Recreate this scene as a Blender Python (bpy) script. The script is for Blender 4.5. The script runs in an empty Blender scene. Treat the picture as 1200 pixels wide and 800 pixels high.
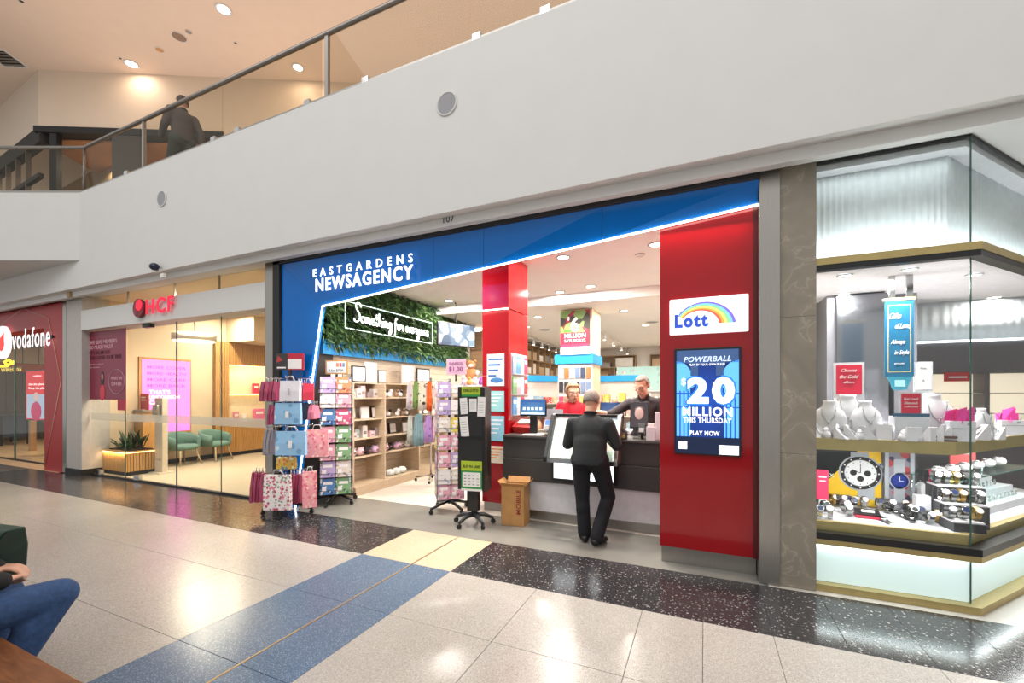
import bpy, bmesh, math, random
from mathutils import Vector, Matrix

random.seed(11)
scene = bpy.context.scene
COL = scene.collection
PI = math.pi

# ---------------------------------------------------------------- camera, world, exposure
FPX, CXP, HY, EYE = 502.0, 600.0, 461.0, 1.65      # focal length in pixels of a 1200 px wide frame, horizon row, eye height
YAW = math.atan2(226.0, 502.0)
CA, SA = math.cos(YAW), math.sin(YAW)
cam_d = bpy.data.cameras.new('camera')
cam = bpy.data.objects.new('camera', cam_d)
COL.objects.link(cam)
cam.location = (0, 0, EYE)
cam.rotation_euler = (PI / 2, 0, YAW)
cam_d.sensor_width = 36
cam_d.sensor_fit = 'HORIZONTAL'
cam_d.lens = 36 * FPX / 1200
cam_d.shift_y = 61 / 1200
cam_d.clip_start = 0.02
scene.camera = cam

world = bpy.data.worlds.new('world')
scene.world = world
world.use_nodes = True
world.node_tree.nodes['Background'].inputs[0].default_value = (1.0, 0.985, 0.97, 1)
world.node_tree.nodes['Background'].inputs[1].default_value = 0.72

scene.view_settings.view_transform = 'Standard'
scene.view_settings.look = 'None'
scene.view_settings.gamma = 1
scene.view_settings.exposure = 0.0
scene.view_settings.use_curve_mapping = False
cy = scene.cycles
cy.max_bounces = 7
cy.diffuse_bounces = 4
cy.glossy_bounces = 3
cy.transmission_bounces = 4
cy.transparent_max_bounces = 24
cy.sample_clamp_indirect = 4
cy.caustics_reflective = False
cy.caustics_refractive = False
cy.use_denoising = True

def area(name, loc, rot, sx, sy, power, col=(1, 1, 1), shape='RECTANGLE', parent=None, spread=None):
    d = bpy.data.lights.new(name, 'AREA')
    d.shape = shape
    d.size = sx
    if shape in ('RECTANGLE', 'ELLIPSE'):
        d.size_y = sy
    d.energy = power
    d.color = col
    if spread:
        d.spread = spread
    o = bpy.data.objects.new(name, d)
    COL.objects.link(o)
    o.location = loc
    o.rotation_euler = rot
    if parent:
        o.parent = parent
    return o

area('atrium_skylight', (-2.5, -4.0, 12.0), (math.radians(22), 0, 0), 16, 7, 780, (1, 0.985, 0.965))
area('upper_gallery_fill', (-9.5, 6.2, 6.9), (math.radians(180), 0, math.radians(27)), 10, 4, 150, (1, 0.84, 0.74))  # unseen upward fill, added to brighten the gallery ceiling
area('upper_gallery_fill', (-1.0, 9.0, 6.9), (math.radians(180), 0, math.radians(27)), 10, 4, 150, (1, 0.84, 0.74))  # second unseen upward fill for the right of the gallery

# ---------------------------------------------------------------- placing: the point of a pixel's ray on a real plane
def ray(px, py):
    u = (px - CXP) / FPX
    v = -(py - HY) / FPX
    return (CA * u - SA, SA * u + CA, v)
def A(px, py, Y):
    r = ray(px, py); t = Y / r[1]
    return Vector((r[0] * t, Y, EYE + r[2] * t))
def AX(px, py, X):
    r = ray(px, py); t = X / r[0]
    return Vector((X, r[1] * t, EYE + r[2] * t))
def AZ(px, py, Z=0.0):
    r = ray(px, py); t = (Z - EYE) / r[2]
    return Vector((r[0] * t, r[1] * t, Z))
def AD(px, py, d):
    r = ray(px, py)
    return Vector((r[0] * d, r[1] * d, EYE + r[2] * d))
def AL(px, py, p, ang):
    """on the upright plane through p (x, y) whose trace runs at angle ang"""
    r = ray(px, py)
    n = (-math.sin(ang), math.cos(ang))
    t = (p[0] * n[0] + p[1] * n[1]) / (r[0] * n[0] + r[1] * n[1])
    return Vector((r[0] * t, r[1] * t, EYE + r[2] * t))

# ---------------------------------------------------------------- materials
def lin(c):
    return c / 12.92 if c <= 0.04045 else ((c + 0.055) / 1.055) ** 2.4
def hx(h):
    h = h.lstrip('#')
    return tuple(lin(int(h[i:i + 2], 16) / 255) for i in (0, 2, 4)) + (1,)
def base_mat(name):
    m = bpy.data.materials.new(name)
    m.use_nodes = True
    nt = m.node_tree
    return m, nt, nt.nodes['Principled BSDF']
def nd(nt, kind, **kw):
    n = nt.nodes.new(kind)
    for k, v in kw.items():
        if k.startswith('i_'):
            n.inputs[k[2:].replace('_', ' ')].default_value = v
        else:
            setattr(n, k, v)
    return n
def coords(nt, pos=False, scale=(1, 1, 1)):
    mp = nt.nodes.new('ShaderNodeMapping')
    mp.inputs['Scale'].default_value = scale
    if pos:
        g = nt.nodes.new('ShaderNodeNewGeometry')
        nt.links.new(g.outputs['Position'], mp.inputs['Vector'])
    else:
        g = nt.nodes.new('ShaderNodeTexCoord')
        nt.links.new(g.outputs['Object'], mp.inputs['Vector'])
    return mp.outputs['Vector']
def ramp(nt, fac, stops, interp='LINEAR'):
    r = nt.nodes.new('ShaderNodeValToRGB')
    r.color_ramp.interpolation = interp
    el = r.color_ramp.elements
    while len(el) < len(stops):
        el.new(0.5)
    for e, (p, c) in zip(el, stops):
        e.position = p
        e.color = c
    nt.links.new(fac, r.inputs['Fac'])
    return r.outputs['Color']
def mixc(nt, fac, a, b):
    n = nt.nodes.new('ShaderNodeMix')
    n.data_type = 'RGBA'
    for sock, v in ((n.inputs[0], fac), (n.inputs[6], a), (n.inputs[7], b)):
        if isinstance(v, (int, float, tuple)):
            sock.default_value = v
        else:
            nt.links.new(v, sock)
    return n.outputs[2]
def M(name, col, rough=0.5, metal=0.0, var=0.05, scale=14, emit=0.0, coat=0.0, stretch=(1, 1, 1), bump=0.0, spec=0.5):
    """plain surface with a faint procedural mottling"""
    m, nt, b = base_mat(name)
    c = hx(col) if isinstance(col, str) else col
    no = nd(nt, 'ShaderNodeTexNoise', i_Scale=scale, i_Detail=3.0)
    nt.links.new(coords(nt, False, stretch), no.inputs['Vector'])
    lo = tuple(x * (1 - var) for x in c[:3]) + (1,)
    hi = tuple(min(1, x * (1 + var)) for x in c[:3]) + (1,)
    out = ramp(nt, no.outputs['Fac'], [(0.3, lo), (0.7, hi)])
    nt.links.new(out, b.inputs['Base Color'])
    b.inputs['Roughness'].default_value = rough
    b.inputs['Metallic'].default_value = metal
    b.inputs['Specular IOR Level'].default_value = spec
    if coat:
        b.inputs['Coat Weight'].default_value = coat
        b.inputs['Coat Roughness'].default_value = 0.05
    if emit:
        nt.links.new(out, b.inputs['Emission Color'])
        b.inputs['Emission Strength'].default_value = emit
    if bump:
        bp = nd(nt, 'ShaderNodeBump', i_Strength=bump, i_Distance=0.01)
        nt.links.new(no.outputs['Fac'], bp.inputs['Height'])
        nt.links.new(bp.outputs['Normal'], b.inputs['Normal'])
    return m
def terrazzo(name, ground, chips, scale, amount, rough):
    m, nt, b = base_mat(name)
    v = coords(nt, True)
    vo = nd(nt, 'ShaderNodeTexVoronoi', i_Scale=scale)
    nt.links.new(v, vo.inputs['Vector'])
    col = ramp(nt, vo.outputs['Color'], chips, 'CONSTANT')
    mask = ramp(nt, vo.outputs['Distance'], [(0.0, (1, 1, 1, 1)), (amount, (1, 1, 1, 1)), (min(1, amount + 0.06), (0, 0, 0, 1))])
    no = nd(nt, 'ShaderNodeTexNoise', i_Scale=1.3, i_Detail=4.0)
    nt.links.new(v, no.inputs['Vector'])
    g2 = tuple(x * 0.88 for x in hx(ground)[:3]) + (1,)
    gr = ramp(nt, no.outputs['Fac'], [(0.35, g2), (0.65, hx(ground))])
    nt.links.new(mixc(nt, mask, gr, col), b.inputs['Base Color'])
    b.inputs['Roughness'].default_value = rough
    return m
def wood(name, c1, c2, rough=0.45, stretch=(1, 1, 12), scale=3):
    m, nt, b = base_mat(name)
    no = nd(nt, 'ShaderNodeTexNoise', i_Scale=scale, i_Detail=5.0, i_Distortion=1.2)
    nt.links.new(coords(nt, False, stretch), no.inputs['Vector'])
    nt.links.new(ramp(nt, no.outputs['Fac'], [(0.3, hx(c1)), (0.7, hx(c2))]), b.inputs['Base Color'])
    b.inputs['Roughness'].default_value = rough
    return m
def prt(name, bg, cols, scale=30, rough=0.45, size=0.4, emit=0):
    """printed paper or cloth: round motifs in several inks on a ground"""
    m, nt, b = base_mat(name)
    v = coords(nt)
    vo = nd(nt, 'ShaderNodeTexVoronoi', i_Scale=scale)
    nt.links.new(v, vo.inputs['Vector'])
    n = len(cols)
    ink = ramp(nt, vo.outputs['Color'], [(i / n, hx(c)) for i, c in enumerate(cols)], 'CONSTANT')
    mask = ramp(nt, vo.outputs['Distance'], [(size, (1, 1, 1, 1)), (min(1, size + 0.05), (0, 0, 0, 1))])
    out = mixc(nt, mask, hx(bg), ink)
    nt.links.new(out, b.inputs['Base Color'])
    b.inputs['Roughness'].default_value = rough
    if emit:
        nt.links.new(out, b.inputs['Emission Color'])
        b.inputs['Emission Strength'].default_value = emit
    return m
def glass(name, tint=(1, 1, 1, 1), refl=0.9, rough=0.0, lo=0.018):
    m = bpy.data.materials.new(name)
    m.use_nodes = True
    nt = m.node_tree
    nt.nodes.clear()
    out = nt.nodes.new('ShaderNodeOutputMaterial')
    tr = nd(nt, 'ShaderNodeBsdfTransparent')
    tr.inputs['Color'].default_value = tint
    gl = nd(nt, 'ShaderNodeBsdfGlossy')
    gl.inputs['Roughness'].default_value = rough
    gl.inputs['Color'].default_value = (refl, refl, refl, 1)
    lw = nd(nt, 'ShaderNodeLayerWeight')
    lw.inputs['Blend'].default_value = 0.5
    pw = nd(nt, 'ShaderNodeMath', operation='POWER')
    nt.links.new(lw.outputs['Facing'], pw.inputs[0])
    pw.inputs[1].default_value = 5.0
    ma = nd(nt, 'ShaderNodeMath', operation='MULTIPLY_ADD')
    nt.links.new(pw.outputs[0], ma.inputs[0])
    ma.inputs[1].default_value = 0.2
    ma.inputs[2].default_value = lo
    mx = nt.nodes.new('ShaderNodeMixShader')
    nt.links.new(ma.outputs[0], mx.inputs[0])
    nt.links.new(tr.outputs[0], mx.inputs[1])
    nt.links.new(gl.outputs[0], mx.inputs[2])
    nt.links.new(mx.outputs[0], out.inputs['Surface'])
    return m
def glow(name, col, strength):
    m, nt, b = base_mat(name)
    b.inputs['Base Color'].default_value = hx(col)
    b.inputs['Emission Color'].default_value = hx(col)
    b.inputs['Emission Strength'].default_value = strength
    no = nd(nt, 'ShaderNodeTexNoise', i_Scale=40.0)
    nt.links.new(coords(nt), no.inputs['Vector'])
    nt.links.new(ramp(nt, no.outputs['Fac'], [(0, (0.4, 0.4, 0.4, 1)), (1, (0.5, 0.5, 0.5, 1))]), b.inputs['Roughness'])
    return m

WHITE = M('white_paint', '#d6d4d1', 0.6, 0, 0.012, 3)
OFFW = M('offwhite_paint', '#e6e2db', 0.55, 0, 0.015, 3)
CEILW = M('ceiling_paint', '#f3efea', 0.7, 0, 0.015, 3)
PEACH = M('warm_ceiling_paint', '#d9c6b6', 0.7, 0, 0.015, 3)
BEIGE = M('beige_wall_paint', '#d8c6a9', 0.65, 0, 0.015, 3)
FARW = M('far_wall_paint', '#cdbdaa', 0.65, 0, 0.015, 3)
JOINT = M('joint_grout', '#4b4a49', 0.6)
TLIGHT = terrazzo('light_terrazzo', '#aaa49c', [(0, hx('#9e978e')), (0.25, hx('#b6b0a8')), (0.5, hx('#a59f97')), (0.75, hx('#8f8880')), (0.9, hx('#bfb9b2'))], 150, 0.5, 0.24)
TBLUE = terrazzo('blue_terrazzo', '#566b83', [(0, hx('#62788f')), (0.3, hx('#4a5e75')), (0.6, hx('#8595a5')), (0.78, hx('#566b83'))], 150, 0.45, 0.24)
TDARK = terrazzo('dark_terrazzo', '#353334', [(0, hx('#353334')), (0.42, hx('#454242')), (0.66, hx('#837e7b')), (0.86, hx('#aaa5a0'))], 52, 0.34, 0.17)
TCREAM = terrazzo('cream_terrazzo', '#cbb99c', [(0, hx('#c8b494')), (0.5, hx('#d3c4aa')), (0.8, hx('#bfab8b'))], 90, 0.4, 0.2)
BRASS = M('brass_strip', '#b9a27c', 0.35, 0.8)
CONC = M('polished_concrete', '#838179', 0.26, 0, 0.14, 1.6)
PLANK = wood('pale_plank', '#cfc4b4', '#ded5c8', 0.4, (1, 14, 1), 2)
CARPET = M('beige_carpet', '#b9ab94', 0.95, 0, 0.08, 80)
TIMBERF = wood('warm_timber_floor', '#c9a27a', '#dcbd97', 0.35, (1, 12, 1), 2)
STEEL = M('brushed_steel', '#a5a19b', 0.3, 0.9, 0.06, 5, stretch=(40, 40, 1))
DSTEEL = M('dark_steel', '#8d8781', 0.3, 0.85)
CHROME = M('chrome', '#d0d0d0', 0.12, 1.0)
BLACK = M('black_plastic', '#141414', 0.35)
MBLACK = M('matt_black', '#1a1a1b', 0.6)
CHAR = M('charcoal_laminate', '#393634', 0.5)
BLUE = M('gloss_blue_panel', '#0568bd', 0.06, 0, 0.03, 2, coat=0.15, spec=0.3)
BLUEM = M('blue_header', '#1c8ed2', 0.4)
RED = M('gloss_red_panel', '#9c0a14', 0.1, 0, 0.03, 2, coat=0.2, spec=0.4)
REDM = M('red_paint', '#a8201f', 0.45)
CRIM = M('crimson_print', '#d31f3f', 0.4)
PINKR = M('rose_print', '#d63a63', 0.4)
MAROON = M('burgundy_print', '#86213d', 0.4)
GOLD = M('champagne_gold', '#b3a06b', 0.4, 0.5)
WHITEL = M('white_laminate', '#d5d4d8', 0.35)
PAPER = M('white_paper', '#ece9e6', 0.6)
INK = M('black_ink', '#1d1c1c', 0.6)
GREYINK = M('grey_ink', '#8b8a8a', 0.6)
def frost(name):
    m = bpy.data.materials.new(name)
    m.use_nodes = True
    nt = m.node_tree
    nt.nodes.clear()
    out = nt.nodes.new('ShaderNodeOutputMaterial')
    tr = nd(nt, 'ShaderNodeBsdfTransparent')
    df = nd(nt, 'ShaderNodeBsdfDiffuse')
    df.inputs['Color'].default_value = hx('#e2dccb')
    mx = nt.nodes.new('ShaderNodeMixShader')
    mx.inputs[0].default_value = 0.45
    nt.links.new(tr.outputs[0], mx.inputs[1]); nt.links.new(df.outputs[0], mx.inputs[2])
    nt.links.new(mx.outputs[0], out.inputs['Surface'])
    return m
FROST = frost('frosted_band')
GLASSM = glass('clear_glass', (0.96, 0.98, 0.965, 1))
GLASSJ = glass('showcase_glass', (0.97, 0.99, 0.985, 1))
GLASSB = glass('balustrade_glass', (0.86, 0.84, 0.78, 1))
EDGEG = M('green_glass_edge', '#3f5f56', 0.2)
LEDW = glow('white_led', '#fff4e6', 7.0)
LEDC = glow('cool_led', '#f2f9ff', 6.0)
LEDA = glow('amber_led', '#ffc27a', 5.0)
LAMPW = glow('lamp_lens', '#fff6e8', 9.0)
NEON = glow('white_neon', '#fdfffb', 2.2)
SIGNW = glow('white_sign_face', '#ffffff', 1.1)
REDGLOW = glow('red_sign_face', '#e0163c', 0.75)
CREAMP = M('cream_laminate', '#ddd0bb', 0.5)
OAK = wood('pale_oak', '#c3ab8c', '#d6c2a5', 0.5)
OAKD = wood('honey_oak', '#b5854a', '#c99b5e', 0.5, (10, 10, 1), 3)
SLATW = wood('slatwall_oak', '#cbbba2', '#ddd0ba', 0.5, (1, 1, 10), 4)
BOOKW = wood('shelf_walnut', '#8f7455', '#a78a68', 0.5)
BENCHW = wood('bench_timber', '#673d22', '#865631', 0.35, (2, 14, 2), 2.5)
KRAFT = M('kraft_card', '#b5854f', 0.7, 0, 0.1, 9)
SKIN = M('skin', '#d6a58a', 0.5, 0, 0.05, 30)
HAIRG = M('grey_hair', '#837a71', 0.8, 0, 0.4, 90)
HAIRB = M('fair_hair', '#a98a63', 0.6, 0, 0.25, 120)
HAIRD = M('dark_hair', '#3d352f', 0.6, 0, 0.25, 120)
JEANS = M('blue_denim', '#2f4a72', 0.85, 0, 0.22, 45, bump=0.2)
KNIT = M('charcoal_knit', '#282c2d', 0.9, 0, 0.15, 120, bump=0.15)
TROU = M('black_trouser_cloth', '#0f1016', 0.85, 0, 0.1, 60)
REDSH = M('red_shirt_cloth', '#c2142a', 0.75)
DKSH = M('dark_plum_shirt_cloth', '#2d2528', 0.75)
SHOE = M('black_leather', '#111111', 0.4)

def marble(name):
    m, nt, b = base_mat(name)
    v = coords(nt, True)
    no = nd(nt, 'ShaderNodeTexNoise', i_Scale=2.2, i_Detail=7.0, i_Distortion=1.6)
    nt.links.new(v, no.inputs['Vector'])
    c = ramp(nt, no.outputs['Fac'], [(0.2, hx('#7f776a')), (0.47, hx('#8b8374')), (0.535, hx('#92897b')), (0.545, hx('#a59c8c')), (0.555, hx('#8e8677')), (0.8, hx('#82796c'))])
    nt.links.new(c, b.inputs['Base Color'])
    b.inputs['Roughness'].default_value = 0.14
    return m
MARBLE = marble('brown_grey_marble')

# ---------------------------------------------------------------- mesh building
class MB:
    def __init__(s, mat=None):
        s.v, s.f, s.m, s.sm, s.mats = [], [], [], [], []
        s.cur = 0
        if mat: s.use(mat)
    def use(s, mat):
        if mat not in s.mats: s.mats.append(mat)
        s.cur = s.mats.index(mat)
        return s
    def add(s, vs, fs, smooth=False):
        o = len(s.v)
        s.v += [tuple(x) for x in vs]
        for f in fs:
            s.f.append(tuple(i + o for i in f)); s.m.append(s.cur); s.sm.append(smooth)
        return s
    def box(s, x0, x1, y0, y1, z0, z1, rot=None, piv=None):
        vs = [Vector((x, y, z)) for z in (z0, z1) for y in (y0, y1) for x in (x0, x1)]
        if rot is not None:
            p = Vector(piv if piv else ((x0 + x1) / 2, (y0 + y1) / 2, (z0 + z1) / 2))
            vs = [rot @ (v - p) + p for v in vs]
        return s.add(vs, [(0, 2, 3, 1), (4, 5, 7, 6), (0, 1, 5, 4), (2, 6, 7, 3), (0, 4, 6, 2), (1, 3, 7, 5)])
    def rbox(s, x0, x1, y0, y1, z0, z1, r):
        """box with its upright corners and its top and bottom rims rounded off"""
        def ring(x0, x1, y0, y1, r):
            o = []
            for cx, cy_, a0 in ((x1 - r, y1 - r, 0), (x0 + r, y1 - r, 90), (x0 + r, y0 + r, 180), (x1 - r, y0 + r, 270)):
                for k in range(4):
                    a = math.radians(a0 + k * 30)
                    o.append((cx + r * math.cos(a), cy_ + r * math.sin(a)))
            return o
        e = r * 0.5
        rings = []
        for z, ins in ((z0, e), (z0 + e, 0), (z1 - e, 0), (z1, e)):
            rings.append([(x, y, z) for x, y in ring(x0 + ins, x1 - ins, y0 + ins, y1 - ins, r)])
        return s.loft(rings, True, True)
    def loft(s, rings, cap=True, smooth=False):
        n = len(rings[0])
        vs = [p for r in rings for p in r]
        fs = []
        for k in range(len(rings) - 1):
            for i in range(n):
                j = (i + 1) % n
                fs.append((k * n + i, k * n + j, (k + 1) * n + j, (k + 1) * n + i))
        s.add(vs, fs, smooth)
        if cap:
            o = len(s.v) - len(vs)
            s.f.append(tuple(o + i for i in range(n - 1, -1, -1))); s.m.append(s.cur); s.sm.append(False)
            s.f.append(tuple(o + (len(rings) - 1) * n + i for i in range(n))); s.m.append(s.cur); s.sm.append(False)
        return s
    def prism(s, pts, vec):
        """polygon pts (3-D) pushed along vec"""
        v = Vector(vec)
        return s.loft([[Vector(p) for p in pts], [Vector(p) + v for p in pts]], True)
    def poly(s, pts):
        return s.add(pts, [tuple(range(len(pts)))])
    def cyl(s, p0, p1, r0, r1=None, n=12, cap=True):
        return s.tube([p0, p1], [r0, r0 if r1 is None else r1], n, cap=cap)
    def tube(s, pts, r, n=6, closed=False, cap=True):
        pts = [Vector(p) for p in pts]
        rs = r if isinstance(r, (list, tuple)) else [r] * len(pts)
        rings, prev = [], None
        L = len(pts)
        for i, p in enumerate(pts):
            a = pts[(i - 1) % L] if (closed or i > 0) else p
            b = pts[(i + 1) % L] if (closed or i < L - 1) else p
            t = (b - a).normalized() if (b - a).length > 1e-9 else Vector((0, 0, 1))
            if prev is None:
                up = Vector((0, 0, 1)) if abs(t.z) < 0.9 else Vector((1, 0, 0))
                nx = t.cross(up).normalized()
            else:
                nx = (prev - t * prev.dot(t)).normalized()
            prev = nx
            ny = t.cross(nx)
            rings.append([p + nx * (rs[i] * math.cos(2 * PI * k / n)) + ny * (rs[i] * math.sin(2 * PI * k / n)) for k in range(n)])
        if closed:
            rings.append(rings[0])
            return s.loft(rings, False, True)
        return s.loft(rings, cap, True)
    def lathe(s, prof, c=(0, 0, 0), n=16, M4=None):
        """profile of (radius, height) turned about z"""
        rings = []
        for r, z in prof:
            ring = [Vector((r * math.cos(2 * PI * k / n), r * math.sin(2 * PI * k / n), z)) for k in range(n)]
            rings.append([(M4 @ p if M4 else p) + Vector(c) for p in ring])
        return s.loft(rings, True, True)
    def ball(s, c, rx, ry=None, rz=None, n=10, m=6, rot=None):
        ry = rx if ry is None else ry
        rz = rx if rz is None else rz
        rings = []
        for k in range(m + 1):
            ph = -PI / 2 + PI * (0.03 + 0.94 * k / m)
            ring = [Vector((rx * math.cos(ph) * math.cos(2 * PI * i / n), ry * math.cos(ph) * math.sin(2 * PI * i / n), rz * math.sin(ph))) for i in range(n)]
            rings.append([(rot @ p if rot else p) + Vector(c) for p in ring])
        return s.loft(rings, True, True)
    def cap(s, p0, r0, p1, r1, n=14):
        """tapered limb with round ends"""
        p0, p1 = Vector(p0), Vector(p1)
        d = p1 - p0
        L = d.length
        t = d / L if L > 1e-6 else Vector((0, 0, 1))
        pts, rs = [], []
        for k in range(5):
            a = PI / 2 * (1 - k / 4.0)
            pts.append(p0 - t * (r0 * math.sin(a))); rs.append(max(1e-4, r0 * math.cos(a)))
        for k in range(5):
            a = PI / 2 * (k / 4.0)
            pts.append(p1 + t * (r1 * math.sin(a))); rs.append(max(1e-4, r1 * math.cos(a)))
        return s.tube(pts, rs, n)
    def mesh(s, name, off=None):
        me = bpy.data.meshes.new(name)
        vs = s.v if off is None else [(x - off[0], y - off[1], z - off[2]) for x, y, z in s.v]
        me.from_pydata(vs, [], s.f)
        for m in s.mats: me.materials.append(m)
        me.polygons.foreach_set('material_index', s.m)
        me.polygons.foreach_set('use_smooth', s.sm)
        me.update()
        return me

def props(o, label=None, cat=None, group=None, kind=None):
    if label: o['label'] = label
    if cat: o['category'] = cat
    if group: o['group'] = group
    if kind: o['kind'] = kind
    return o
def wloc(o):
    v = Vector((0, 0, 0))
    while o is not None:
        v += o.location
        o = o.parent
    return v
def T(name, label, cat, loc=(0, 0, 0), rz=0.0, group=None):
    o = bpy.data.objects.new(name, None)
    o.empty_display_size = 0.05
    COL.objects.link(o)
    o.location = loc
    o.rotation_euler = (0, 0, rz)
    return props(o, label, cat, group)
def P(name, mb, parent=None, label=None, kind=None, loc=(0, 0, 0), rz=0.0, w=False, bev=0):
    """one mesh object; w: the mesh was written in world coordinates"""
    if isinstance(mb, MB):
        me = mb.mesh(name, wloc(parent) if (w and parent) else None)
    else:
        me = mb
    o = bpy.data.objects.new(name, me)
    COL.objects.link(o)
    o.parent = parent
    o.location = loc
    o.rotation_euler = (0, 0, rz)
    if bev:
        b = o.modifiers.new('bevel', 'BEVEL')
        b.width = bev
        b.segments = 2
        b.limit_method = 'ANGLE'
    return props(o, label, None, None, kind)
def ONE(name, mb, label, cat, loc=(0, 0, 0), rz=0.0, group=None, bev=0):
    return props(P(name, mb, None, None, None, loc, rz, bev=bev), label, cat, group)
def ONEW(name, mb, label, cat, group=None, bev=0):
    """a one-mesh thing written in world coordinates; its origin goes to the middle of its foot"""
    xs = [v[0] for v in mb.v]; ys = [v[1] for v in mb.v]; zs = [v[2] for v in mb.v]
    c = Vector(((min(xs) + max(xs)) / 2, (min(ys) + max(ys)) / 2, min(zs)))
    mb.v = [(v[0] - c.x, v[1] - c.y, v[2] - c.z) for v in mb.v]
    return ONE(name, mb, label, cat, c, 0, group, bev)
def S(name, mb, parent=None, bev=0):
    return P(name, mb, parent, None, None if parent else 'structure', bev=bev)
def cp(root, loc, rz=None, label=None, group=None, mat=None):
    """a thing, its parts and their sub-parts; mat: {part name: material}"""
    r = root.copy()
    COL.objects.link(r)
    r.location = loc
    if rz is not None: r.rotation_euler = (0, 0, rz)
    if label: r['label'] = label
    if group: r['group'] = group
    for ch in list(root.children):
        c = ch.copy(); COL.objects.link(c); c.parent = r
        remat(c, mat)
        for g in list(ch.children):
            d = g.copy(); COL.objects.link(d); d.parent = c
            remat(d, mat)
    if r.type == 'MESH': remat(r, mat)
    return r
def remat(o, mat):
    if not mat or o.type != 'MESH': return
    k = o.name.split('.')[0]
    if k in mat and o.material_slots:
        o.material_slots[0].link = 'OBJECT'
        o.material_slots[0].material = mat[k]
def rotz(a): return Matrix.Rotation(a, 3, 'Z')
def rotx(a): return Matrix.Rotation(a, 3, 'X')
def roty(a): return Matrix.Rotation(a, 3, 'Y')

_txt = {}
def text_mesh(s, bold=0.0, shear=0.0, ext=0.02, space=1.0, align='CENTER'):
    key = (s, bold, shear, ext, space, align)
    if key not in _txt:
        c = bpy.data.curves.new('lettering', 'FONT')
        c.body = s
        c.size = 1
        c.offset = bold
        c.shear = shear
        c.extrude = ext
        c.space_character = space
        c.space_line = 0.85
        c.align_x = align
        c.resolution_u = 3
        o = bpy.data.objects.new('lettering', c)
        COL.objects.link(o)
        dg = bpy.context.evaluated_depsgraph_get()
        me = bpy.data.meshes.new_from_object(o.evaluated_get(dg))
        bpy.data.objects.remove(o)
        _txt[key] = [tuple(v.co) for v in me.vertices], [tuple(p.vertices) for p in me.polygons]
    return _txt[key]
def TX(s, w, h, mat, parent, pos, ang=0.0, bold=0.01, shear=0.0, ext=0.002, name='lettering', world=True, space=1.0, label=None, tilt=0.0, keep=False):
    """lettering fitted to w x h metres, its middle at pos, facing -Y turned by ang about z and leaned back by tilt"""
    vs, fs = text_mesh(s, bold * 0.5, shear, 0.02, space * (1 + bold * 2.2))
    x0 = min(v[0] for v in vs); x1 = max(v[0] for v in vs)
    y0 = min(v[1] for v in vs); y1 = max(v[1] for v in vs)
    sx = w / max(1e-6, x1 - x0); sy = h / max(1e-6, y1 - y0)
    if keep: sx = sy = min(sx, sy)
    R = rotz(ang) @ rotx(PI / 2 - tilt)
    p = Vector(pos) - (wloc(parent) if world else Vector((0, 0, 0)))
    mb = MB(mat)
    mb.add([R @ Vector(((v[0] - (x0 + x1) / 2) * sx, (v[1] - (y0 + y1) / 2) * sy, v[2] / 0.02 * ext)) + p for v in vs], fs)
    return P(name, mb, parent, label)
def LETTERS(s, w, h, mat, parent, pos, ang=0.0, bold=0.01, ext=0.012, space=1.0, side=None):
    """every character a part of its own"""
    vs, fs = text_mesh(s, bold, 0, 0.02, space)
    x0 = min(v[0] for v in vs); x1 = max(v[0] for v in vs)
    y0 = min(v[1] for v in vs); y1 = max(v[1] for v in vs)
    sx, sy = w / (x1 - x0), h / (y1 - y0)
    par = list(range(len(vs)))
    def find(a):
        while par[a] != a:
            par[a] = par[par[a]]; a = par[a]
        return a
    for f in fs:
        for k in f[1:]:
            par[find(k)] = find(f[0])
    comp = {}
    for f in fs: comp.setdefault(find(f[0]), []).append(f)
    R = rotz(ang) @ rotx(PI / 2)
    p = Vector(pos) - wloc(parent)
    for fl in sorted(comp.values(), key=lambda q: min(vs[i][0] for f in q for i in f)):
        ids = sorted({i for f in fl for i in f})
        mp = {i: k for k, i in enumerate(ids)}
        mb = MB(mat)
        mb.add([R @ Vector(((vs[i][0] - (x0 + x1) / 2) * sx, (vs[i][1] - (y0 + y1) / 2) * sy, vs[i][2] / 0.02 * ext)) + p for i in ids],
               [tuple(mp[i] for i in f) for f in fl])
        P('letter', mb, parent)
def ordn(i):
    return ['first', 'second', 'third', 'fourth', 'fifth', 'sixth', 'seventh', 'eighth', 'ninth', 'tenth', 'eleventh', 'twelfth', 'thirteenth', 'fourteenth', 'fifteenth', 'sixteenth', 'seventeenth', 'eighteenth'][i]

# ================================================================ SETTING
# ---- floor: terrazzo slabs, each a piece of its own on one dark bed
fl = S('floor', MB(JOINT).box(-26, 6, -6, 4.25, -0.25, -0.006).use(TDARK).box(-12.3, -5.63, 4.25, 4.46, -0.25, 0))
def tile(mat, x0, x1, y0, y1, cache={}):
    g = 0.0016
    w, d = round(x1 - x0, 3), round(y1 - y0, 3)
    k = (mat.name, w, d)
    if k not in cache:
        a, b = w / 2 - g, d / 2 - g
        e = 0.0012
        mb = MB(mat)
        mb.loft([[(-a, -b, -0.03), (a, -b, -0.03), (a, b, -0.03), (-a, b, -0.03)], [(-a, -b, -e), (a, -b, -e), (a, b, -e), (-a, b, -e)],
                 [(-a + e, -b + e, 0), (a - e, -b + e, 0), (a - e, b - e, 0), (-a + e, b - e, 0)]])
        cache[k] = mb.mesh('floor_tile')
    P('floor_tile', cache[k], fl, loc=((x0 + x1) / 2, (y0 + y1) / 2, 0))
BL0, BL1, BRS = -3.22, -2.155, -2.59
rows = [3.39 - 0.845 * k for k in range(7)]
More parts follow.
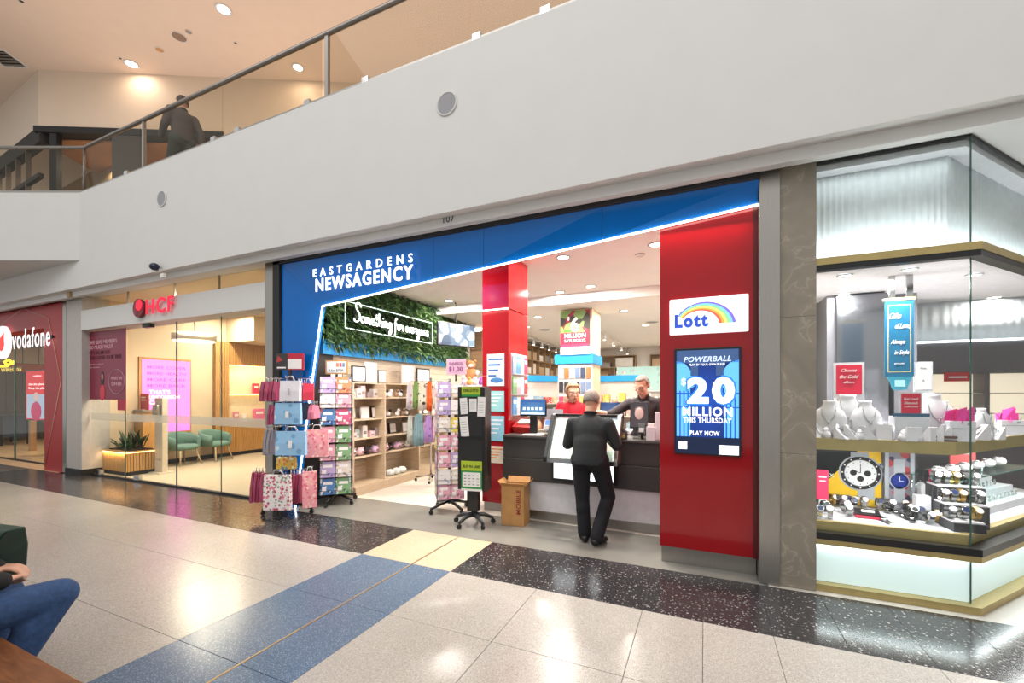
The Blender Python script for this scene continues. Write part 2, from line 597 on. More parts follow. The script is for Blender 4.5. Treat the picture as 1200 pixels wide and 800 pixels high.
for k in range(6):
    y1, y0 = rows[k], rows[k + 1]
    for i in range(12):
        tile(TLIGHT, BL0 - 0.86 * (i + 1), BL0 - 0.86 * i, y0, y1)
    tile(TBLUE, BL0, BRS - 0.009, y0, y1)
    tile(TBLUE, BRS + 0.009, BL1, y0, y1)
    xs = [BL1, BL1 + 0.86, BL1 + 1.72, -0.012, BL1 + 2.58, BL1 + 3.44, BL1 + 4.3, BL1 + 5.16]
    for a, b in zip(xs[:-1], xs[1:]):
        tile(TLIGHT, a, b, y0, y1)
for j in range(2):
    y0, y1 = 3.39 + 0.43 * j, 3.39 + 0.43 * (j + 1)
    for i in range(24):
        tile(TDARK, BL0 - 0.43 * (i + 1), BL0 - 0.43 * i, y0, y1)
    for i in range(11):
        tile(TDARK, BL1 + 0.43 * i, BL1 + 0.43 * (i + 1), y0, y1)
tile(TCREAM, BL0, BRS - 0.009, 3.39, 4.25)
tile(TCREAM, BRS + 0.009, BL1, 3.39, 4.25)
S('trim_1', MB(BRASS).box(BRS - 0.008, BRS + 0.008, -1.7, 4.25, -0.02, 0.0008), fl)
# newsagency entry slab and planks
S('floor', MB(CONC).box(-5.63, 0.45, 4.25, 5.2, -0.25, 0))
S('trim_2', MB(DSTEEL).box(-5.63, BL0, 4.242, 4.256, -0.02, 0.002))
f2 = S('floor', MB(JOINT).box(-5.7, 3.9, 5.2, 17.2, -0.25, -0.005))
for k in range(22):
    P('floor_plank', MB(PLANK).box(-5.6, -2.3, 5.2 + 0.18 * k + 0.001, 5.2 + 0.18 * (k + 1) - 0.001, -0.03, 0), f2)
P('floor_plank', MB(PLANK).box(-5.6, 3.9, 9.165, 17.1, -0.03, 0), f2, kind='stuff')
P('floor_plank', MB(PLANK).box(-2.3, 0.43, 5.2, 9.16, -0.03, 0), f2, kind='stuff')
S('floor', MB(CARPET).box(-11.7, -5.8, 4.46, 12.2, -0.25, 0))
S('floor', MB(TIMBERF).box(-22.2, -12.05, 4.25, 9.7, -0.25, 0))
S('floor', MB(M('jeweller_floor', '#cfc8bd', 0.3)).box(0.5, 9, 4.25, 12.2, -0.25, -0.001))

# ---- upper front wall over the shops
JX = -10.7
S('wall_front', MB(WHITE).box(JX - 9, 6, 4.0, 4.12, 3.643, 4.17).box(JX, 6, 4.0, 4.12, 4.17, 5.42))
S('trim_3', MB(WHITE).box(JX - 9, 6, 4.12, 4.21, 3.545, 3.75))
S('ceiling', MB(WHITE).box(JX - 9, 6, 4.21, 5.3, 3.625, 3.75))
# gallery slab turning out to the left
L = 6.0
p0 = Vector((JX, 4.0, 0)); p1 = Vector((JX - CA * L, 4.0 - SA * L, 0))
S('wall_left', MB(WHITE).prism([(p0.x, p0.y, 4.15), (p1.x, p1.y, 4.15), (p1.x, 4.0, 4.15)], (0, 0, 1.27)))
# upper gallery
S('floor', MB(M('gallery_floor', '#b9a78f', 0.4)).box(-28, 6, 4.12, 20, 5.1, 5.3))
S('ceiling', MB(PEACH).box(-28, 8, 3.0, 20, 10.0, 10.2))
WA = math.radians(27.5)
W0 = (-16.5, 4.64)
def aw(px, py): return AL(px, py, W0, WA)
nv = Vector((math.sin(WA), -math.cos(WA), 0))
dv = Vector((math.cos(WA), math.sin(WA), 0))
def wallbox(mat, a, b, z0, z1, t0=0.0, t1=0.3, mb=None):
    """slab on the far gallery wall between two upright lines a, b (x, y)"""
    mb = mb or MB(mat)
    a = Vector((a[0], a[1], 0)); b = Vector((b[0], b[1], 0))
    mb.loft([[a - nv * t0 + Vector((0, 0, z)), b - nv * t0 + Vector((0, 0, z)), b - nv * t1 + Vector((0, 0, z)), a - nv * t1 + Vector((0, 0, z))] for z in (z0, z1)])
    return mb
K = aw(45, 145)
ztop = 8.55
R1 = aw(262, 145)
far = Vector((W0[0], W0[1], 0)) + dv * 26
S('wall_back', wallbox(FARW, K, far, ztop, 10.0))
S('wall_back', wallbox(FARW, R1, far, 5.3, ztop))
# the lower soffit lip above the upper shop
S('trim_4', wallbox(MBLACK, K - dv * 0.1, R1, ztop - 0.16, ztop, -0.03, 0.3))

# ---- side and back walls of the shops
S('wall_left', MB(OFFW).box(-5.72, -5.6, 4.9, 17.1, 0, 3.7))
S('wall_right', MB(OFFW).box(0.43, 0.55, 5.0, 17.1, 0, 3.7))
S('wall_back', MB(OFFW).box(-5.72, 0.55, 17.0, 17.15, 0, 3.7))
S('ceiling', MB(CEILW).box(-5.6, 0.43, 4.5, 8.1, 3.6, 3.75))
S('ceiling', MB(CEILW).box(-5.6, 0.43, 8.1, 17.0, 3.42, 3.75))
# health fund office shell
S('wall_left', MB(BEIGE).box(-11.75, -11.5, 4.75, 12.2, 0, 3.7))
S('wall_right', MB(BEIGE).box(-5.95, -5.78, 4.75, 12.2, 0, 3.7))
S('wall_back', MB(BEIGE).box(-11.7, -5.8, 12.0, 12.2, 0, 3.7))
S('ceiling', MB(BEIGE).box(-11.5, -5.9, 4.55, 12.0, 3.62, 3.75))
S('baseboard_left', MB(MBLACK).box(-11.5, -11.48, 4.8, 12.0, 0, 0.1))
# phone shop shell
S('wall_back', MB(M('phone_shop_wall', '#b79f84', 0.6)).box(-22.2, -12.1, 9.5, 9.7, 0, 3.7))
S('wall_right', MB(BEIGE).box(-12.3, -12.1, 4.5, 9.6, 0, 3.7))
S('ceiling', MB(M('phone_shop_ceiling', '#a08f7c', 0.7)).box(-22, -12.3, 4.5, 9.5, 3.3, 3.5))
# jeweller shell
S('wall_back', MB(M('jeweller_wall', '#d9d4cd', 0.6)).box(0.55, 9.2, 12.0, 12.2, 0, 3.7))
S('wall_right', MB(M('jeweller_wall', '#d9d4cd', 0.6)).box(9.0, 9.2, 7.0, 12.0, 0, 3.7))
S('ceiling', MB(M('jeweller_ceiling', '#e4dfe0', 0.6)).prism([(0.86, 4.47, 2.72), (1.84, 4.47, 2.72), (1.84 + 0.643 * 2.9, 4.44 + 0.766 * 2.9, 2.72), (1.84 + 0.643 * 2.9, 6.7, 2.72), (0.86, 6.0, 2.72)], (0, 0, 0.04)))
S('ceiling', MB(M('jeweller_ceiling', '#e4dfe0', 0.6)).box(0.55, 9.0, 6.0, 12.0, 3.3, 3.45))

# ---- pillars between the shops
mp_ = S('pillar', MB(JOINT).box(0.592, 0.844, 4.304, 4.95, 0, 3.6))
for z0_, z1_ in ((0.004, 1.139), (1.142, 2.301), (2.304, 3.6)):
    P('marble_slab', MB(MARBLE).box(0.588, 0.848, 4.30, 4.94, z0_, z1_), mp_)
S('pillar', MB(STEEL).box(0.432, 0.587, 4.28, 4.9, 0, 3.62), bev=0.004)
S('pillar', MB(STEEL).box(-5.95, -5.70, 4.29, 4.9, 0, 3.62), bev=0.004)
S('pillar', MB(M('grey_pillar_paint', '#b9b3ad', 0.5)).box(-12.06, -11.42, 4.30, 4.75, 0.12, 3.62).use(MBLACK).box(-12.06, -11.4, 4.28, 4.75, 0, 0.12))
S('pillar', MB(STEEL).box(-12.22, -12.07, 4.30, 4.7, 0, 3.62))

# ================================================================ GALLERY BALUSTRADE
zb, zr, YB = 5.42, 6.29, 4.06
bal = T('balustrade', 'steel and glass balustrade with tubular handrail along the white gallery edge', 'balustrade', (JX, YB, zb))
q0 = Vector((JX + 0.02, YB, 0)); ql = Vector((JX + 0.02 - CA * 5.5, YB - SA * 5.5, 0))
P('handrail', MB(DSTEEL).tube([(ql.x, ql.y, zr), (q0.x, q0.y, zr), (5.8, YB, zr)], 0.032, 10), bal, w=True)
P('base_channel', MB(STEEL).box(JX, 5.8, YB - 0.03, YB + 0.03, zb, zb + 0.05), bal, w=True)
P('base_channel', MB(STEEL).prism([(q0.x, q0.y - 0.03, zb), (q0.x, q0.y + 0.03, zb), (ql.x, ql.y + 0.03, zb), (ql.x, ql.y - 0.03, zb)], (0, 0, 0.05)), bal, w=True)
px_posts = [168, 383]
posts = [A(p, 150, YB).x for p in px_posts]
while posts[-1] < 4: posts.append(posts[-1] + (posts[1] - posts[0]))
for x in posts:
    P('post', MB(STEEL).box(x - 0.028, x + 0.028, YB - 0.012, YB + 0.03, zb, zr), bal, w=True)
P('post', MB(DSTEEL).cyl((q0.x, q0.y, zb), (q0.x, q0.y, zr), 0.024), bal, w=True)
pc = Vector((q0.x - CA * 2.4, q0.y - SA * 2.4, 0))
P('post', MB(DSTEEL).cyl((pc.x, pc.y, zb), (pc.x, pc.y, zr), 0.024), bal, w=True)
edges = [JX + 0.05]
for i, x in enumerate(posts):
    if i: edges += [(posts[i - 1] + x) / 2 - 0.005, (posts[i - 1] + x) / 2 + 0.005]
    edges += [x - 0.09, x + 0.035]
edges = edges[:-1]
for a, b in zip(edges[0::2], edges[1::2]):
    P('glass_panel', MB(GLASSB).box(a, b, YB - 0.006, YB + 0.006, zb + 0.04, zr - 0.04), bal, w=True)
for s0, s1 in ((0.05, 2.35), (2.45, 5.4)):
    a, b = q0 - Vector((CA, SA, 0)) * s0, q0 - Vector((CA, SA, 0)) * s1
    P('glass_panel', MB(GLASSB).prism([(a.x, a.y, zb + 0.04), (b.x, b.y, zb + 0.04), (b.x, b.y, zr - 0.04), (a.x, a.y, zr - 0.04)], (0.004, -0.011, 0)), bal, w=True)
for px, py in ((150, 200), (252, 160), (280, 149), (362, 117), (430, 90), (560, 39), (640, 7)):
    c = A(px, py, YB)
    P('glass_clamp', MB(CHROME).box(c.x - 0.05, c.x + 0.05, YB - 0.04, YB + 0.01, zb + 0.02, zb + 0.09), bal, w=True)

# gallery ceiling fittings
def downlight(name, c, r, label, group, power, col=(1, 0.93, 0.84), lens=LAMPW, lamp=True):
    t = T(name, label, 'downlight', c, 0, group)
    P('trim_ring', MB(WHITE).lathe([(r * 1.25, -0.004), (r * 1.25, -0.012), (r, -0.014), (r * 0.92, -0.004)], n=20), t)
    P('lens', MB(lens).lathe([(r * 0.9, -0.004), (r * 0.9, -0.009)], n=20), t)
    if lamp:
        area('lamp', (0, 0, -0.02), (0, 0, 0), r * 1.8, r * 1.8, power, col, 'DISK', t)
    return t
def onplane(px, py, Z): return AZ(px, py, Z)
G1 = 'downlights in the gallery ceiling'
downlight('downlight', onplane(262, 11, 10.0), 0.13, 'bright round downlight near the top of the warm gallery ceiling', G1, 14, (1, 0.78, 0.6))
downlight('downlight', onplane(154, 75, 10.0), 0.13, 'bright round downlight close to where gallery ceiling meets far wall', G1, 14, (1, 0.78, 0.6))
downlight('downlight', onplane(349, 79, 10.0), 0.12, 'bright round downlight seen through the sloping balustrade glass', G1, 12, (1, 0.78, 0.6))
def disc(name, c, r, mat, label, cat):
    t = T(name, label, cat, c)
    P('rim', MB(PEACH if mat is None else WHITE).lathe([(r, 0), (r, -0.012), (r * 0.9, -0.016), (r * 0.88, -0.004)], n=20), t)
    P('grille', MB(GREYINK if mat is None else mat).lathe([(r * 0.88, -0.003), (r * 0.88, -0.009)], n=20), t)
disc('ceiling_speaker', onplane(210, 43, 10), 0.16, M('speaker_brown', '#8a7364', 0.6), 'brown round speaker in the gallery ceiling beside two tiny fittings', 'speaker')
disc('smoke_detector', onplane(221, 37, 10), 0.07, None, 'small pale round detector beside the brown gallery ceiling speaker', 'detector')
disc('sprinkler_plate', onplane(187, 58, 10), 0.09, M('amber_cover', '#c08c58', 0.5), 'small amber round cover plate below the brown gallery ceiling speaker', 'cover')
disc('ceiling_sprinkler', onplane(276, 50, 10), 0.035, MBLACK, 'tiny dark sprinkler under the highest gallery downlight', 'sprinkler')
disc('ceiling_sprinkler', onplane(141, 68, 10), 0.035, MBLACK, 'tiny dark sprinkler beside downlight near the far wall', 'sprinkler')
disc('ceiling_sprinkler', onplane(25, 1, 10), 0.05, MBLACK, 'tiny dark sprinkler at top corner of the gallery ceiling', 'sprinkler')
v = onplane(5, 68, 10)
vt = T('air_vent', 'square louvred air vent at the edge of the gallery ceiling', 'vent', v, 0.48)
P('frame', MB(WHITE).box(-0.3, 0.3, -0.3, -0.26, -0.02, 0).box(-0.3, 0.3, 0.26, 0.3, -0.02, 0).box(-0.3, -0.26, -0.26, 0.26, -0.02, 0).box(0.26, 0.3, -0.26, 0.26, -0.02, 0).use(MBLACK).box(-0.26, 0.26, -0.26, 0.26, -0.004, 0), vt)
for k in range(5):
    P('louvre', MB(DSTEEL).box(-0.26, 0.26, -0.22 + k * 0.1, -0.17 + k * 0.1, -0.018, -0.006), vt)

# upper shop behind the gallery
us = T('upper_shopfront', 'dark framed upstairs shopfront behind the gallery balustrade', 'shopfront', (K.x, K.y, 5.3))
def uw(px): 
    q = aw(px, 150); return (q.x, q.y)
def upost(px0, px1, z0, z1, mat, name, t0=0.0, t1=0.15):
    P(name, wallbox(mat, uw(px0), uw(px1), z0, z1, t0, t1), us, w=True)
upost(58, 66, 5.3, ztop - 0.16, MBLACK, 'mullion')
upost(131, 166, 5.3, ztop - 0.16, M('dark_upstairs_panel', '#3f3c38', 0.5), 'side_panel')
upost(236, 262, 5.3, 7.6, M('dark_upstairs_panel', '#3f3c38', 0.5), 'side_panel')
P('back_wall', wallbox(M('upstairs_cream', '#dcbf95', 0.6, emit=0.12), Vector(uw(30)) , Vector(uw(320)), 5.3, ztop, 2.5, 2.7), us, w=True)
P('soffit', wallbox(M('upstairs_soffit', '#a97a55', 0.6), uw(30), uw(262), ztop - 0.2, ztop - 0.1, 0.3, 2.5), us, w=True)
a = Vector(uw(66)).to_3d(); b = Vector(uw(130)).to_3d()
for k in range(3):
    z = 6.0 + 0.35 * k
    P('curved_rail', MB(STEEL).tube([a - nv * 1.4 + Vector((0, 0, z + 0.5)), a * 0.5 + b * 0.5 - nv * 1.4 + Vector((0, 0, z + 0.2)), b - nv * 1.4 + Vector((0, 0, z))], 0.02), us, w=True)
# receding left flank with glazing bars and display racks
kd = Vector((-0.998, 0.062, 0))
k0 = Vector((K.x, K.y, 0))
us2 = T('upper_side_window', 'dark glazed flank of the upstairs shop with shelving inside', 'window', (K.x, K.y, 5.3))
dn = Vector((-0.062, -0.998, 0))
def flank(mat, s0, s1, z0, z1, name, th=0.1, back=0.0):
    a = k0 + kd * s0 - dn * back; b = k0 + kd * s1 - dn * back
    P(name, MB(mat).loft([[a + Vector((0, 0, z)), b + Vector((0, 0, z)), b - dn * th + Vector((0, 0, z)), a - dn * th + Vector((0, 0, z))] for z in (z0, z1)]), us2, w=True)
flank(MBLACK, -0.05, 9, ztop - 0.4, ztop, 'header', 0.2)
flank(FARW, 0.0, 9, ztop, 10, 'upper_wall', 0.2)
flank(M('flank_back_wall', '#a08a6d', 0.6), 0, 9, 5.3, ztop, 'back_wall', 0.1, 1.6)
area('upstairs_fill', (K.x - 2.5, K.y + 1.0, 8.1), (0, 0, 0), 3, 0.5, 45, (1, 0.82, 0.6))  # unseen fill added to lighten the wall behind the flank
q_ = (Vector(uw(95)).to_3d() - nv * 1.3)
area('upstairs_fill', (q_.x, q_.y, 8.2), (0, 0, WA), 1.5, 0.5, 45, (1, 0.85, 0.65))  # unseen fill added inside the upstairs shop
flank(MBLACK, 0, 5, 7.25, 7.36, 'transom')
for s_ in (0.9, 1.7, 2.5, 3.3):
    flank(DSTEEL, s_, s_ + 0.05, 5.3, ztop - 0.4, 'mullion')
for s_ in (0.3, 1.0, 1.8):
    for z in (5.9, 6.4, 6.9):
        flank(STEEL, s_, s_ + 0.6, z, z + 0.04, 'shelf', 0.2, 0.4)

# fittings on the white front wall
def wallspeaker(px, py, r, label):
    c = A(px, py, 4.0)
    t = T('wall_speaker', label, 'speaker', c)
    m4 = Matrix.Rotation(PI / 2, 3, 'X')
    P('rim', MB(WHITE).lathe([(r, 0), (r, 0.014), (r * 0.9, 0.018), (r * 0.88, 0.006)], n=24, M4=m4), t)
    P('grille', MB(M('speaker_grille', '#98979a', 0.7, 0, 0.2, 160)).lathe([(r * 0.88, 0.004), (r * 0.88, 0.012)], n=24, M4=m4), t)
wallspeaker(524, 122, 0.13, 'grey round speaker on the upper white wall under the balustrade glass joint')
wallspeaker(190, 233, 0.13, 'grey round speaker low on the white wall below the gallery corner')
c = A(186, 315, 3.98)
t = T('security_camera', 'small dark dome camera hanging from the white wall above red letters', 'camera', c)
P('mount', MB(WHITE).box(-0.05, 0.05, -0.02, 0.02, -0.06, 0.0), t)
P('dome', MB(M('dark_dome', '#16203a', 0.1)).ball((0, -0.06, 0.02), 0.075, 0.07, 0.06), t)
c = A(191, 323, 3.98)
ONE('door_sensor', MB(OFFW).box(-0.05, 0.05, -0.02, 0.02, -0.035, 0.035), 'small white sensor box just under the dark dome camera', 'sensor', c, bev=0.005)
c = A(82, 345, 4.11)
ONE('door_sensor', MB(M('tan_box', '#a58a66', 0.6)).box(-0.06, 0.06, -0.03, 0.02, -0.05, 0.05), 'small tan box on the fascia above the pale pillar', 'sensor', c, bev=0.005)
c = A(526, 256.5, 4.119)
t = T('unit_number', 'thin black unit number 107 on the white fascia over the blue front', 'sign', c)
P('plate', MB(WHITE).box(-0.3, 0.3, -0.001, 0.001, -0.045, 0.05), t)
TX('107', 0.145, 0.075, INK, t, c + Vector((0, -0.004, 0)), bold=0.0)

# ================================================================ NEWSAGENCY FRONT
YO, YI = 4.26, 4.37
fr = T('shopfront_frame', 'black metal frame around the blue newsagency portal', 'frame', (-5.63, 4.25, 0))
P('jamb', MB(MBLACK).box(-5.69, -5.555, 4.22, 4.42, 0, 3.62), fr, w=True)
P('head', MB(MBLACK).box(-5.69, 0.43, 4.22, 4.42, 3.505, 3.62), fr, w=True)
P('return_panel', MB(M('dark_reveal', '#2a2523', 0.5)).box(-5.6, -5.56, 4.44, 5.2, 0, 3.62), fr, w=True)
por = T('blue_portal', 'glossy blue splayed portal with a slanted lower edge and light strip', 'shopfront', (-5.5, YO, 0))
def top_at(x): return Vector((x, YO, 3.505))
i0 = A(378, 358, YI); i1 = A(887, 239, YI); ib = A(350, 565, YI)
ib = i0 + (ib - i0) * (i0.z / (i0.z - ib.z))
def inn(px):
    # point on the slanted inner edge over pixel column px
    best = None
    for k in range(401):
        p = i0 + (i1 - i0) * (k / 400)
        d = p - Vector((0, 0, EYE)); dep = -SA * d.x + CA * d.y
        e = abs(CXP + FPX * (CA * d.x + SA * d.y) / dep - px)
        if best is None or e < best[0]: best = (e, p)
    return best[1]
cols = [None, 508, 567, 706, None]
ins = [i0] + [inn(p) for p in cols[1:-1]] + [Vector((0.43, YI, i1.z + 0.005))]
outs = [top_at(-5.55)] + [top_at(A(p, 280, YO).x) for p in cols[1:-1]] + [top_at(0.43)]
th = Vector((0, 0.05, 0))
gx = Vector((0.002, 0, 0))
for k in range(4):
    P('fascia_panel', MB(BLUE).prism([outs[k] + gx, outs[k + 1] - gx, ins[k + 1] - gx, ins[k] + gx], th), por, w=True)
P('jamb_panel', MB(BLUE).prism([top_at(-5.55), i0, ib, Vector((-5.55, YO, 0.0))], th), por, w=True)
off = Vector((0.01, -0.012, -0.012))
P('glow_strip', MB(LEDW).tube([i0 + off, Vector((0.43, YI, i1.z)) + off], 0.010, 8), por, label='glowing white light strip', w=True)
P('glow_strip', MB(LEDW).tube([i0 + off, ib + off], 0.010, 8), por, label='glowing white light strip', w=True)
P('reveal', MB(WHITE).prism([i0, ins[-1], ins[-1] + Vector((0, 0.07, 0)), i0 + Vector((0, 0.07, 0))], (0, 0, 0.03)), por, w=True)
for a, b in ((i0, ins[-1]),):
    n = 4
    for k in range(n):
        p = a.lerp(b, (k + 0.5) / n)
        area('strip_emitter', (p.x, p.y - 0.05, p.z - 0.04), (math.radians(-25), 0, 0), 1.2, 0.03, 6, (1, 0.93, 0.85))

sg = T('shop_sign', 'white halo-lit two line letter sign on the blue newsagency portal', 'sign', A(425, 318, 4.24))
a = A(367, 319.5, 4.235); b = A(483.5, 302.5, 4.235)
LETTERS('EASTGARDENS', b.x - a.x, 0.108, SIGNW, sg, (a + b) / 2, space=1.95, bold=0.012, ext=0.005)
a = A(370, 333.5, 4.235); b = A(484, 319, 4.235)
LETTERS('NEWSAGENCY', b.x - a.x, 0.178, SIGNW, sg, (a + b) / 2, space=1.22, bold=0.022, ext=0.005)

# red pillar with the lottery sign and screen
rp = T('red_display_pillar', 'tall glossy red display pillar beside the steel column', 'pillar', (0.02, 4.4, 0))
P('front_panel', MB(RED).box(-0.40, 0.428, 4.40, 5.2, 0.17, 3.56), rp, w=True, bev=0.006)
P('kick_plate', MB(STEEL).box(-0.39, 0.425, 4.46, 5.2, 0, 0.17), rp, w=True)
P('shadow_gap', MB(M('dark_red_edge', '#5e0a10', 0.3)).box(0.395, 0.43, 4.392, 4.44, 0.17, 3.5), rp, w=True)
YS = 4.395
def quadc(p, Y): return A(p[0], p[1], Y)
a, b = A(785, 353, YS), A(877, 388, YS)
ls = T('lottery_lightbox', 'white illuminated lottery sign with rainbow on the red pillar', 'sign', ((a.x + b.x) / 2, YS, 2.21))
LX0, LX1, LZ0, LZ1 = a.x, b.x, 2.21, 2.545
P('lightbox', MB(glow('sign_white', '#fbfbff', 0.95)).rbox(LX0, LX1, YS - 0.035, YS, LZ0, LZ1, 0.012), ls, w=True)
cx, czb = LX0 + 0.37, LZ0 + 0.09
def arc(cx_, cz, r0, r1, a0, a1, mat, y, n=18, mb=None):
    mb = mb or MB(mat)
    out = [(cx_ + r1 * math.cos(a0 + (a1 - a0) * k / n), y, cz + r1 * math.sin(a0 + (a1 - a0) * k / n)) for k in range(n + 1)]
    inn_ = [(cx_ + r0 * math.cos(a0 + (a1 - a0) * k / n), y, cz + r0 * math.sin(a0 + (a1 - a0) * k / n)) for k in range(n + 1)]
    for k in range(n):
        mb.add([out[k], out[k + 1], inn_[k + 1], inn_[k]], [(0, 1, 2, 3)])
    return mb
bands = ['#e2604f', '#f2a64a', '#f5e27a', '#8fdc8a', '#7fc4ef', '#7d6ad0']
for i, c in enumerate(bands):
    m = glow('rainbow_' + c[1:], c, 0.8)
    # right leg swells, left leg thin
    mb = MB(m)
    n = 22
    for k in range(n):
        ps = []
        for kk in (k, k + 1):
            t = kk / n
            ang = math.radians(155 - 155 * t)
            wdt = 0.010 + 0.016 * t
            xc = LX0 + 0.27 + 0.06 * t; rr = 0.19 + 0.015 * t
            r_o = rr - wdt * (5 - i) * 0.9 + 0.03
            for rr2 in (r_o, r_o - wdt * 0.95):
                ps.append((xc + rr2 * math.cos(ang), YS - 0.0365, LZ0 + 0.085 + rr2 * 0.92 * math.sin(ang)))
        mb.add(ps, [(0, 2, 3, 1)])
    P('rainbow_band', mb, ls, w=True)
TX('Lott', 0.29, 0.13, glow('lott_blue', '#2b4fc0', 0.7), ls, (LX0 + 0.19, YS - 0.038, LZ0 + 0.125), bold=0.10)
TX('the', 0.055, 0.03, GREYINK, ls, (LX0 + 0.085, YS - 0.038, LZ0 + 0.215), bold=0.0)
TX('official lottery', 0.13, 0.014, GREYINK, ls, (LX1 - 0.1, YS - 0.038, LZ1 - 0.07), bold=0.0)

a, b = A(790.5, 410, YS), A(868.5, 534, YS)
SX0, SX1, SZ0, SZ1 = a.x, b.x, 1.078, 2.075
sc = T('advertising_screen', 'portrait digital screen advertising a blue jackpot draw on red pillar', 'screen', ((SX0 + SX1) / 2, YS, SZ0))
mb = MB(BLACK).box(SX0, SX1, YS - 0.03, YS, SZ0, SZ1)
P('bezel', mb, sc, w=True, bev=0.003)
def disp(name, c1, c2, c3, strength):
    m, nt, bs = base_mat(name)
    v = coords(nt, False, (1.6, 1, 1))
    g = nd(nt, 'ShaderNodeTexGradient', gradient_type='SPHERICAL')
    nt.links.new(v, g.inputs['Vector'])
    c = ramp(nt, g.outputs['Fac'], [(0.2, hx(c1)), (0.55, hx(c2)), (0.95, hx(c3))])
    bs.inputs['Base Color'].default_value = (0, 0, 0, 1)
    bs.inputs['Roughness'].default_value = 0.2
    nt.links.new(c, bs.inputs['Emission Color'])
    bs.inputs['Emission Strength'].default_value = strength
    return m
ccx = (SX0 + SX1) / 2
P('display', MB(disp('jackpot_display', '#071636', '#0a2f7a', '#1858cc', 0.9)).box(-0.27, 0.27, 0, 0.004, -0.475, 0.475), sc, loc=(0, -0.033, 0.4985))
sw = lambda c, s=0.9: glow('screen_' + c[1:], c, s)
ys = YS - 0.036
skyb = sw('#5fb0f2')
for sgn in (-1, 1):
    mb = MB(skyb)
    x = ccx + sgn * 0.262
    pts = [(x, ys, SZ0 + 0.17), (x - sgn * 0.12, ys, SZ0 + 0.17), (x - sgn * 0.12, ys, SZ0 + 0.62)]
    for k in range(7):
        a_ = PI / 2 * k / 6
        pts.append((x - sgn * 0.155 * math.cos(a_), ys, SZ0 + 0.64 + 0.24 * math.sin(a_)))
    mb.poly(pts if sgn > 0 else pts[::-1])
    P('arch', mb, sc, w=True)
    mb = MB(sw('#1a57b5'))
    for k in range(3):
        xx = x - sgn * (0.03 + 0.035 * k)
        mb.box(xx - 0.006, xx + 0.006, ys - 0.001, ys, SZ0 + 0.17, SZ0 + 0.6)
    mb.box(min(x, x - sgn * 0.13), max(x, x - sgn * 0.13), ys - 0.0012, ys, SZ0 + 0.565, SZ0 + 0.58).box(min(x, x - sgn * 0.13), max(x, x - sgn * 0.13), ys - 0.0012, ys, SZ0 + 0.44, SZ0 + 0.45)
    P('arch_detail', mb, sc, w=True)
P('banner', MB(sw('#36507a')).box(ccx - 0.26, ccx + 0.26, ys, ys + 0.001, SZ1 - 0.14, SZ1 - 0.02).box(ccx - 0.14, ccx - 0.075, ys, ys + 0.001, SZ1 - 0.26, SZ1 - 0.14).box(ccx + 0.075, ccx + 0.14, ys, ys + 0.001, SZ1 - 0.26, SZ1 - 0.14), sc, w=True)
wl = glow('screen_white', '#ffffff', 1.1)
hal = sw('#2f7cf0')
TX('P\u25cfWERBALL'.replace('\u25cf', 'O'), 0.40, 0.05, sw('#cfe0ff'), sc, (ccx, ys - 0.003, SZ1 - 0.105), bold=0.03, shear=0.25)
TX('PLAY BY YOUR OWN RULES', 0.30, 0.02, wl, sc, (ccx, ys - 0.003, SZ1 - 0.155), bold=0.015)
TX('20', 0.40, 0.25, wl, sc, (ccx + 0.03, ys - 0.004, SZ0 + 0.6), bold=0.10)
TX('20', 0.43, 0.28, hal, sc, (ccx + 0.03, ys - 0.002, SZ0 + 0.6), bold=0.16, ext=0.001)
TX('$', 0.04, 0.075, wl, sc, (ccx - 0.2, ys - 0.004, SZ0 + 0.68), bold=0.03)
TX('MILLION', 0.42, 0.085, wl, sc, (ccx + 0.0, ys - 0.004, SZ0 + 0.405), bold=0.05)
TX('THIS THURSDAY', 0.41, 0.048, wl, sc, (ccx + 0.0, ys - 0.004, SZ0 + 0.325), bold=0.035)
TX('PLAY NOW', 0.25, 0.042, wl, sc, (ccx - 0.02, ys - 0.004, SZ0 + 0.205), bold=0.035)
P('footer', MB(sw('#0a1c3c', 0.6)).box(ccx - 0.266, ccx + 0.266, ys, ys + 0.001, SZ0 + 0.012, SZ0 + 0.165).use(wl).box(ccx - 0.245, ccx - 0.17, ys - 0.001, ys, SZ0 + 0.05, SZ0 + 0.12).box(ccx + 0.1, ccx + 0.262, ys - 0.001, ys, SZ0 + 0.015, SZ0 + 0.1), sc, w=True)

# ================================================================ RED INNER PILLAR AND COUNTER
ip = T('red_inner_pillar', 'glossy red square pillar standing at the end of the counter', 'pillar', (-2.68, 5.38, 0))
PX0, PX1, PY0, PY1 = -2.885, -2.475, 5.38, 6.08
P('panel', MB(RED).box(PX0, PX1, PY0, PY1, 0.12, 1.9), ip, w=True)
P('panel', MB(RED).box(PX0, PX1, PY0, PY1, 1.903, 2.82), ip, w=True)
P('panel', MB(RED).box(PX0, PX1, PY0, PY1, 2.835, 3.6), ip, w=True)
P('glow_strip', MB(LEDW).box(PX0, PX1 - 0.002, PY0 - 0.002, PY0 + 0.02, 2.822, 2.833), ip, w=True)  # no fitting: glow added for the bright reflected line across the front
P('kick_plate', MB(STEEL).box(PX0 + 0.02, PX1 - 0.02, PY0 + 0.02, PY1, 0, 0.12), ip, w=True)
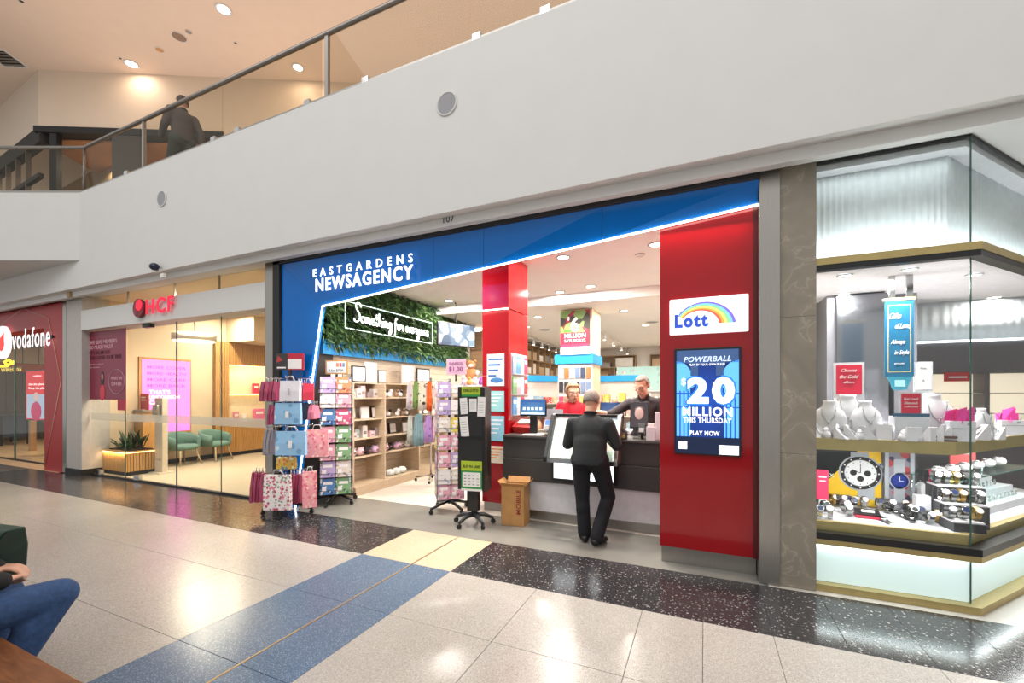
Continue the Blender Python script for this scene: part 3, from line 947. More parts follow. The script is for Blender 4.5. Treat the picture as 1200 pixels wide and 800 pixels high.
# leaflets on the pillar's front
lp = [(571, 591, 411, 452, '#eef1f0', 'white leaflet with blue car picture, topmost on the red inner pillar'),
      (572, 591, 454, 482, '#9fd6d6', 'pale turquoise leaflet in the middle of red inner pillar'),
      (573, 591, 483, 517, '#8cc3d8', 'light blue leaflet under turquoise one on red inner pillar'),
      (573, 591, 518, 543, '#e9dcc8', 'cream and orange leaflet, lowest on the red inner pillar')]
for k, (xa, xb, ya, yb, c, lb) in enumerate(lp):
    a, b = A(xa, ya + 4, PY0), A(xb, yb, PY0)
    z0, z1 = b.z, a.z
    t = T('leaflet', lb, 'leaflet', ((a.x + b.x) / 2, PY0 - 0.004, z0))
    P('sheet', MB(M('leaflet_' + c[1:], c, 0.4)).box(a.x, b.x, PY0 - 0.006, PY0 - 0.001, z0, z1), t, w=True)
    ink = M('leaflet_ink', ['#3b6fb2', '#f4f4f2', '#e8f2f6', '#d98a3a'][k], 0.5)
    mb = MB(ink)
    w_ = b.x - a.x; h_ = z1 - z0
    for j in range(4):
        mb.box(a.x + 0.02, a.x + w_ * (0.9 - 0.12 * j), PY0 - 0.0075, PY0 - 0.006, z1 - h_ * (0.2 + 0.17 * j), z1 - h_ * (0.14 + 0.17 * j))
    P('print', mb, t, w=True)
    if k == 0:
        P('picture', MB(M('leaflet_car', '#4b83bb', 0.4)).ball((a.x + w_ * 0.55, PY0 - 0.006, z0 + h_ * 0.18), w_ * 0.38, 0.003, h_ * 0.09), t, w=True)
# leaflet rack on the right hand face
rk = T('leaflet_rack', 'clear leaflet rack on the side of red inner pillar facing the counter', 'rack', (PX1, 5.7, 1.3))
P('back_plate', MB(M('rack_back', '#d8d3d2', 0.3)).box(PX1, PX1 + 0.01, 5.46, 6.02, 1.33, 2.22), rk, w=True)
lc = ['#5e9ed6', '#e8e4e0', '#c8476c', '#dfe7ee', '#7fb07c', '#e9b8c0', '#d6d9e2', '#b03540', '#9fb7d8']
for r_ in range(3):
    z = 1.36 + 0.29 * r_
    P('pocket', MB(glass('rack_plastic', (0.92, 0.93, 0.95, 1))).box(PX1 + 0.045, PX1 + 0.05, 5.46, 6.02, z - 0.01, z + 0.1), rk, w=True)
    P('pocket_floor', MB(WHITEL).box(PX1 + 0.01, PX1 + 0.05, 5.46, 6.02, z - 0.016, z - 0.01), rk, w=True)
    for j in range(4):
        c = lc[(r_ * 4 + j) % 9]
        y0 = 5.47 + 0.137 * j
        names = {'#5e9ed6': 'blue', '#e8e4e0': 'ivory', '#c8476c': 'rose', '#dfe7ee': 'pale', '#7fb07c': 'green', '#e9b8c0': 'pink', '#d6d9e2': 'silver', '#b03540': 'red', '#9fb7d8': 'sky blue'}
        ONE('leaflet', MB(M('rack_' + c[1:], c, 0.4)).box(PX1 + 0.015, PX1 + 0.03, y0, y0 + 0.125, z - 0.008, z + 0.24).use(PAPER).box(PX1 + 0.0301, PX1 + 0.031, y0 + 0.015, y0 + 0.11, z + 0.15, z + 0.2),
            f'{names[c]} leaflet {["nearest the mall", "second from the mall end", "third from the mall end", "at the far end"][j]} in {["bottom", "middle", "top"][r_]} row of pillar rack', 'leaflet', group='leaflets in the pillar rack')
tr = T('red_tray', 'red counter tray at the foot of the leaflet rack', 'tray', (-2.3, 5.55, 1.1))
P('shell', MB(REDM).loft([[(-0.12, -0.1, 0), (0.12, -0.1, 0), (0.12, 0.12, 0), (-0.12, 0.12, 0)], [(-0.15, -0.13, 0.09), (0.15, -0.13, 0.09), (0.15, 0.14, 0.16), (-0.15, 0.14, 0.16)]]), tr)
P('slip', MB(PAPER).box(-0.1, 0.1, -0.02, 0.1, 0.12, 0.165, rotx(0.3)), tr)

CX0, CX1, CY0 = -2.47, -0.40, 5.2
ct = T('shop_counter', 'long charcoal and white service counter between the two red pillars', 'counter', (-1.4, CY0, 0))
P('worktop', MB(M('counter_top', '#4a4644', 0.35)).box(CX0, CX1, CY0 - 0.02, 5.75, 1.07, 1.1), ct, w=True, bev=0.003)
P('upper_panel', MB(CHAR).box(CX0, CX1, CY0, 5.7, 0.80, 1.07), ct, w=True, bev=0.004)
P('middle_panel', MB(CHAR).box(CX0, CX1, CY0 - 0.012, 5.7, 0.51, 0.795), ct, w=True, bev=0.004)
P('lower_panel', MB(WHITEL).box(CX0 + 0.05, CX1, CY0 + 0.015, 5.7, 0.13, 0.51), ct, w=True)
P('kick_plate', MB(STEEL).box(CX0 + 0.05, CX1, CY0 + 0.07, 5.7, 0, 0.13), ct, w=True)
# instant ticket display
tk = T('ticket_display', 'tilted glass topped lottery ticket display built on the counter front', 'display', (-1.1, 5.1, 0.82))
a0 = A(647, 531, 5.1); a1 = A(722, 538, 5.1)
TX0, TX1 = a0.x, a1.x
zb0, zt0, yb0, yt0 = 0.86, 1.36, 4.95, 5.25
def slab(x0, x1, off, th, mb, s0=0.0, s1=1.0):
    n = Vector((0, -(zt0 - zb0), yt0 - yb0)).normalized()
    b = Vector((0, yb0, zb0)); t = Vector((0, yt0, zt0))
    p, q = b.lerp(t, s0) + n * off, b.lerp(t, s1) + n * off
    return mb.prism([(x0, p.y, p.z), (x1, p.y, p.z), (x1, q.y, q.z), (x0, q.y, q.z)], n * th)
P('side', MB(BLACK).prism([(TX0 - 0.05, 4.90, 0.82), (TX0 - 0.05, 4.90, 0.88), (TX0 - 0.05, 5.20, 1.38), (TX0 - 0.05, 5.30, 1.40), (TX0 - 0.05, 5.36, 1.36), (TX0 - 0.05, 5.36, 1.08), (TX0 - 0.05, 5.19, 0.82)], (0.05, 0, 0)), tk, w=True, bev=0.008)
P('side', MB(STEEL).prism([(TX1, 4.90, 0.82), (TX1, 4.90, 0.88), (TX1, 5.20, 1.38), (TX1, 5.30, 1.40), (TX1, 5.36, 1.36), (TX1, 5.36, 1.08), (TX1, 5.19, 0.82)], (0.05, 0, 0)), tk, w=True, bev=0.008)
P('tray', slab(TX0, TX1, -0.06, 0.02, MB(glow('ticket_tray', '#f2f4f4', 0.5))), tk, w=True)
P('cover_glass', slab(TX0, TX1, 0.0, 0.006, MB(GLASSM)), tk, w=True)
P('front_rail', MB(CHROME).box(TX0, TX1, 4.90, 4.93, 0.82, 0.875), tk, w=True)
P('top_rail', MB(BLACK).box(TX0 - 0.05, TX1 + 0.05, 5.26, 5.34, 1.35, 1.39), tk, w=True)
tc = ['#e8efe6', '#dfeaf5', '#cfe6d2', '#f2e8da', '#e9e9ee', '#d7ecec']
for r_ in range(4):
    for j in range(5):
        w_ = (TX1 - TX0 - 0.04) / 5
        x0 = TX0 + 0.02 + w_ * j
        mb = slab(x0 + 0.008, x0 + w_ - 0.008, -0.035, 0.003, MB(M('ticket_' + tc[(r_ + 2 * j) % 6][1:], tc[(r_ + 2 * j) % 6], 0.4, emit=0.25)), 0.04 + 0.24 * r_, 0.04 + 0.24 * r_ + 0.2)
        ONEW('ticket', mb, f'pale scratch ticket {ordn(j)} from the red inner pillar in {["lowest", "second", "third", "top"][r_]} row of tilted display', 'ticket', 'scratch tickets in the tilted display')
ks = T('counter_screen', 'bright white screen in black surround set low in the counter front', 'screen', ((TX0 + TX1) / 2, 5.13, 0.56))
P('surround', MB(BLACK).box(TX0 - 0.03, TX1 + 0.0, 5.14, 5.2, 0.555, 0.815), ks, w=True, bev=0.004)
P('display', MB(glow('white_display', '#f4fbff', 2.2)).box(TX0 + 0.01, TX1 - 0.04, 5.136, 5.14, 0.59, 0.79), ks, w=True)

# things on the counter
def monitor(name, loc, rz, w, h, scr, label, stand=0.16):
    t = T(name, label, 'monitor', loc, rz)
    P('casing', MB(BLACK).rbox(-w / 2, w / 2, -0.02, 0.02, stand, stand + h, 0.01), t)
    P('screen', MB(scr).box(-w / 2 + 0.015, w / 2 - 0.015, -0.023, -0.019, stand + 0.025, stand + h - 0.015), t)
    P('stand', MB(BLACK).box(-0.05, 0.05, 0.0, 0.06, 0.01, stand + 0.05), t, bev=0.005)
    P('base', MB(BLACK).rbox(-0.1, 0.1, -0.08, 0.1, 0, 0.015, 0.02), t)
    return t
p = A(625, 487, 5.42)
m = monitor('customer_monitor', (p.x, 5.42, 1.1), 0.12, 0.37, 0.235, disp('pos_display', '#20386a', '#4d86c8', '#a5d4ee', 0.9), 'flat black monitor with blue product screen at red pillar end of counter', 0.24)
mb = MB(glow('screen_icons', '#d8e9f2', 0.8))
for j in range(5):
    mb.box(-0.14 + 0.058 * j, -0.105 + 0.058 * j, -0.025, -0.023, 0.33, 0.365)
mb.use(glow('screen_bar', '#274c86', 0.8)).box(-0.16, 0.16, -0.025, -0.023, 0.435, 0.452).use(glow('screen_foot', '#e9f2f6', 0.9)).box(-0.16, 0.16, -0.025, -0.023, 0.272, 0.29)
P('screen_icons', mb, m)
p = A(629, 500, 5.6)
t = T('card_terminal', 'small payment terminal with blue screen beside the counter monitor', 'terminal', (A(643, 505, 5.45).x, 5.45, 1.1))
P('stem', MB(BLACK).cyl((0, 0.03, 0), (0, 0.03, 0.09), 0.02), t)
P('body', MB(WHITEL).box(-0.06, 0.06, -0.02, 0.01, 0.05, 0.2, rotx(-0.5)), t, bev=0.006)
P('screen', MB(glow('terminal_screen', '#3f67a8', 0.6)).box(-0.045, 0.045, -0.0235, -0.0195, 0.12, 0.19, rotx(-0.5), (0, -0.005, 0.125)), t)
P('keypad', MB(GREYINK).box(-0.045, 0.045, -0.0235, -0.0195, 0.06, 0.11, rotx(-0.5), (0, -0.005, 0.125)), t)
x = A(634, 508, 5.32).x
for k in range(3):
    ONE('paper_stack', MB(PAPER).box(-0.075, 0.075, -0.05, 0.05, 0, 0.012 + 0.006 * k, rotz(0.2 * k)), ['low stack of white slips nearest the counter monitor', 'white slip stack in middle of counter end', 'thicker white slip stack beside ticket display'][k], 'paper', (x - 0.16 + 0.17 * k, 5.30 + 0.03 * k, 1.1), group='slip stacks on the counter')
t = T('coin_tray', 'small brown coin mat and dish on counter edge beside ticket display', 'tray', (A(642, 509, 5.24).x, 5.26, 1.1))
P('mat', MB(M('brown_mat', '#7d6a57', 0.8)).rbox(-0.08, 0.08, -0.04, 0.05, 0, 0.008, 0.015), t)
P('dish', MB(M('brown_dish', '#8c7a66', 0.5)).lathe([(0.03, 0.008), (0.05, 0.012), (0.06, 0.035), (0.054, 0.035), (0.045, 0.016)], n=14), t)
# white perspex screen behind the monitor
p = A(650, 485, 5.75)
t = T('counter_shield', 'pale grey upright panel behind the counter monitor', 'panel', (p.x, 5.72, 1.1))
P('sheet', MB(M('grey_perspex', '#b9bcc2', 0.3)).box(-0.13, 0.13, 0, 0.012, 0.02, 0.33), t)
P('foot', MB(STEEL).box(-0.1, 0.1, -0.03, 0.04, 0, 0.02), t)
# staff-side register screen
p = A(720, 484, 6.0)
t = T('staff_bench', 'low white bench behind the serving staff', 'bench', (-1.0, 6.75, 0))
P('top', MB(WHITEL).box(-0.7, 0.5, -0.2, 0.25, 1.05, 1.09), t)
P('carcass', MB(WHITEL).box(-0.68, 0.48, -0.17, 0.25, 0.12, 1.05), t)
p = A(717, 484, 6.72)
monitor('register_monitor', (p.x, 6.72, 1.09), 0.2, 0.36, 0.30, disp('register_display', '#15233f', '#3c5f9f', '#9dbbe4', 0.8), 'black register monitor showing pale blue page on the staff bench', 0.13)
t = T('receipt_printer', 'black receipt printer behind the ticket display on counter', 'printer', (A(704, 487, 5.62).x, 5.64, 1.1))
P('body', MB(BLACK).rbox(-0.07, 0.07, -0.08, 0.08, 0, 0.16, 0.02), t)
P('paper', MB(PAPER).box(-0.035, 0.035, -0.03, -0.027, 0.15, 0.2), t)
# portrait tablet on arm
p = A(749, 482, 5.4)
t = T('customer_display', 'tilted tablet display showing a face, on a grey stand in front of the man', 'display', (p.x, 5.42, 1.1))
P('stand', MB(STEEL).box(-0.015, 0.015, 0.02, 0.05, 0, 0.25).box(-0.07, 0.07, -0.03, 0.07, 0, 0.012), t)
P('casing', MB(BLACK).box(-0.11, 0.11, -0.012, 0.012, 0.12, 0.45, rotx(-0.25)), t, bev=0.004)
P('screen', MB(disp('portrait_display', '#5b5059', '#75656c', '#8d7c80', 0.35)).box(-0.1, 0.1, -0.016, -0.012, 0.135, 0.435, rotx(-0.25), (0, 0, 0.285)), t)
P('screen_portrait', MB(glow('portrait_skin', '#a58a84', 0.3)).ball((0.0, -0.017, 0.305), 0.055, 0.004, 0.075, rot=rotx(-0.25)).use(glow('portrait_hair', '#4a3c3c', 0.2)).ball((0.0, -0.0, 0.352), 0.06, 0.004, 0.04, rot=rotx(-0.25)), t)
P('arm', MB(BLACK).box(-0.03, 0.03, 0.0, 0.04, 0.1, 0.22), t)
t = T('card_reader', 'black card reader on a short post below the face display', 'terminal', (A(752, 508, 5.32).x, 5.32, 1.1))
P('body', MB(BLACK).box(-0.04, 0.04, -0.02, 0.02, 0.06, 0.19, rotx(-0.5)), t, bev=0.006)
P('post', MB(BLACK).cyl((0, 0.02, 0), (0, 0.02, 0.09), 0.014), t)
P('keypad', MB(GREYINK).box(-0.028, 0.028, -0.0235, -0.0195, 0.075, 0.13, rotx(-0.5), (0, 0, 0.125)), t)
t = T('slip_box', 'white ticket slip box on the counter near red lottery pillar', 'box', (A(757, 508, 5.3).x + 0.06, 5.27, 1.1))
P('box', MB(WHITEL).box(-0.05, 0.05, -0.04, 0.04, 0, 0.16), t, bev=0.004)
P('slips', MB(PAPER).box(-0.035, 0.035, -0.02, 0.02, 0.15, 0.2), t)
t = T('pen_stand', 'tall pale card stand at the counter end beside red lottery pillar', 'stand', (A(771, 500, 5.4).x, 5.38, 1.1))
P('column', MB(WHITEL).box(-0.03, 0.03, -0.03, 0.03, 0, 0.33), t, bev=0.004)
P('foot', MB(WHITEL).box(-0.05, 0.05, -0.05, 0.05, 0, 0.012), t)
t = T('trinket_dish', 'small house shaped green and gold trinket box on the counter by the display', 'ornament', (A(729, 509, 5.27).x, 5.27, 1.1))
P('house', MB(M('dark_green_glaze', '#3c4a42', 0.35)).box(-0.06, 0.06, -0.04, 0.04, 0, 0.08), t)
P('roof', MB(M('slate_glaze', '#55585a', 0.4)).prism([(-0.075, -0.05, 0.08), (0.075, -0.05, 0.08), (0, -0.05, 0.145)], (0, 0.1, 0)), t)
P('gilding', MB(M('gilt', '#c9b27a', 0.4)).ball((-0.025, -0.042, 0.035), 0.022, 0.008, 0.022).ball((0.025, -0.042, 0.035), 0.022, 0.008, 0.022).box(-0.05, 0.05, -0.043, -0.039, 0.066, 0.078), t)
t = T('flat_document_tray', 'grey document tray on counter beside the man', 'tray', (A(722, 493, 5.62).x, 5.5, 1.1))
P('tray', MB(M('grey_tray', '#8f8c8b', 0.5)).box(-0.1, 0.1, -0.07, 0.07, 0, 0.03), t, bev=0.004)
P('papers', MB(PAPER).box(-0.085, 0.085, -0.06, 0.06, 0.03, 0.045), t)

# tall carton on the floor
a, b = A(588, 610, 4.98), A(620, 613, 4.98)
t = T('kraft_carton', 'tall open brown carton standing by the red inner pillar', 'carton', (-2.2, 5.0, 0), 0.12)
w_, d_, h_ = 0.15, 0.13, 0.50
mb = MB(KRAFT)
for x0, x1, y0, y1 in ((-w_, w_, -d_, -d_ + 0.006), (-w_, w_, d_ - 0.006, d_), (-w_, -w_ + 0.006, -d_, d_), (w_ - 0.006, w_, -d_, d_)):
    mb.box(x0, x1, y0, y1, 0, h_)
mb.box(-w_, w_, -d_, d_, 0, 0.006)
P('body', mb, t)
P('flap', MB(KRAFT).box(-w_, w_, -d_ - 0.05, -d_, h_ - 0.006, h_, rotx(-0.9), (0, -d_, h_)), t)
P('flap', MB(KRAFT).box(-w_, w_, d_, d_ + 0.08, h_ - 0.006, h_, rotx(1.0), (0, d_, h_)), t)
P('flap', MB(KRAFT).box(-w_ - 0.07, -w_, -d_, d_, h_ - 0.006, h_, roty(0.9), (-w_, 0, h_)), t)
P('flap', MB(KRAFT).box(w_, w_ + 0.07, -d_, d_, h_ - 0.006, h_, roty(-0.9), (w_, 0, h_)), t)
me = TX('MOBILE', 0.3, 0.055, M('carton_print', '#8e2f2a', 0.7), t, (0, 0, 0), bold=0.02, world=False)
me.rotation_euler = (0, -PI / 2, 0); me.location = (0.075, -d_ - 0.003, 0.3)

# ================================================================ SHOP INTERIOR
# left wall: plant wall, neon, blue band, shelving bays
XW = -5.6
nl = T('plant_wall', 'dense artificial green plant wall above the blue band', 'plant wall', (XW, 7.2, 2.5))
P('backing', MB(M('plant_backing', '#1c2a17', 0.9)).box(XW, XW + 0.04, 4.95, 9.4, 2.52, 3.59), nl, w=True)
def leafmesh(n, y0, y1, z0, z1, x, seed, name):
    rnd = random.Random(seed)
    cols = ['#2f4a22', '#3d5f2a', '#54763a', '#26401f', '#6c8a4a', '#33512a']
    mb = MB()
    mats = [M('leaf_' + c[1:], c, 0.5, 0, 0.15, 30) for c in cols]
    for _ in range(n):
        mb.use(rnd.choice(mats))
        yy, zz = rnd.uniform(y0, y1), rnd.uniform(z0, z1)
        l, w = rnd.uniform(0.07, 0.2), rnd.uniform(0.008, 0.022)
        d = Vector((rnd.uniform(0.2, 0.9), rnd.uniform(-0.8, 0.8), rnd.uniform(-1.0, 0.5))).normalized()
        sdv = d.cross(Vector((rnd.uniform(-1, 1), rnd.uniform(-1, 1), rnd.uniform(-1, 1)))).normalized()
        p = Vector((x + rnd.uniform(0, 0.05), yy, zz))
        dr = Vector((0, 0, -0.25 * l))
        mb.add([p, p + d * l * 0.5 + sdv * w, p + d * l + dr, p + d * l * 0.5 - sdv * w], [(0, 1, 2, 3)])
    return mb
P('foliage', leafmesh(6500, 4.95, 9.4, 2.5, 3.56, XW + 0.04, 3, 'foliage'), nl, kind='stuff', w=True)
P('foliage', leafmesh(500, 4.95, 9.4, 2.4, 2.55, XW + 0.1, 4, 'foliage'), nl, kind='stuff', w=True)
S('trim_5', MB(BLUEM).box(XW, XW + 0.1, 4.95, 9.4, 2.28, 2.52))
# neon sign
na, nb = AX(404.5, 353, XW + 0.16), AX(506.5, 378, XW + 0.16)
n0, n1 = AX(404.5, 384.5, XW + 0.16), AX(506.5, 402, XW + 0.16)
Y0n, Y1n, Z1n, Z0n = na.y, nb.y, (na.z + nb.z) / 2, (n0.z + n1.z) / 2
ns = T('neon_sign', 'white handwritten neon sign on clear panel against the plant wall', 'sign', (XW + 0.16, (Y0n + Y1n) / 2, Z0n))
xN = XW + 0.16
P('panel', MB(glass('neon_panel', (0.6, 0.66, 0.64, 1))).box(xN - 0.012, xN, Y0n, Y1n, Z0n, Z1n), ns, w=True)
P('edge_light', MB(glow('neon_edge', '#eafff4', 1.3)).tube([(xN, Y0n, Z0n), (xN, Y1n, Z0n), (xN, Y1n, Z1n), (xN, Y0n, Z1n)], 0.009, 5, closed=True), ns, w=True)
SC = {  # single-line script, x to the right, y up, x-height 1
 'S': (1.3, [[(1.35, 2.3), (1.2, 2.75), (0.6, 2.85), (0.25, 2.4), (0.5, 1.85), (1.0, 1.3), (1.05, 0.6), (0.6, 0.05), (0.05, 0.1), (-0.1, 0.5)]]),
 'o': (0.95, [[(0.45, 0.95), (0.12, 0.75), (0.1, 0.3), (0.4, 0.02), (0.72, 0.25), (0.72, 0.7), (0.45, 0.95), (0.7, 0.8), (0.95, 0.7)]]),
 'm': (1.4, [[(0.0, 0.7), (0.18, 0.95), (0.2, 0.02)], [(0.2, 0.5), (0.42, 0.95), (0.6, 0.8), (0.62, 0.02)], [(0.62, 0.5), (0.85, 0.95), (1.05, 0.75), (1.05, 0.2), (1.15, 0.02), (1.4, 0.3)]]),
 'e': (0.9, [[(0.05, 0.4), (0.5, 0.5), (0.65, 0.75), (0.45, 0.97), (0.15, 0.75), (0.15, 0.25), (0.45, 0.0), (0.9, 0.35)]]),
 't': (0.75, [[(0.35, 1.75), (0.3, 0.3), (0.45, 0.02), (0.75, 0.3)], [(0.02, 1.2), (0.8, 1.35)]]),
 'h': (1.0, [[(0.2, 2.0), (0.15, 0.02)], [(0.16, 0.5), (0.45, 0.95), (0.65, 0.75), (0.65, 0.15), (0.8, 0.02), (1.0, 0.3)]]),
 'i': (0.5, [[(0.15, 0.9), (0.15, 0.2), (0.28, 0.02), (0.5, 0.3)], [(0.18, 1.3), (0.2, 1.36)]]),
 'n': (1.0, [[(0.0, 0.75), (0.15, 0.95), (0.17, 0.02)], [(0.17, 0.5), (0.42, 0.95), (0.62, 0.75), (0.62, 0.15), (0.78, 0.02), (1.0, 0.35)]]),
 'g': (0.95, [[(0.65, 0.8), (0.4, 0.97), (0.1, 0.7), (0.12, 0.2), (0.4, 0.03), (0.66, 0.3), (0.68, 0.9), (0.68, -0.5), (0.4, -0.95), (0.12, -0.7), (0.5, -0.2), (0.95, 0.3)]]),
 ' ': (0.55, []),
 'f': (0.8, [[(0.75, 1.7), (0.5, 1.95), (0.32, 1.6), (0.25, 0.2), (0.2, -0.7), (0.02, -0.85)], [(0.0, 0.95), (0.6, 1.02)]]),
 'r': (0.75, [[(0.0, 0.7), (0.18, 0.97), (0.25, 0.75), (0.6, 0.9), (0.55, 0.3), (0.65, 0.02), (0.75, 0.2)]]),
 'v': (0.8, [[(0.02, 0.9), (0.2, 0.5), (0.35, 0.02), (0.55, 0.5), (0.65, 0.95), (0.8, 0.8)]]),
 'y': (0.95, [[(0.08, 0.95), (0.15, 0.3), (0.4, 0.05), (0.62, 0.4), (0.66, 0.95), (0.66, -0.5), (0.4, -0.95), (0.12, -0.7), (0.5, -0.2), (0.95, 0.3)]]),
}
def smooth(pts, n=5):
    out = []
    P_ = [pts[0]] + pts + [pts[-1]]
    for i in range(1, len(P_) - 2):
        for k in range(n):
            t = k / n
            a, b, c, d = P_[i - 1], P_[i], P_[i + 1], P_[i + 2]
            out.append(tuple(0.5 * (2 * b[j] + (c[j] - a[j]) * t + (2 * a[j] - 5 * b[j] + 4 * c[j] - d[j]) * t * t + (3 * b[j] - a[j] - 3 * c[j] + d[j]) * t ** 3) for j in (0, 1)))
    out.append(pts[-1])
    return out
def script(txt, width, height, fn, r, mat, parent, name='letter'):
    tot = sum(SC[c][0] for c in txt)
    k = width / tot
    kz = height / 3.7
    x = 0
    for c in txt:
        adv, strokes = SC[c]
        if strokes:
            mb = MB(mat)
            for st in strokes:
                mb.tube([fn((x + px_) * k, (py_ + 1.0) * kz) for px_, py_ in smooth(st)], r, 5)
            P(name, mb, parent, w=True)
        x += adv
script('Something for everyone', (Y1n - Y0n) * 0.86, (Z1n - Z0n) * 0.95, lambda u, v_: (xN + 0.012, Y0n + (Y1n - Y0n) * 0.08 + u, Z0n + 0.02 + v_), 0.0115, NEON, ns)
# wall television
p = AD(535, 392.5, 9.1)
tv = T('wall_television', 'black television with icy blue picture hanging past the plant wall', 'television', (p.x, p.y, p.z - 0.25), math.radians(62))
P('casing', MB(BLACK).rbox(-0.46, 0.46, -0.02, 0.03, 0, 0.5, 0.01), tv)
P('screen', MB(prt('tv_picture', '#5f7f9f', ['#3a5470', '#7f9ab4', '#b9c8d8', '#43607f'], 6, 0.3, 0.6, emit=0.22)).box(-0.44, 0.44, -0.024, -0.02, 0.025, 0.48), tv)
P('bracket', MB(BLACK).cyl((0, 0.04, 0.4), (0, 0.06, 0.95), 0.02), tv)

# slatwall and shelving bays
slat = MB(SLATW)
for k in range(19):
    z = 0.14 + 0.115 * k
    slat.box(XW, XW + 0.02, 4.95, 9.4, z, z + 0.108)
S('wall_left', MB(M('slat_groove', '#a2917a', 0.7)).box(XW - 0.01, XW + 0.004, 4.95, 9.4, 0.1, 2.28))
sp = P('slat_panel', slat, [o for o in COL.objects if o.name.startswith('wall_left')][-1], kind='stuff')
XS = -5.15
bays = [(5.22, 6.0), (6.0, 7.0), (7.0, 8.0), (8.0, 9.0)]
SHZ = [0.60, 0.90, 1.22, 1.58]
wh = ['bay nearest the mall', 'second bay from mall', 'third bay from mall', 'bay farthest from mall']
for bi, (y0, y1) in enumerate(bays):
    t = T('shelving_bay', f'pale oak wall shelving, {wh[bi]}, under the plant wall', 'shelving', (XW, y0, 0))
    P('side_panel', MB(OAK).box(XW + 0.02, XS, y1 - 0.03, y1, 0.12, 1.82), t, w=True, bev=0.002)
    if bi == 0: P('side_panel', MB(OAK).box(XW + 0.02, XS, y0 - 0.0, y0 + 0.03, 0.12, 1.82), t, w=True, bev=0.002)
    P('base', MB(OAK).box(XW + 0.02, XS + 0.06, y0, y1, 0, 0.14), t, w=True, bev=0.002)
    for z in SHZ:
        P('shelf', MB(OAK).box(XW + 0.02, XS - 0.05, y0 + 0.03, y1 - 0.03, z - 0.02, z), t, w=True)
    P('top_ledge', MB(OAK).box(XW + 0.02, XS - 0.2, y0, y1, 1.82, 1.84), t, w=True)
# goods on the shelves
rnd = random.Random(5)
def place_goods(kind, bi, si, pos, k):
    x, y, z = pos
    where = f'{["lowest", "second", "third", "top"][si]} shelf, {wh[bi]}'
    idx = ordn(k)
    if kind == 'plush':
        c = ['#efe9e6', '#f2c9cf', '#2e2b2d', '#d3b3cf', '#c9b8a8', '#f4f1ee'][(k + bi) % 6]
        nm = {'#efe9e6': 'white', '#f2c9cf': 'pink', '#2e2b2d': 'black', '#d3b3cf': 'lilac', '#c9b8a8': 'tan', '#f4f1ee': 'cream'}[c]
        t = T('plush_ball', f'round {nm} plush toy, {idx} on the {where}', 'toy', (x, y, z), 0, 'round plush toys on the wall shelves')
        mm = M('plush_' + nm, c, 0.9, 0, 0.15, 60)
        P('body', MB(mm).ball((0, 0, 0.07), 0.08, 0.08, 0.07), t)
        P('ear', MB(mm).ball((0.02, 0.05, 0.13), 0.02), t)
        P('ear', MB(mm).ball((0.02, -0.05, 0.13), 0.02), t)
        P('face', MB(M('plush_face', '#8e5a63', 0.8)).ball((0.072, 0, 0.07), 0.015, 0.03, 0.018), t)
    elif kind == 'frame':
        nm = ['silver', 'white', 'black'][(k + bi) % 3]
        t = T('photo_frame', f'{nm} photo frame, {idx} on the {where}', 'photo frame', (x, y, z), 0, 'photo frames on the wall shelves')
        P('frame', MB([STEEL, WHITEL, BLACK][(k + bi) % 3]).box(-0.01, 0.01, -0.1, 0.1, 0, 0.2, roty(-0.12), (0, 0, 0)), t)
        P('picture', MB(PAPER).box(0.0105, 0.012, -0.08, 0.08, 0.02, 0.18, roty(-0.12), (0, 0, 0)), t)
    elif kind == 'box':
        c = ['#e6ddd4', '#cfc6c1', '#d9b8bd', '#b9c4c4', '#8d7f79'][(k * 2 + bi + si) % 5]
        nm = {'#e6ddd4': 'ivory', '#cfc6c1': 'grey', '#d9b8bd': 'blush', '#b9c4c4': 'pale blue', '#8d7f79': 'taupe'}[c]
        h = 0.10 + 0.05 * ((k * 7 + bi) % 3)
        t = T('gift_box', f'small {nm} gift box, {idx} on the {where}', 'box', (x, y, z), 0, 'gift boxes on the wall shelves')
        P('carton', MB(M('gift_' + nm, c, 0.5)).box(-0.05, 0.05, -0.055, 0.055, 0, h), t, bev=0.003)
        P('label_band', MB(M('gift_band', '#8a7d80', 0.5)).box(0.05, 0.0515, -0.035, 0.035, h * 0.3, h * 0.55), t)
    elif kind == 'figurine':
        nm = ['black and white', 'white', 'brown'][(k + si) % 3]
        m1 = [M('fig_w', '#ece7e3', 0.4), M('fig_w', '#ece7e3', 0.4), M('fig_br', '#8a6a52', 0.5)][(k + si) % 3]
        t = T('figurine', f'small {nm} animal figurine, {idx} on the {where}', 'figurine', (x, y, z), 0, 'figurines on the wall shelves')
        P('body', MB(m1).ball((0, 0, 0.05), 0.04, 0.055, 0.05), t)
        P('head', MB(INK if (k + si) % 3 == 0 else m1).ball((0.01, 0.03, 0.115), 0.03), t)
        P('base', MB(INK if (k + si) % 3 == 0 else OAK).lathe([(0.05, 0), (0.05, 0.01)], n=12), t)
plan = {0: ['plush', 'box', 'frame', 'box'], 1: ['plush', 'frame', 'figurine', 'figurine'], 2: ['plush', 'box', 'frame', 'box'], 3: ['box', 'box', 'figurine', 'frame']}
for bi, (y0, y1) in enumerate(bays):
    for si, z in enumerate(SHZ):
        kd_ = plan[bi][si]
        n = {'plush': 5, 'box': 6, 'frame': 3, 'figurine': 5}[kd_]
        for k in range(n):
            place_goods(kd_, bi, si, (XW + 0.24 + rnd.uniform(-0.03, 0.06), y0 + 0.1 + (k + 0.35) * 0.84 / n, z), k)
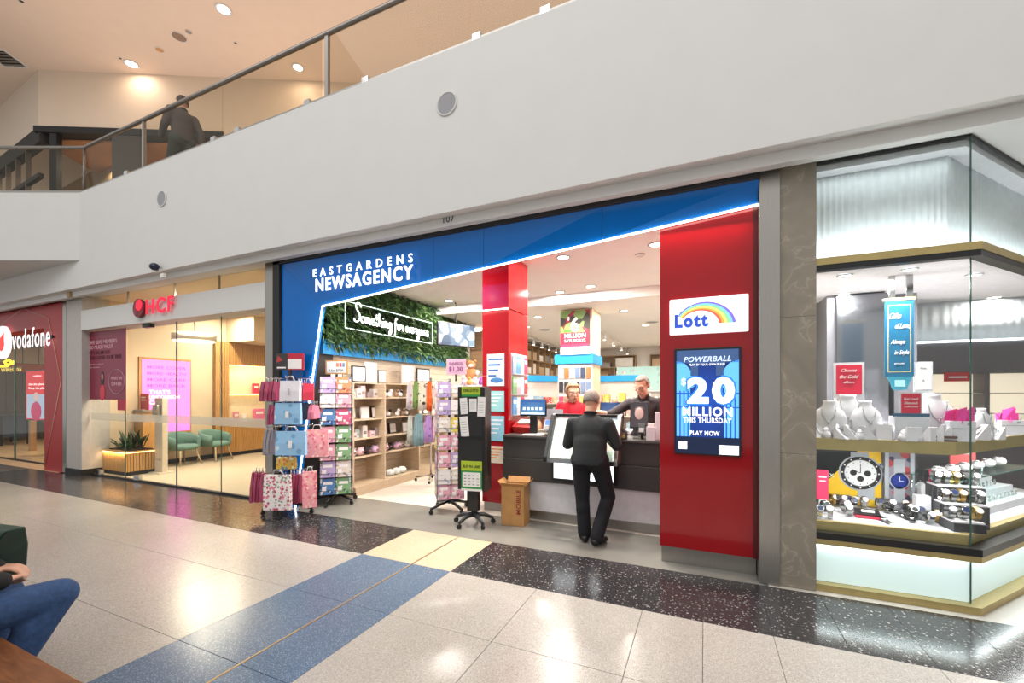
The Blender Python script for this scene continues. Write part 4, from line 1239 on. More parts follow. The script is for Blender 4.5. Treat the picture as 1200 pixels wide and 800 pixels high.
for k in range(3):
    t = T('fabric_bundle', f'white and green fabric bundle, {ordn(k)} on the base of the second shelving bay', 'cloth', (XS - 0.12, 6.25 + 0.17 * k, 0.14), 0.3 * k, 'fabric bundles on the shelving base')
    P('cloth', MB(prt('bundle_print', '#e9ebe6', ['#8fb87f', '#d9dcd6', '#c4d6b8'], 22, 0.8)).ball((0, 0, 0.06), 0.09, 0.075, 0.07), t)
    P('tie', MB(M('green_tie', '#7ea36f', 0.6)).tube([(0.08, -0.03, 0.05), (0, -0.02, 0.132), (-0.08, -0.02, 0.05)], 0.006), t)
# frames standing and hanging above the bays
fl_ = [(386, 401, 427, 441, 'black', 'oak sign'), (412, 428, 428, 440, 'black', 'dark landscape'), (427, 441, 424, 440, 'white', 'large white'), (443, 452, 433, 441, 'silver', 'small silver'), (470, 485, 427, 440, 'pink', 'pale floral'), (488, 503, 431, 442, 'black', 'thin dark')]
for k, (xa, xb, ya, yb, c, nm) in enumerate(fl_):
    X = -5.36
    a, b = AX(xa, ya, X), AX(xb, yb, X)
    z0, z1 = 1.84, max(a.z, 2.08)
    t = T('picture_frame', f'{nm} picture frame standing on ledge above the shelving, {ordn(k)} from the mall', 'picture frame', (X, (a.y + b.y) / 2, z0), 0, 'picture frames above the shelving')
    w_ = (b.y - a.y) / 2
    h = z1 - z0
    P('frame', MB({'black': MBLACK, 'white': WHITEL, 'silver': STEEL, 'pink': M('blush', '#e2b9b1', 0.5)}[c]).box(-0.012, 0.012, -w_, w_, 0, h), t)
    P('picture', MB(prt('frame_art_%d' % k, '#f1ece6', ['#e6ddd5', '#d9cfc8', '#efe8e2'], 12, 0.5, 0.3)).box(0.0125, 0.014, -w_ * 0.86, w_ * 0.86, h * 0.08, h * 0.92), t)

# scarf rack
sr = T('scarf_rack', 'chrome wheeled rack with two tiers of arms in front of the shelving', 'rack', (-4.72, 6.75, 0))
P('pole', MB(CHROME).cyl((0, 0, 0.1), (0, 0, 1.95), 0.018), sr)
for k in range(4):
    a_ = k * PI / 2 + 0.5
    P('leg', MB(DSTEEL).tube([(0, 0, 0.12), (0.28 * math.cos(a_), 0.28 * math.sin(a_), 0.08)], 0.014), sr)
    P('caster', MB(MBLACK).ball((0.28 * math.cos(a_), 0.28 * math.sin(a_), 0.03), 0.03, 0.02, 0.03), sr)
for z in (1.88, 1.24):
    P('arm', MB(CHROME).tube([(-0.38 * 0.91, -0.38 * 0.41, z), (0.38 * 0.91, 0.38 * 0.41, z)], 0.008), sr)
    P('arm', MB(CHROME).tube([(0.2, -0.3, z), (-0.2, 0.3, z)], 0.008), sr)
def scarf(px0, px1, py0, py1, col, spots, label):
    d = 8.0
    a, b = AD(px0, py0, d), AD(px1, py1, d)
    rn = random.Random(px0)
    t = T('scarf', label, 'scarf', ((a.x + b.x) / 2, (a.y + b.y) / 2, b.z), YAW, 'scarves on the chrome rack')
    w_ = (b - a).to_2d().length / 2; h = a.z - b.z
    mat = prt('scarf_' + col[1:], col, [spots], 9, 0.85, 0.25)
    mb = MB(mat)
    n = 13
    front, back = [], []
    rings = []
    for zz, sp_ in ((0, 1.0), (h * 0.35, 0.95), (h * 0.75, 0.8), (h * 0.97, 0.62), (h, 0.5)):
        ring = []
        for k in range(n):
            u = -1 + 2 * k / (n - 1)
            ring.append((u * w_ * sp_, -0.028 - 0.016 * math.sin(k * 2.3 + px0), zz + 0.02 * math.sin(k * 1.3) * (zz == 0)))
        for k in range(n - 1, -1, -1):
            u = -1 + 2 * k / (n - 1)
            ring.append((u * w_ * sp_, 0.028 + 0.016 * math.sin(k * 1.9 + px0), zz))
        rings.append(ring)
    mb.loft(rings, True, True)
    P('cloth', mb, t)
    P('hook', MB(CHROME).tube([(0, 0, h), (0, 0, h + 0.03), (0.012, 0, h + 0.05), (0, 0, h + 0.065)], 0.004), t)
scarf(476, 484, 450, 479, '#d8cfd0', '#c79aa3', 'pale grey and rose scarf at the near end of upper rack arm')
scarf(484, 491, 447, 478, '#7d9a55', '#5f7d3c', 'leaf green scarf on the upper arm of the chrome rack')
scarf(490, 500, 447, 480, '#e5ddc8', '#3f3b39', 'cream scarf with black motifs on the upper arm of rack')
scarf(500, 506, 447, 481, '#f06a26', '#f58b4a', 'bright orange scarf on the upper arm of the chrome rack')
scarf(507, 515, 449, 478, '#efd9cb', '#e0a894', 'peach scarf at the far end of the upper rack arm')
scarf(477, 484, 487, 519, '#c9ccc4', '#aab1a6', 'pale sage scarf at the near end of lower rack arm')
scarf(484, 497, 485, 522, '#7f9da3', '#6a8a91', 'wide grey teal scarf on the lower arm of the rack')
scarf(497, 507, 487, 518, '#b48fc9', '#8e67ab', 'lilac scarf with purple motifs on the lower rack arm')
scarf(507, 515, 487, 517, '#ecc3d8', '#dd9cc0', 'pink scarf at the far end of the lower rack arm')
t = T('plush_bear', 'brown and white plush toy sitting beyond the price sign', 'toy', AD(552, 444, 8.2), 0.5)
tan = M('plush_tan2', '#b77f4f', 0.9, 0, 0.2, 60)
P('body', MB(tan).ball((0, 0, 0.1), 0.12, 0.1, 0.12), t)
P('head', MB(tan).ball((0, -0.02, 0.27), 0.09, 0.085, 0.08), t)
P('muzzle', MB(M('plush_white2', '#efe8df', 0.9)).ball((0, -0.1, 0.25), 0.045, 0.035, 0.035), t)
for s_ in (-1, 1):
    P('ear', MB(tan).ball((s_ * 0.075, 0, 0.34), 0.03), t)
    P('arm', MB(M('plush_white2', '#efe8df', 0.9)).ball((s_ * 0.12, -0.05, 0.12), 0.04, 0.05, 0.05), t)
t = T('plush_stand', 'white display plinth under the plush toy', 'plinth', AD(552, 444, 8.2) * 1.0, 0.5)
zt_ = t.location.z
t.location.z = 0
P('column', MB(WHITEL).box(-0.17, 0.17, -0.17, 0.17, 0, zt_ - 0.03), t)
P('top', MB(WHITEL).box(-0.2, 0.2, -0.2, 0.2, zt_ - 0.03, zt_), t)
# pinkish goods table of small toys beside it
for k in range(4):
    p = AD(543 + k * 7, 451, 7.6 + 0.1 * k)
    ONE('soft_toy', MB([M('toy_p', '#e4b7c3', 0.9), M('toy_o', '#d99a55', 0.9), M('toy_w', '#eee6df', 0.9), M('toy_v', '#9a5aa8', 0.9)][k]).ball((0, 0, 0.05), 0.06, 0.05, 0.055).ball((0, -0.01, 0.12), 0.035), ['pink', 'orange', 'white', 'violet'][k] + ' soft toy on low table behind the black stand', 'toy', p, group='soft toys behind the black stand')
p = AD(553, 451, 7.8)
t = T('toy_table', 'low white table of soft toys behind the black stand', 'table', (p.x, p.y, 0), 0.4)
P('top', MB(WHITEL).box(-0.42, 0.42, -0.2, 0.2, p.z - 0.03, p.z), t)
for sx in (-1, 1):
    for sy in (-1, 1):
        P('leg', MB(WHITEL).box(sx * 0.38 - 0.02, sx * 0.38 + 0.02, sy * 0.16 - 0.02, sy * 0.16 + 0.02, 0, p.z - 0.03), t)

# middle column with poster
c0, c1 = A(655, 365, 8.7), A(692, 365, 8.7)
col = T('shop_column', 'beige square column in the shop with blue band and product hooks', 'column', ((c0.x + c1.x) / 2, 8.7, 0))
P('shaft', MB(M('column_beige', '#d9c7a6', 0.6)).box(c0.x + 0.02, c1.x + 0.02, 8.75, 9.5, 0, 3.42), col, w=True)
zb1, zb2 = A(670, 426, 8.66).z, A(670, 415, 8.66).z
P('blue_band', MB(BLUEM).box(c0.x - 0.08, c1.x + 0.06, 8.64, 9.55, zb1, zb2), col, w=True)
P('peg_panel', MB(M('peg_panel', '#d3ccc6', 0.6)).box(c0.x - 0.02, c1.x + 0.04, 8.70, 8.75, 0.3, zb1), col, w=True)
pz1, pz0 = A(674, 363.5, 8.6).z, A(674, 415, 8.6).z
px0, px1 = A(656.5, 390, 8.6).x, A(691, 390, 8.6).x
po = T('jackpot_poster', 'red and green six million jackpot poster hanging on the shop column', 'poster', ((px0 + px1) / 2, 8.62, pz0))
P('sheet', MB(prt('jackpot_art', '#7d0f20', ['#8e1024', '#4a7030', '#2c2a22', '#6f8f4a', '#9a2a3a', '#2d3f24'], 5, 0.4, 0.75)).box(px0, px1, 8.615, 8.625, pz0 + (pz1 - pz0) * 0.5, pz1).use(M('jackpot_red', '#c01530', 0.4)).box(px0, px1, 8.615, 8.625, pz0 + (pz1 - pz0) * 0.24, pz0 + (pz1 - pz0) * 0.5).use(M('jackpot_purple', '#8a3050', 0.4)).box(px0, px1, 8.615, 8.625, pz0 + (pz1 - pz0) * 0.17, pz0 + (pz1 - pz0) * 0.24).use(PAPER).box(px0, px1, 8.615, 8.625, pz0, pz0 + (pz1 - pz0) * 0.17), po, w=True)
H_ = pz1 - pz0; W_ = px1 - px0; cxp = (px0 + px1) / 2
TX('6', W_ * 0.30, H_ * 0.34, PAPER, po, (cxp - 0.0, 8.606, pz0 + H_ * 0.68), bold=0.05)
TX('$', W_ * 0.08, H_ * 0.1, PAPER, po, (cxp - W_ * 0.22, 8.606, pz0 + H_ * 0.82), bold=0.02)
TX('MILLION', W_ * 0.72, H_ * 0.1, PAPER, po, (cxp, 8.612, pz0 + H_ * 0.43), bold=0.008)
TX('SATURDAYS', W_ * 0.72, H_ * 0.065, PAPER, po, (cxp, 8.612, pz0 + H_ * 0.315), bold=0.005)
TX('the Lott', W_ * 0.3, H_ * 0.07, GREYINK, po, (cxp, 8.612, pz0 + H_ * 0.085), bold=0.03)
# products on the column
pc_ = ['#2b2a2e', '#37415a', '#6a7f9c', '#c46b3d', '#b53a5a', '#d8b24a', '#efe6dc', '#8c6e58']
pn_ = ['black', 'navy', 'steel blue', 'orange', 'raspberry', 'yellow', 'ivory', 'brown']
colm = [M('pack_' + pn_[k].replace(' ', '_'), pc_[k], 0.45, 0, 0.2, 25) for k in range(8)]
x0c, x1c = c0.x, c1.x + 0.02
for r_ in range(4):
    for j in range(6):
        k = [0, 0, 0, 1, 2, 2][j] if r_ == 1 else [6, 3, 6, 2, 1, 3][j] if r_ == 0 else [4, 7, 5, 3, 5, 6][j] if r_ == 2 else (r_ * 3 + j * 5) % 8
        z1 = zb1 - 0.04 - 0.3 * r_
        w_ = (x1c - x0c) / 6
        x = x0c + w_ * (j + 0.5)
        t = T('hanging_pack', f'{pn_[k]} packet, {ordn(j)} from left in {["top", "second", "third", "fourth"][r_]} row of hooks on the column', 'packet', (x, 8.68, z1 - 0.26), 0, 'hanging packets on the shop column')
        P('pack', MB(colm[k]).box(-w_ * 0.38, w_ * 0.38, -0.02, 0.0, 0, 0.22), t)
        P('header_card', MB(PAPER).box(-w_ * 0.38, w_ * 0.38, -0.014, -0.006, 0.22, 0.26), t)

# tall walnut pigeonhole shelves: left wall far part and back wall
def pigeon(name, label, o, ax, n, cw, z0, z1, rowsn, depth, seed, where):
    """grid of cubes; o = corner, ax = unit run direction, facing f"""
    t = T(name, label, 'shelving', o)
    f = Vector((ax[1], -ax[0], 0))
    ax = Vector((ax[0], ax[1], 0))
    def bx_(a0, a1, d0, d1, za, zb_, mat, nm, par=t):
        p = [ax * a0 + f * d0, ax * a1 + f * d0, ax * a1 + f * d1, ax * a0 + f * d1]
        mb = MB(mat).loft([[q + Vector((0, 0, z)) for q in p] for z in (za, zb_)])
        return P(nm, mb, par)
    L_ = n * cw
    bx_(0, L_, 0, 0.02, z0, z1, BOOKW, 'back_panel')
    ch = (z1 - z0) / rowsn
    for i in range(n + 1):
        bx_(i * cw - 0.012, i * cw + 0.012, 0.02, depth, z0, z1, BOOKW, 'upright')
    for j in range(rowsn + 1):
        bx_(-0.012, L_ + 0.012, 0.02, depth, z0 + j * ch - 0.012, z0 + j * ch + 0.012, BOOKW, 'shelf')
    rn = random.Random(seed)
    cs = [('cream', '#cfc3b1'), ('white', '#dcd8d2'), ('tan', '#a98d6e'), ('cream', '#cfc3b1'), ('brown', '#7d6750'), ('grey', '#8c8781'), ('white', '#dcd8d2'), ('tan', '#a98d6e'), ('red', '#a54a3c')]
    for j in range(rowsn):
        for i in range(n):
            nm, c = rn.choice(cs)
            a0 = i * cw + 0.03 + rn.uniform(0, 0.05)
            a1 = min((i + 1) * cw - 0.03, a0 + cw * rn.uniform(0.5, 0.85))
            h = ch * rn.uniform(0.4, 0.8)
            p = [ax * a0 + f * 0.05, ax * a1 + f * 0.05, ax * a1 + f * (depth - 0.04), ax * a0 + f * (depth - 0.04)]
            zz = z0 + j * ch + 0.013
            ct_ = sum(p, Vector()) / 4
            mb = MB(M('stored_' + nm, c, 0.6)).loft([[q - ct_ + Vector((0, 0, z)) for q in p] for z in (0, h)])
            ONE('storage_box', mb, f'{nm} storage box in {ordn(i)} compartment, {["lower", "upper", "top"][j]} row of {where}', 'box', Vector(o) + ct_ + Vector((0, 0, zz)), group='boxes in ' + where)
    return t
pigeon('pigeonhole_shelf', 'long walnut pigeonhole shelf high on the far side wall', (-5.58, 9.75, 0), (0, 1), 12, 0.6, 2.3, 3.25, 2, 0.35, 3, 'the long side pigeonhole shelf')
pigeon('pigeonhole_shelf', 'walnut pigeonhole shelf high on the back wall right of column', (-3.95, 16.98, 0), (1, 0), 2, 0.78, 2.2, 3.1, 2, 0.35, 9, 'the back wall pigeonhole shelf')
pigeon('pigeonhole_shelf', 'walnut pigeonhole shelf high on back wall beside the lottery pillar', (-1.85, 16.98, 0), (1, 0), 2, 0.78, 2.2, 3.1, 2, 0.35, 12, 'the shelf beside lottery pillar')
# gondolas with goods
def gondola(label, o, rz, n, length, h, hdr, seed, where):
    t = T('gondola', label, 'shelving', o, rz)
    P('back_board', MB(M('gondola_white', '#cdc6be', 0.6)).box(-length / 2, length / 2, 0.0, 0.04, 0.1, h), t)
    P('base', MB(M('gondola_white', '#cdc6be', 0.6)).box(-length / 2, length / 2, -0.4, 0.04, 0, 0.12), t)
    if hdr: P('header', MB(BLUEM).box(-length / 2, length / 2, -0.06, 0.03, h, h + 0.14), t)
    zs = [0.45, 0.8, 1.12, 1.42]
    for z in zs:
        P('shelf', MB(M('gondola_white', '#cdc6be', 0.6)).box(-length / 2, length / 2, -0.34, 0, z - 0.02, z), t)
    rn = random.Random(seed)
    cs = [('white', '#ece7e1'), ('yellow', '#e2bf55'), ('cream', '#e6d9bd'), ('pink', '#e2a9a6'), ('red', '#c23a37'), ('green', '#8fae86'), ('blue', '#8fb0c8'), ('peach', '#e8b795')]
    R_ = rotz(rz)
    for si, z in enumerate(zs[1:] + [0]):
        if z == 0: continue
        for k in range(n):
            nm, c = rn.choice(cs)
            w_ = length / n
            hh = rn.uniform(0.14, 0.25)
            p = Vector(o) + R_ @ Vector((-length / 2 + w_ * (k + 0.5), -0.2, z))
            mb = MB(prt('stock_' + nm, c, [c, '#f2ede6', '#d8c9b8'], 24, 0.5, 0.3))
            if rn.random() < 0.5: mb.box(-w_ * 0.38, w_ * 0.38, -0.07, 0.07, 0, hh)
            else: mb.lathe([(w_ * 0.32, 0), (w_ * 0.36, hh * 0.5), (w_ * 0.2, hh * 0.85), (w_ * 0.12, hh)], n=10)
            ONE('shelf_item', mb, f'{nm} item, {ordn(k)} along the {["second", "third", "top"][si]} shelf of {where}', 'goods', p, rz, group='goods on ' + where)
    return t
gp = A(634, 470, 9.6)
gondola('gondola with blue header and yellow goods left of the shop column', (gp.x, 10.0, 0), 0.9, 8, 1.9, 1.95, True, 21, 'the gondola left of the column')
gp = A(718, 470, 10.6)
gondola('gondola with short blue header right of the shop column', (gp.x, 10.6, 0), -0.05, 8, 1.5, 1.95, True, 23, 'the gondola right of the column')
gp = A(757, 470, 11.5)
gondola('card gondola with pale teal topper at the shop rear behind the man', (gp.x - 0.05, 11.6, 0), -0.1, 9, 1.5, 1.75, False, 29, 'the card gondola at the rear')
p = A(757, 443, 11.6)
t = T('teal_poster', 'wide pale teal display board on rear gondola behind the man', 'poster', (p.x, 11.5, p.z - 0.32), -0.1)
P('board', MB(prt('teal_art', '#a9cfca', ['#c9a9a8', '#e6e0d6', '#8fbfb8'], 7, 0.5, 0.25)).box(-0.75, 0.75, 0, 0.02, 0, 0.62), t)
P('edge', MB(WHITEL).box(-0.77, 0.77, 0.0, 0.025, -0.03, 0.0), t)

# ceiling lights in the newsagency
G2 = 'recessed downlights in the newsagency ceiling'
for px, py, Z, lb in ((526, 352, 3.6, 'bright downlight in newsagency ceiling left of red inner pillar'), (660, 301, 3.6, 'bright downlight in newsagency ceiling under the middle of the blue fascia'), (769, 286, 3.6, 'bright downlight in newsagency ceiling next to the lottery pillar'),
                      (692, 335, 3.6, 'downlight in newsagency ceiling just before the ceiling step'), (656, 342, 3.6, 'faint downlight at ceiling step left of centre'),
                      (630, 371, 3.42, 'small downlight in lower ceiling beside red inner pillar'), (731, 364, 3.42, 'small downlight in lower ceiling right of the column'), (562, 384, 3.42, 'small downlight in lower ceiling beside the wall television')):
    downlight('downlight', onplane(px, py, Z), 0.085, lb, G2, 70 if Z == 3.6 else 46, (1, 0.93, 0.85))
for k, (x, y) in enumerate(((-4.2, 4.75), (-3.5, 4.75), (-1.2, 4.85), (-4.3, 10.5), (-1.4, 11.5), (-3.3, 13.5), (-1.2, 14.5))):
    downlight('downlight', (x, y, 3.6 if y < 8 else 3.42), 0.085, ['downlight hidden close behind the blue fascia, card spinner end', 'downlight hidden close behind the blue fascia, middle', 'downlight hidden close behind the blue fascia, counter end', 'deep downlight over the left gondola', 'deep downlight over the right gondola', 'rear downlight before the side pigeonholes', 'rear downlight before the back wall shelf'][k], G2, 68 if y < 8 else 60, (1, 0.93, 0.85))
disc('smoke_detector', onplane(750, 298, 3.6), 0.07, WHITE, 'white smoke detector in newsagency ceiling near lottery pillar', 'detector')
disc('ceiling_diffuser', onplane(764, 377, 3.42), 0.16, GREYINK, 'round grey air diffuser in lower shop ceiling near lottery pillar', 'diffuser')
disc('ceiling_diffuser', onplane(638, 386, 3.42), 0.16, GREYINK, 'round grey air diffuser in lower shop ceiling left of poster', 'diffuser')
# track lights
for ti, (pa, pb, n, lb) in enumerate(((( 702, 386), (744, 415), 5, 'track light rail right of the jackpot poster'), ((620, 395), (655, 408), 4, 'track light rail left of the jackpot poster'))):
    a, b = onplane(*pa, 3.36), onplane(*pb, 3.36)
    t = T('track_rail', 'white ' + lb, 'light rail', a)
    P('rail', MB(WHITE).tube([a, b], 0.018, 4), t, w=True)
    P('stem', MB(WHITE).cyl(a.lerp(b, 0.1), a.lerp(b, 0.1) + Vector((0, 0, 0.06)), 0.01), t, w=True)
    P('stem', MB(WHITE).cyl(a.lerp(b, 0.9), a.lerp(b, 0.9) + Vector((0, 0, 0.06)), 0.01), t, w=True)
    for k in range(n):
        p = a.lerp(b, (k + 0.5) / n)
        s_ = T('spotlight', f'white cylinder spotlight, {ordn(k)} from the mall on {lb}', 'spotlight', p - Vector((0, 0, 0.19)), 0, 'spotlights on the shop track rails')
        P('can', MB(WHITE).cyl((0, 0, 0), (0, 0, 0.13), 0.045, 0.04), s_)
        P('yoke', MB(WHITE).cyl((0, 0, 0.13), (0, 0, 0.175), 0.01), s_)
        P('lens', MB(LAMPW).lathe([(0.04, -0.003), (0.04, 0.003)], n=12), s_)

# ================================================================ SPINNERS AT THE SHOP ENTRANCE
def star_base(t, r, n, mat, z=0.09, a0=0.3, wheel=0.03):
    for k in range(n):
        a = a0 + 2 * PI * k / n
        x, y = r * math.cos(a), r * math.sin(a)
        P('leg', MB(mat).tube([(0, 0, z + 0.05), (x * 0.5, y * 0.5, z + 0.025), (x, y, z - 0.02)], [0.026, 0.022, 0.018], 8), t)
        c = P('caster', MB(MBLACK).cyl((x - 0.012 * math.sin(a), y + 0.012 * math.cos(a), wheel), (x + 0.012 * math.sin(a), y - 0.012 * math.cos(a), wheel), wheel, n=12), t)
        P('fork', MB(mat).box(x - 0.012, x + 0.012, y - 0.012, y + 0.012, wheel, z), c)

# --- gift bag spinner
B1 = Vector((-5.26, 4.17, 0))
t = T('bag_spinner', 'black wheeled spinner hung with gift bags in front of blue jamb', 'display stand', B1)
star_base(t, 0.33, 5, BLACK, 0.09, 0.25)
P('pole', MB(BLACK).cyl((0, 0, 0.1), (0, 0, 1.98), 0.02), t)
for z in (1.86, 1.54, 1.2, 0.86, 0.58):
    for k in range(6):
        a = k * PI / 3 + 0.2
        P('hook_arm', MB(CHROME).tube([(0, 0, z), (0.3 * math.cos(a), 0.3 * math.sin(a), z), (0.31 * math.cos(a), 0.31 * math.sin(a), z + 0.03)], 0.005, 5), t)
t2 = T('top_sign', 'dark and red greeting sign card on top of the bag spinner', 'sign', B1 + Vector((0, -0.0, 1.98)), YAW)
P('panel', MB(M('sign_dark', '#3a3637', 0.5)).box(-0.2, -0.03, -0.008, 0.008, 0, 0.23), t2)
P('panel', MB(M('sign_red', '#b4243a', 0.5)).box(-0.03, 0.19, -0.008, 0.008, 0, 0.23), t2)
P('card', MB(PAPER).box(-0.03, 0.16, -0.012, -0.008, 0.015, 0.15), t2)
P('motif', MB(M('sign_motif', '#b13c3a', 0.5)).poly([(-0.19, -0.0095, 0.1), (-0.1, -0.0095, 0.13), (-0.17, -0.0095, 0.2)]).use(PAPER).box(-0.18, -0.06, -0.0095, -0.008, 0.02, 0.04), t2)
FLOR = prt('floral_white', '#e9e2e0', ['#c5405e', '#d97a8f', '#8d9a86', '#a8455a', '#e6b3bd'], 27, 0.5, 0.45)
FLOP = prt('floral_pink', '#e59aa2', ['#f0c9c4', '#d8707f', '#e9b9a8', '#e88a8f'], 26, 0.5, 0.45)
BLUP = prt('baby_blue', '#8fbbdc', ['#e9eef2', '#8fbbdc', '#6d9cc6', '#c9dcea'], 9, 0.5, 0.3)
YELP = prt('yellow_print', '#d8b34b', ['#5f86a8', '#e8e2d4', '#c86f4a', '#5d9a6d'], 22, 0.5, 0.4)
STRM = M('burgundy_bag', '#9a3a58', 0.5, 0, 0.25, 6, stretch=(14, 14, 0.1))
BAGW = M('white_bag', '#e3dfe4', 0.5)
BAGL = M('lilac_bag', '#b5a5bd', 0.5)
BAGR = M('red_bag', '#c7304a', 0.5)
BAGN = M('navy_bag', '#27344f', 0.5)
BAGK = M('pink_bag', '#d9798f', 0.5)
BAGG = M('grey_bag', '#8d8890', 0.5)
def bag(px0, px1, py0, py1, d, mat, label, yaw=0.0, th=0.035, group='gift bags on the bag spinner', handle=None, deco=None):
    a, b = AD(px0, py1, d), AD(px1, py0, d)
    c = AD((px0 + px1) / 2, py1, d)
    w_ = (b - a).to_2d().length / 2; h = b.z - a.z
    t = T('gift_bag', label, 'gift bag', c, YAW + yaw, group)
    w_ = w_ / max(0.3, math.cos(yaw))
    mb = MB(mat).loft([[(-w_, -th, 0), (w_, -th, 0), (w_, th, 0), (-w_, th, 0)], [(-w_, -th * 0.9, h * 0.5), (w_, -th * 0.9, h * 0.5), (w_, th * 0.9, h * 0.5), (-w_, th * 0.9, h * 0.5)], [(-w_ * 0.99, -th * 0.45, h), (w_ * 0.99, -th * 0.45, h), (w_ * 0.99, th * 0.45, h), (-w_ * 0.99, th * 0.45, h)]])
    P('body', mb, t)
    hm = handle or PAPER
    for s_ in (-1, 1):
        P('handle', MB(hm).tube([(-w_ * 0.4, s_ * th * 0.4, h), (-w_ * 0.25, s_ * th * 0.4, h + 0.06), (w_ * 0.25, s_ * th * 0.4, h + 0.06), (w_ * 0.4, s_ * th * 0.4, h)], 0.003, 4), t)
    if deco:
        P('tag', MB(deco).box(-w_ * 0.12, w_ * 0.12, -th * 1.25, -th * 1.05, h * 0.3, h * 0.62), t)
    return t
def fan(px0, px1, py0, py1, d, mat, n, label, group):
    for k in range(n):
        pa = px0 + (px1 - px0) * k / n
        w_ = (px1 - px0) / n
        bag(pa + 0.3, pa + w_ * 0.9, py0 + (k % 2), py1 - (k % 2), d - 0.02 * (k % 2), mat, label.replace('gift bag', f'gift bag, {ordn(k)} from window,', 1), 0.0, 0.1, group)
fan(308, 328, 447, 470, 5.95, STRM, 4, 'burgundy gift bag hung edge-on in the top tier', 'burgundy bags of the top tier')
bag(329, 352, 446, 470, 5.75, BAGW, 'white gift bag facing the mall in the top tier of bag spinner', deco=M('silver_tag', '#b9b4ba', 0.4))
fan(350, 357, 449, 469, 5.9, BAGL, 2, 'lilac gift bag hung edge-on beside the white one, top tier', 'lilac bags of the top tier')
bag(356, 367, 449, 469, 5.85, BAGR, 'bright red gift bag at the right end of the top tier', 0.3)
fan(317, 323, 474, 497, 5.95, STRM, 2, 'burgundy gift bag edge-on behind the small blue baby bag', 'burgundy bags of the second tier')
bag(323, 353, 472, 497, 5.75, BLUP, 'pale blue baby gift bag in the second tier of bag spinner', deco=PAPER)
bag(353, 364, 472, 492, 5.9, BAGN, 'navy gift bag beside the small blue one in second tier', 0.4)
fan(364, 372, 474, 491, 5.95, BAGK, 2, 'pink gift bag edge-on at the end of the second tier', 'pink bags of the second tier')
fan(312, 323, 504, 532, 5.95, BAGG, 3, 'grey gift bag hung edge-on in the third tier, window side', 'grey bags of the third tier')
bag(324, 359, 505, 533, 5.7, BLUP, 'large pale blue baby gift bag in the third tier of bag spinner', deco=PAPER)
bag(360, 383, 503, 535, 5.85, FLOP, 'pink floral gift bag sticking out at the right of third tier', 0.3)
bag(325, 347, 535, 549, 5.85, YELP, 'small yellow printed gift bag in the fourth tier')
fan(297, 311, 553, 587, 5.85, STRM, 4, 'burgundy gift bag hung edge-on at window end of the lowest tier', 'burgundy bags of the lowest tier, window end')
bag(310, 341, 556, 597, 5.6, FLOR, 'white gift bag with red roses in the lowest tier of bag spinner')
fan(341, 356, 555, 588, 5.85, STRM, 4, 'burgundy gift bag edge-on between the two floral bags, lowest tier', 'burgundy bags of the lowest tier, middle')
bag(356, 370, 552, 594, 5.7, FLOP, 'tall pink floral gift bag at the right end of lowest tier', 0.45)

# --- greeting card spinners
CARDS = [('lilac', prt('card_lilac', '#b7a4cf', ['#e7dff0', '#8f78b5', '#d9cfe5'], 20, 0.45, 0.3)), ('rose', prt('card_rose', '#c65a7c', ['#e9c4d0', '#f0e6e2', '#8e3555'], 20, 0.45, 0.35)),
         ('white', prt('card_white', '#e9e5e2', ['#c79aa5', '#a8b4c6', '#d9cfc4'], 18, 0.45, 0.3)), ('teal', prt('card_teal', '#5fa0a2', ['#e3ead9', '#2f6f78', '#d9b26b'], 20, 0.45, 0.35)),
         ('orange', prt('card_orange', '#d88a5f', ['#f0dcc2', '#b2554a', '#7d9db0'], 20, 0.45, 0.35)), ('blue', prt('card_blue', '#4f7fb4', ['#dbe6ee', '#26456f', '#f2efe4'], 20, 0.45, 0.35)),
         ('pink', prt('card_pink', '#dca3b2', ['#f2e3e3', '#b06a8a', '#c9d4c0'], 20, 0.45, 0.35)), ('yellow', prt('card_yellow', '#ddc85d', ['#f4efd4', '#9a8a3f', '#7fae8a'], 20, 0.45, 0.35)),
         ('cream', prt('card_cream', '#dfd4c6', ['#a2867c', '#8e9bab', '#c4b0a2'], 22, 0.45, 0.35)), ('green', prt('card_green', '#7fa878', ['#e7efdc', '#4a7a55', '#d9b0b5'], 20, 0.45, 0.35))]
TIER = ['top', 'second', 'third', 'fourth', 'fifth', 'sixth', 'lowest']
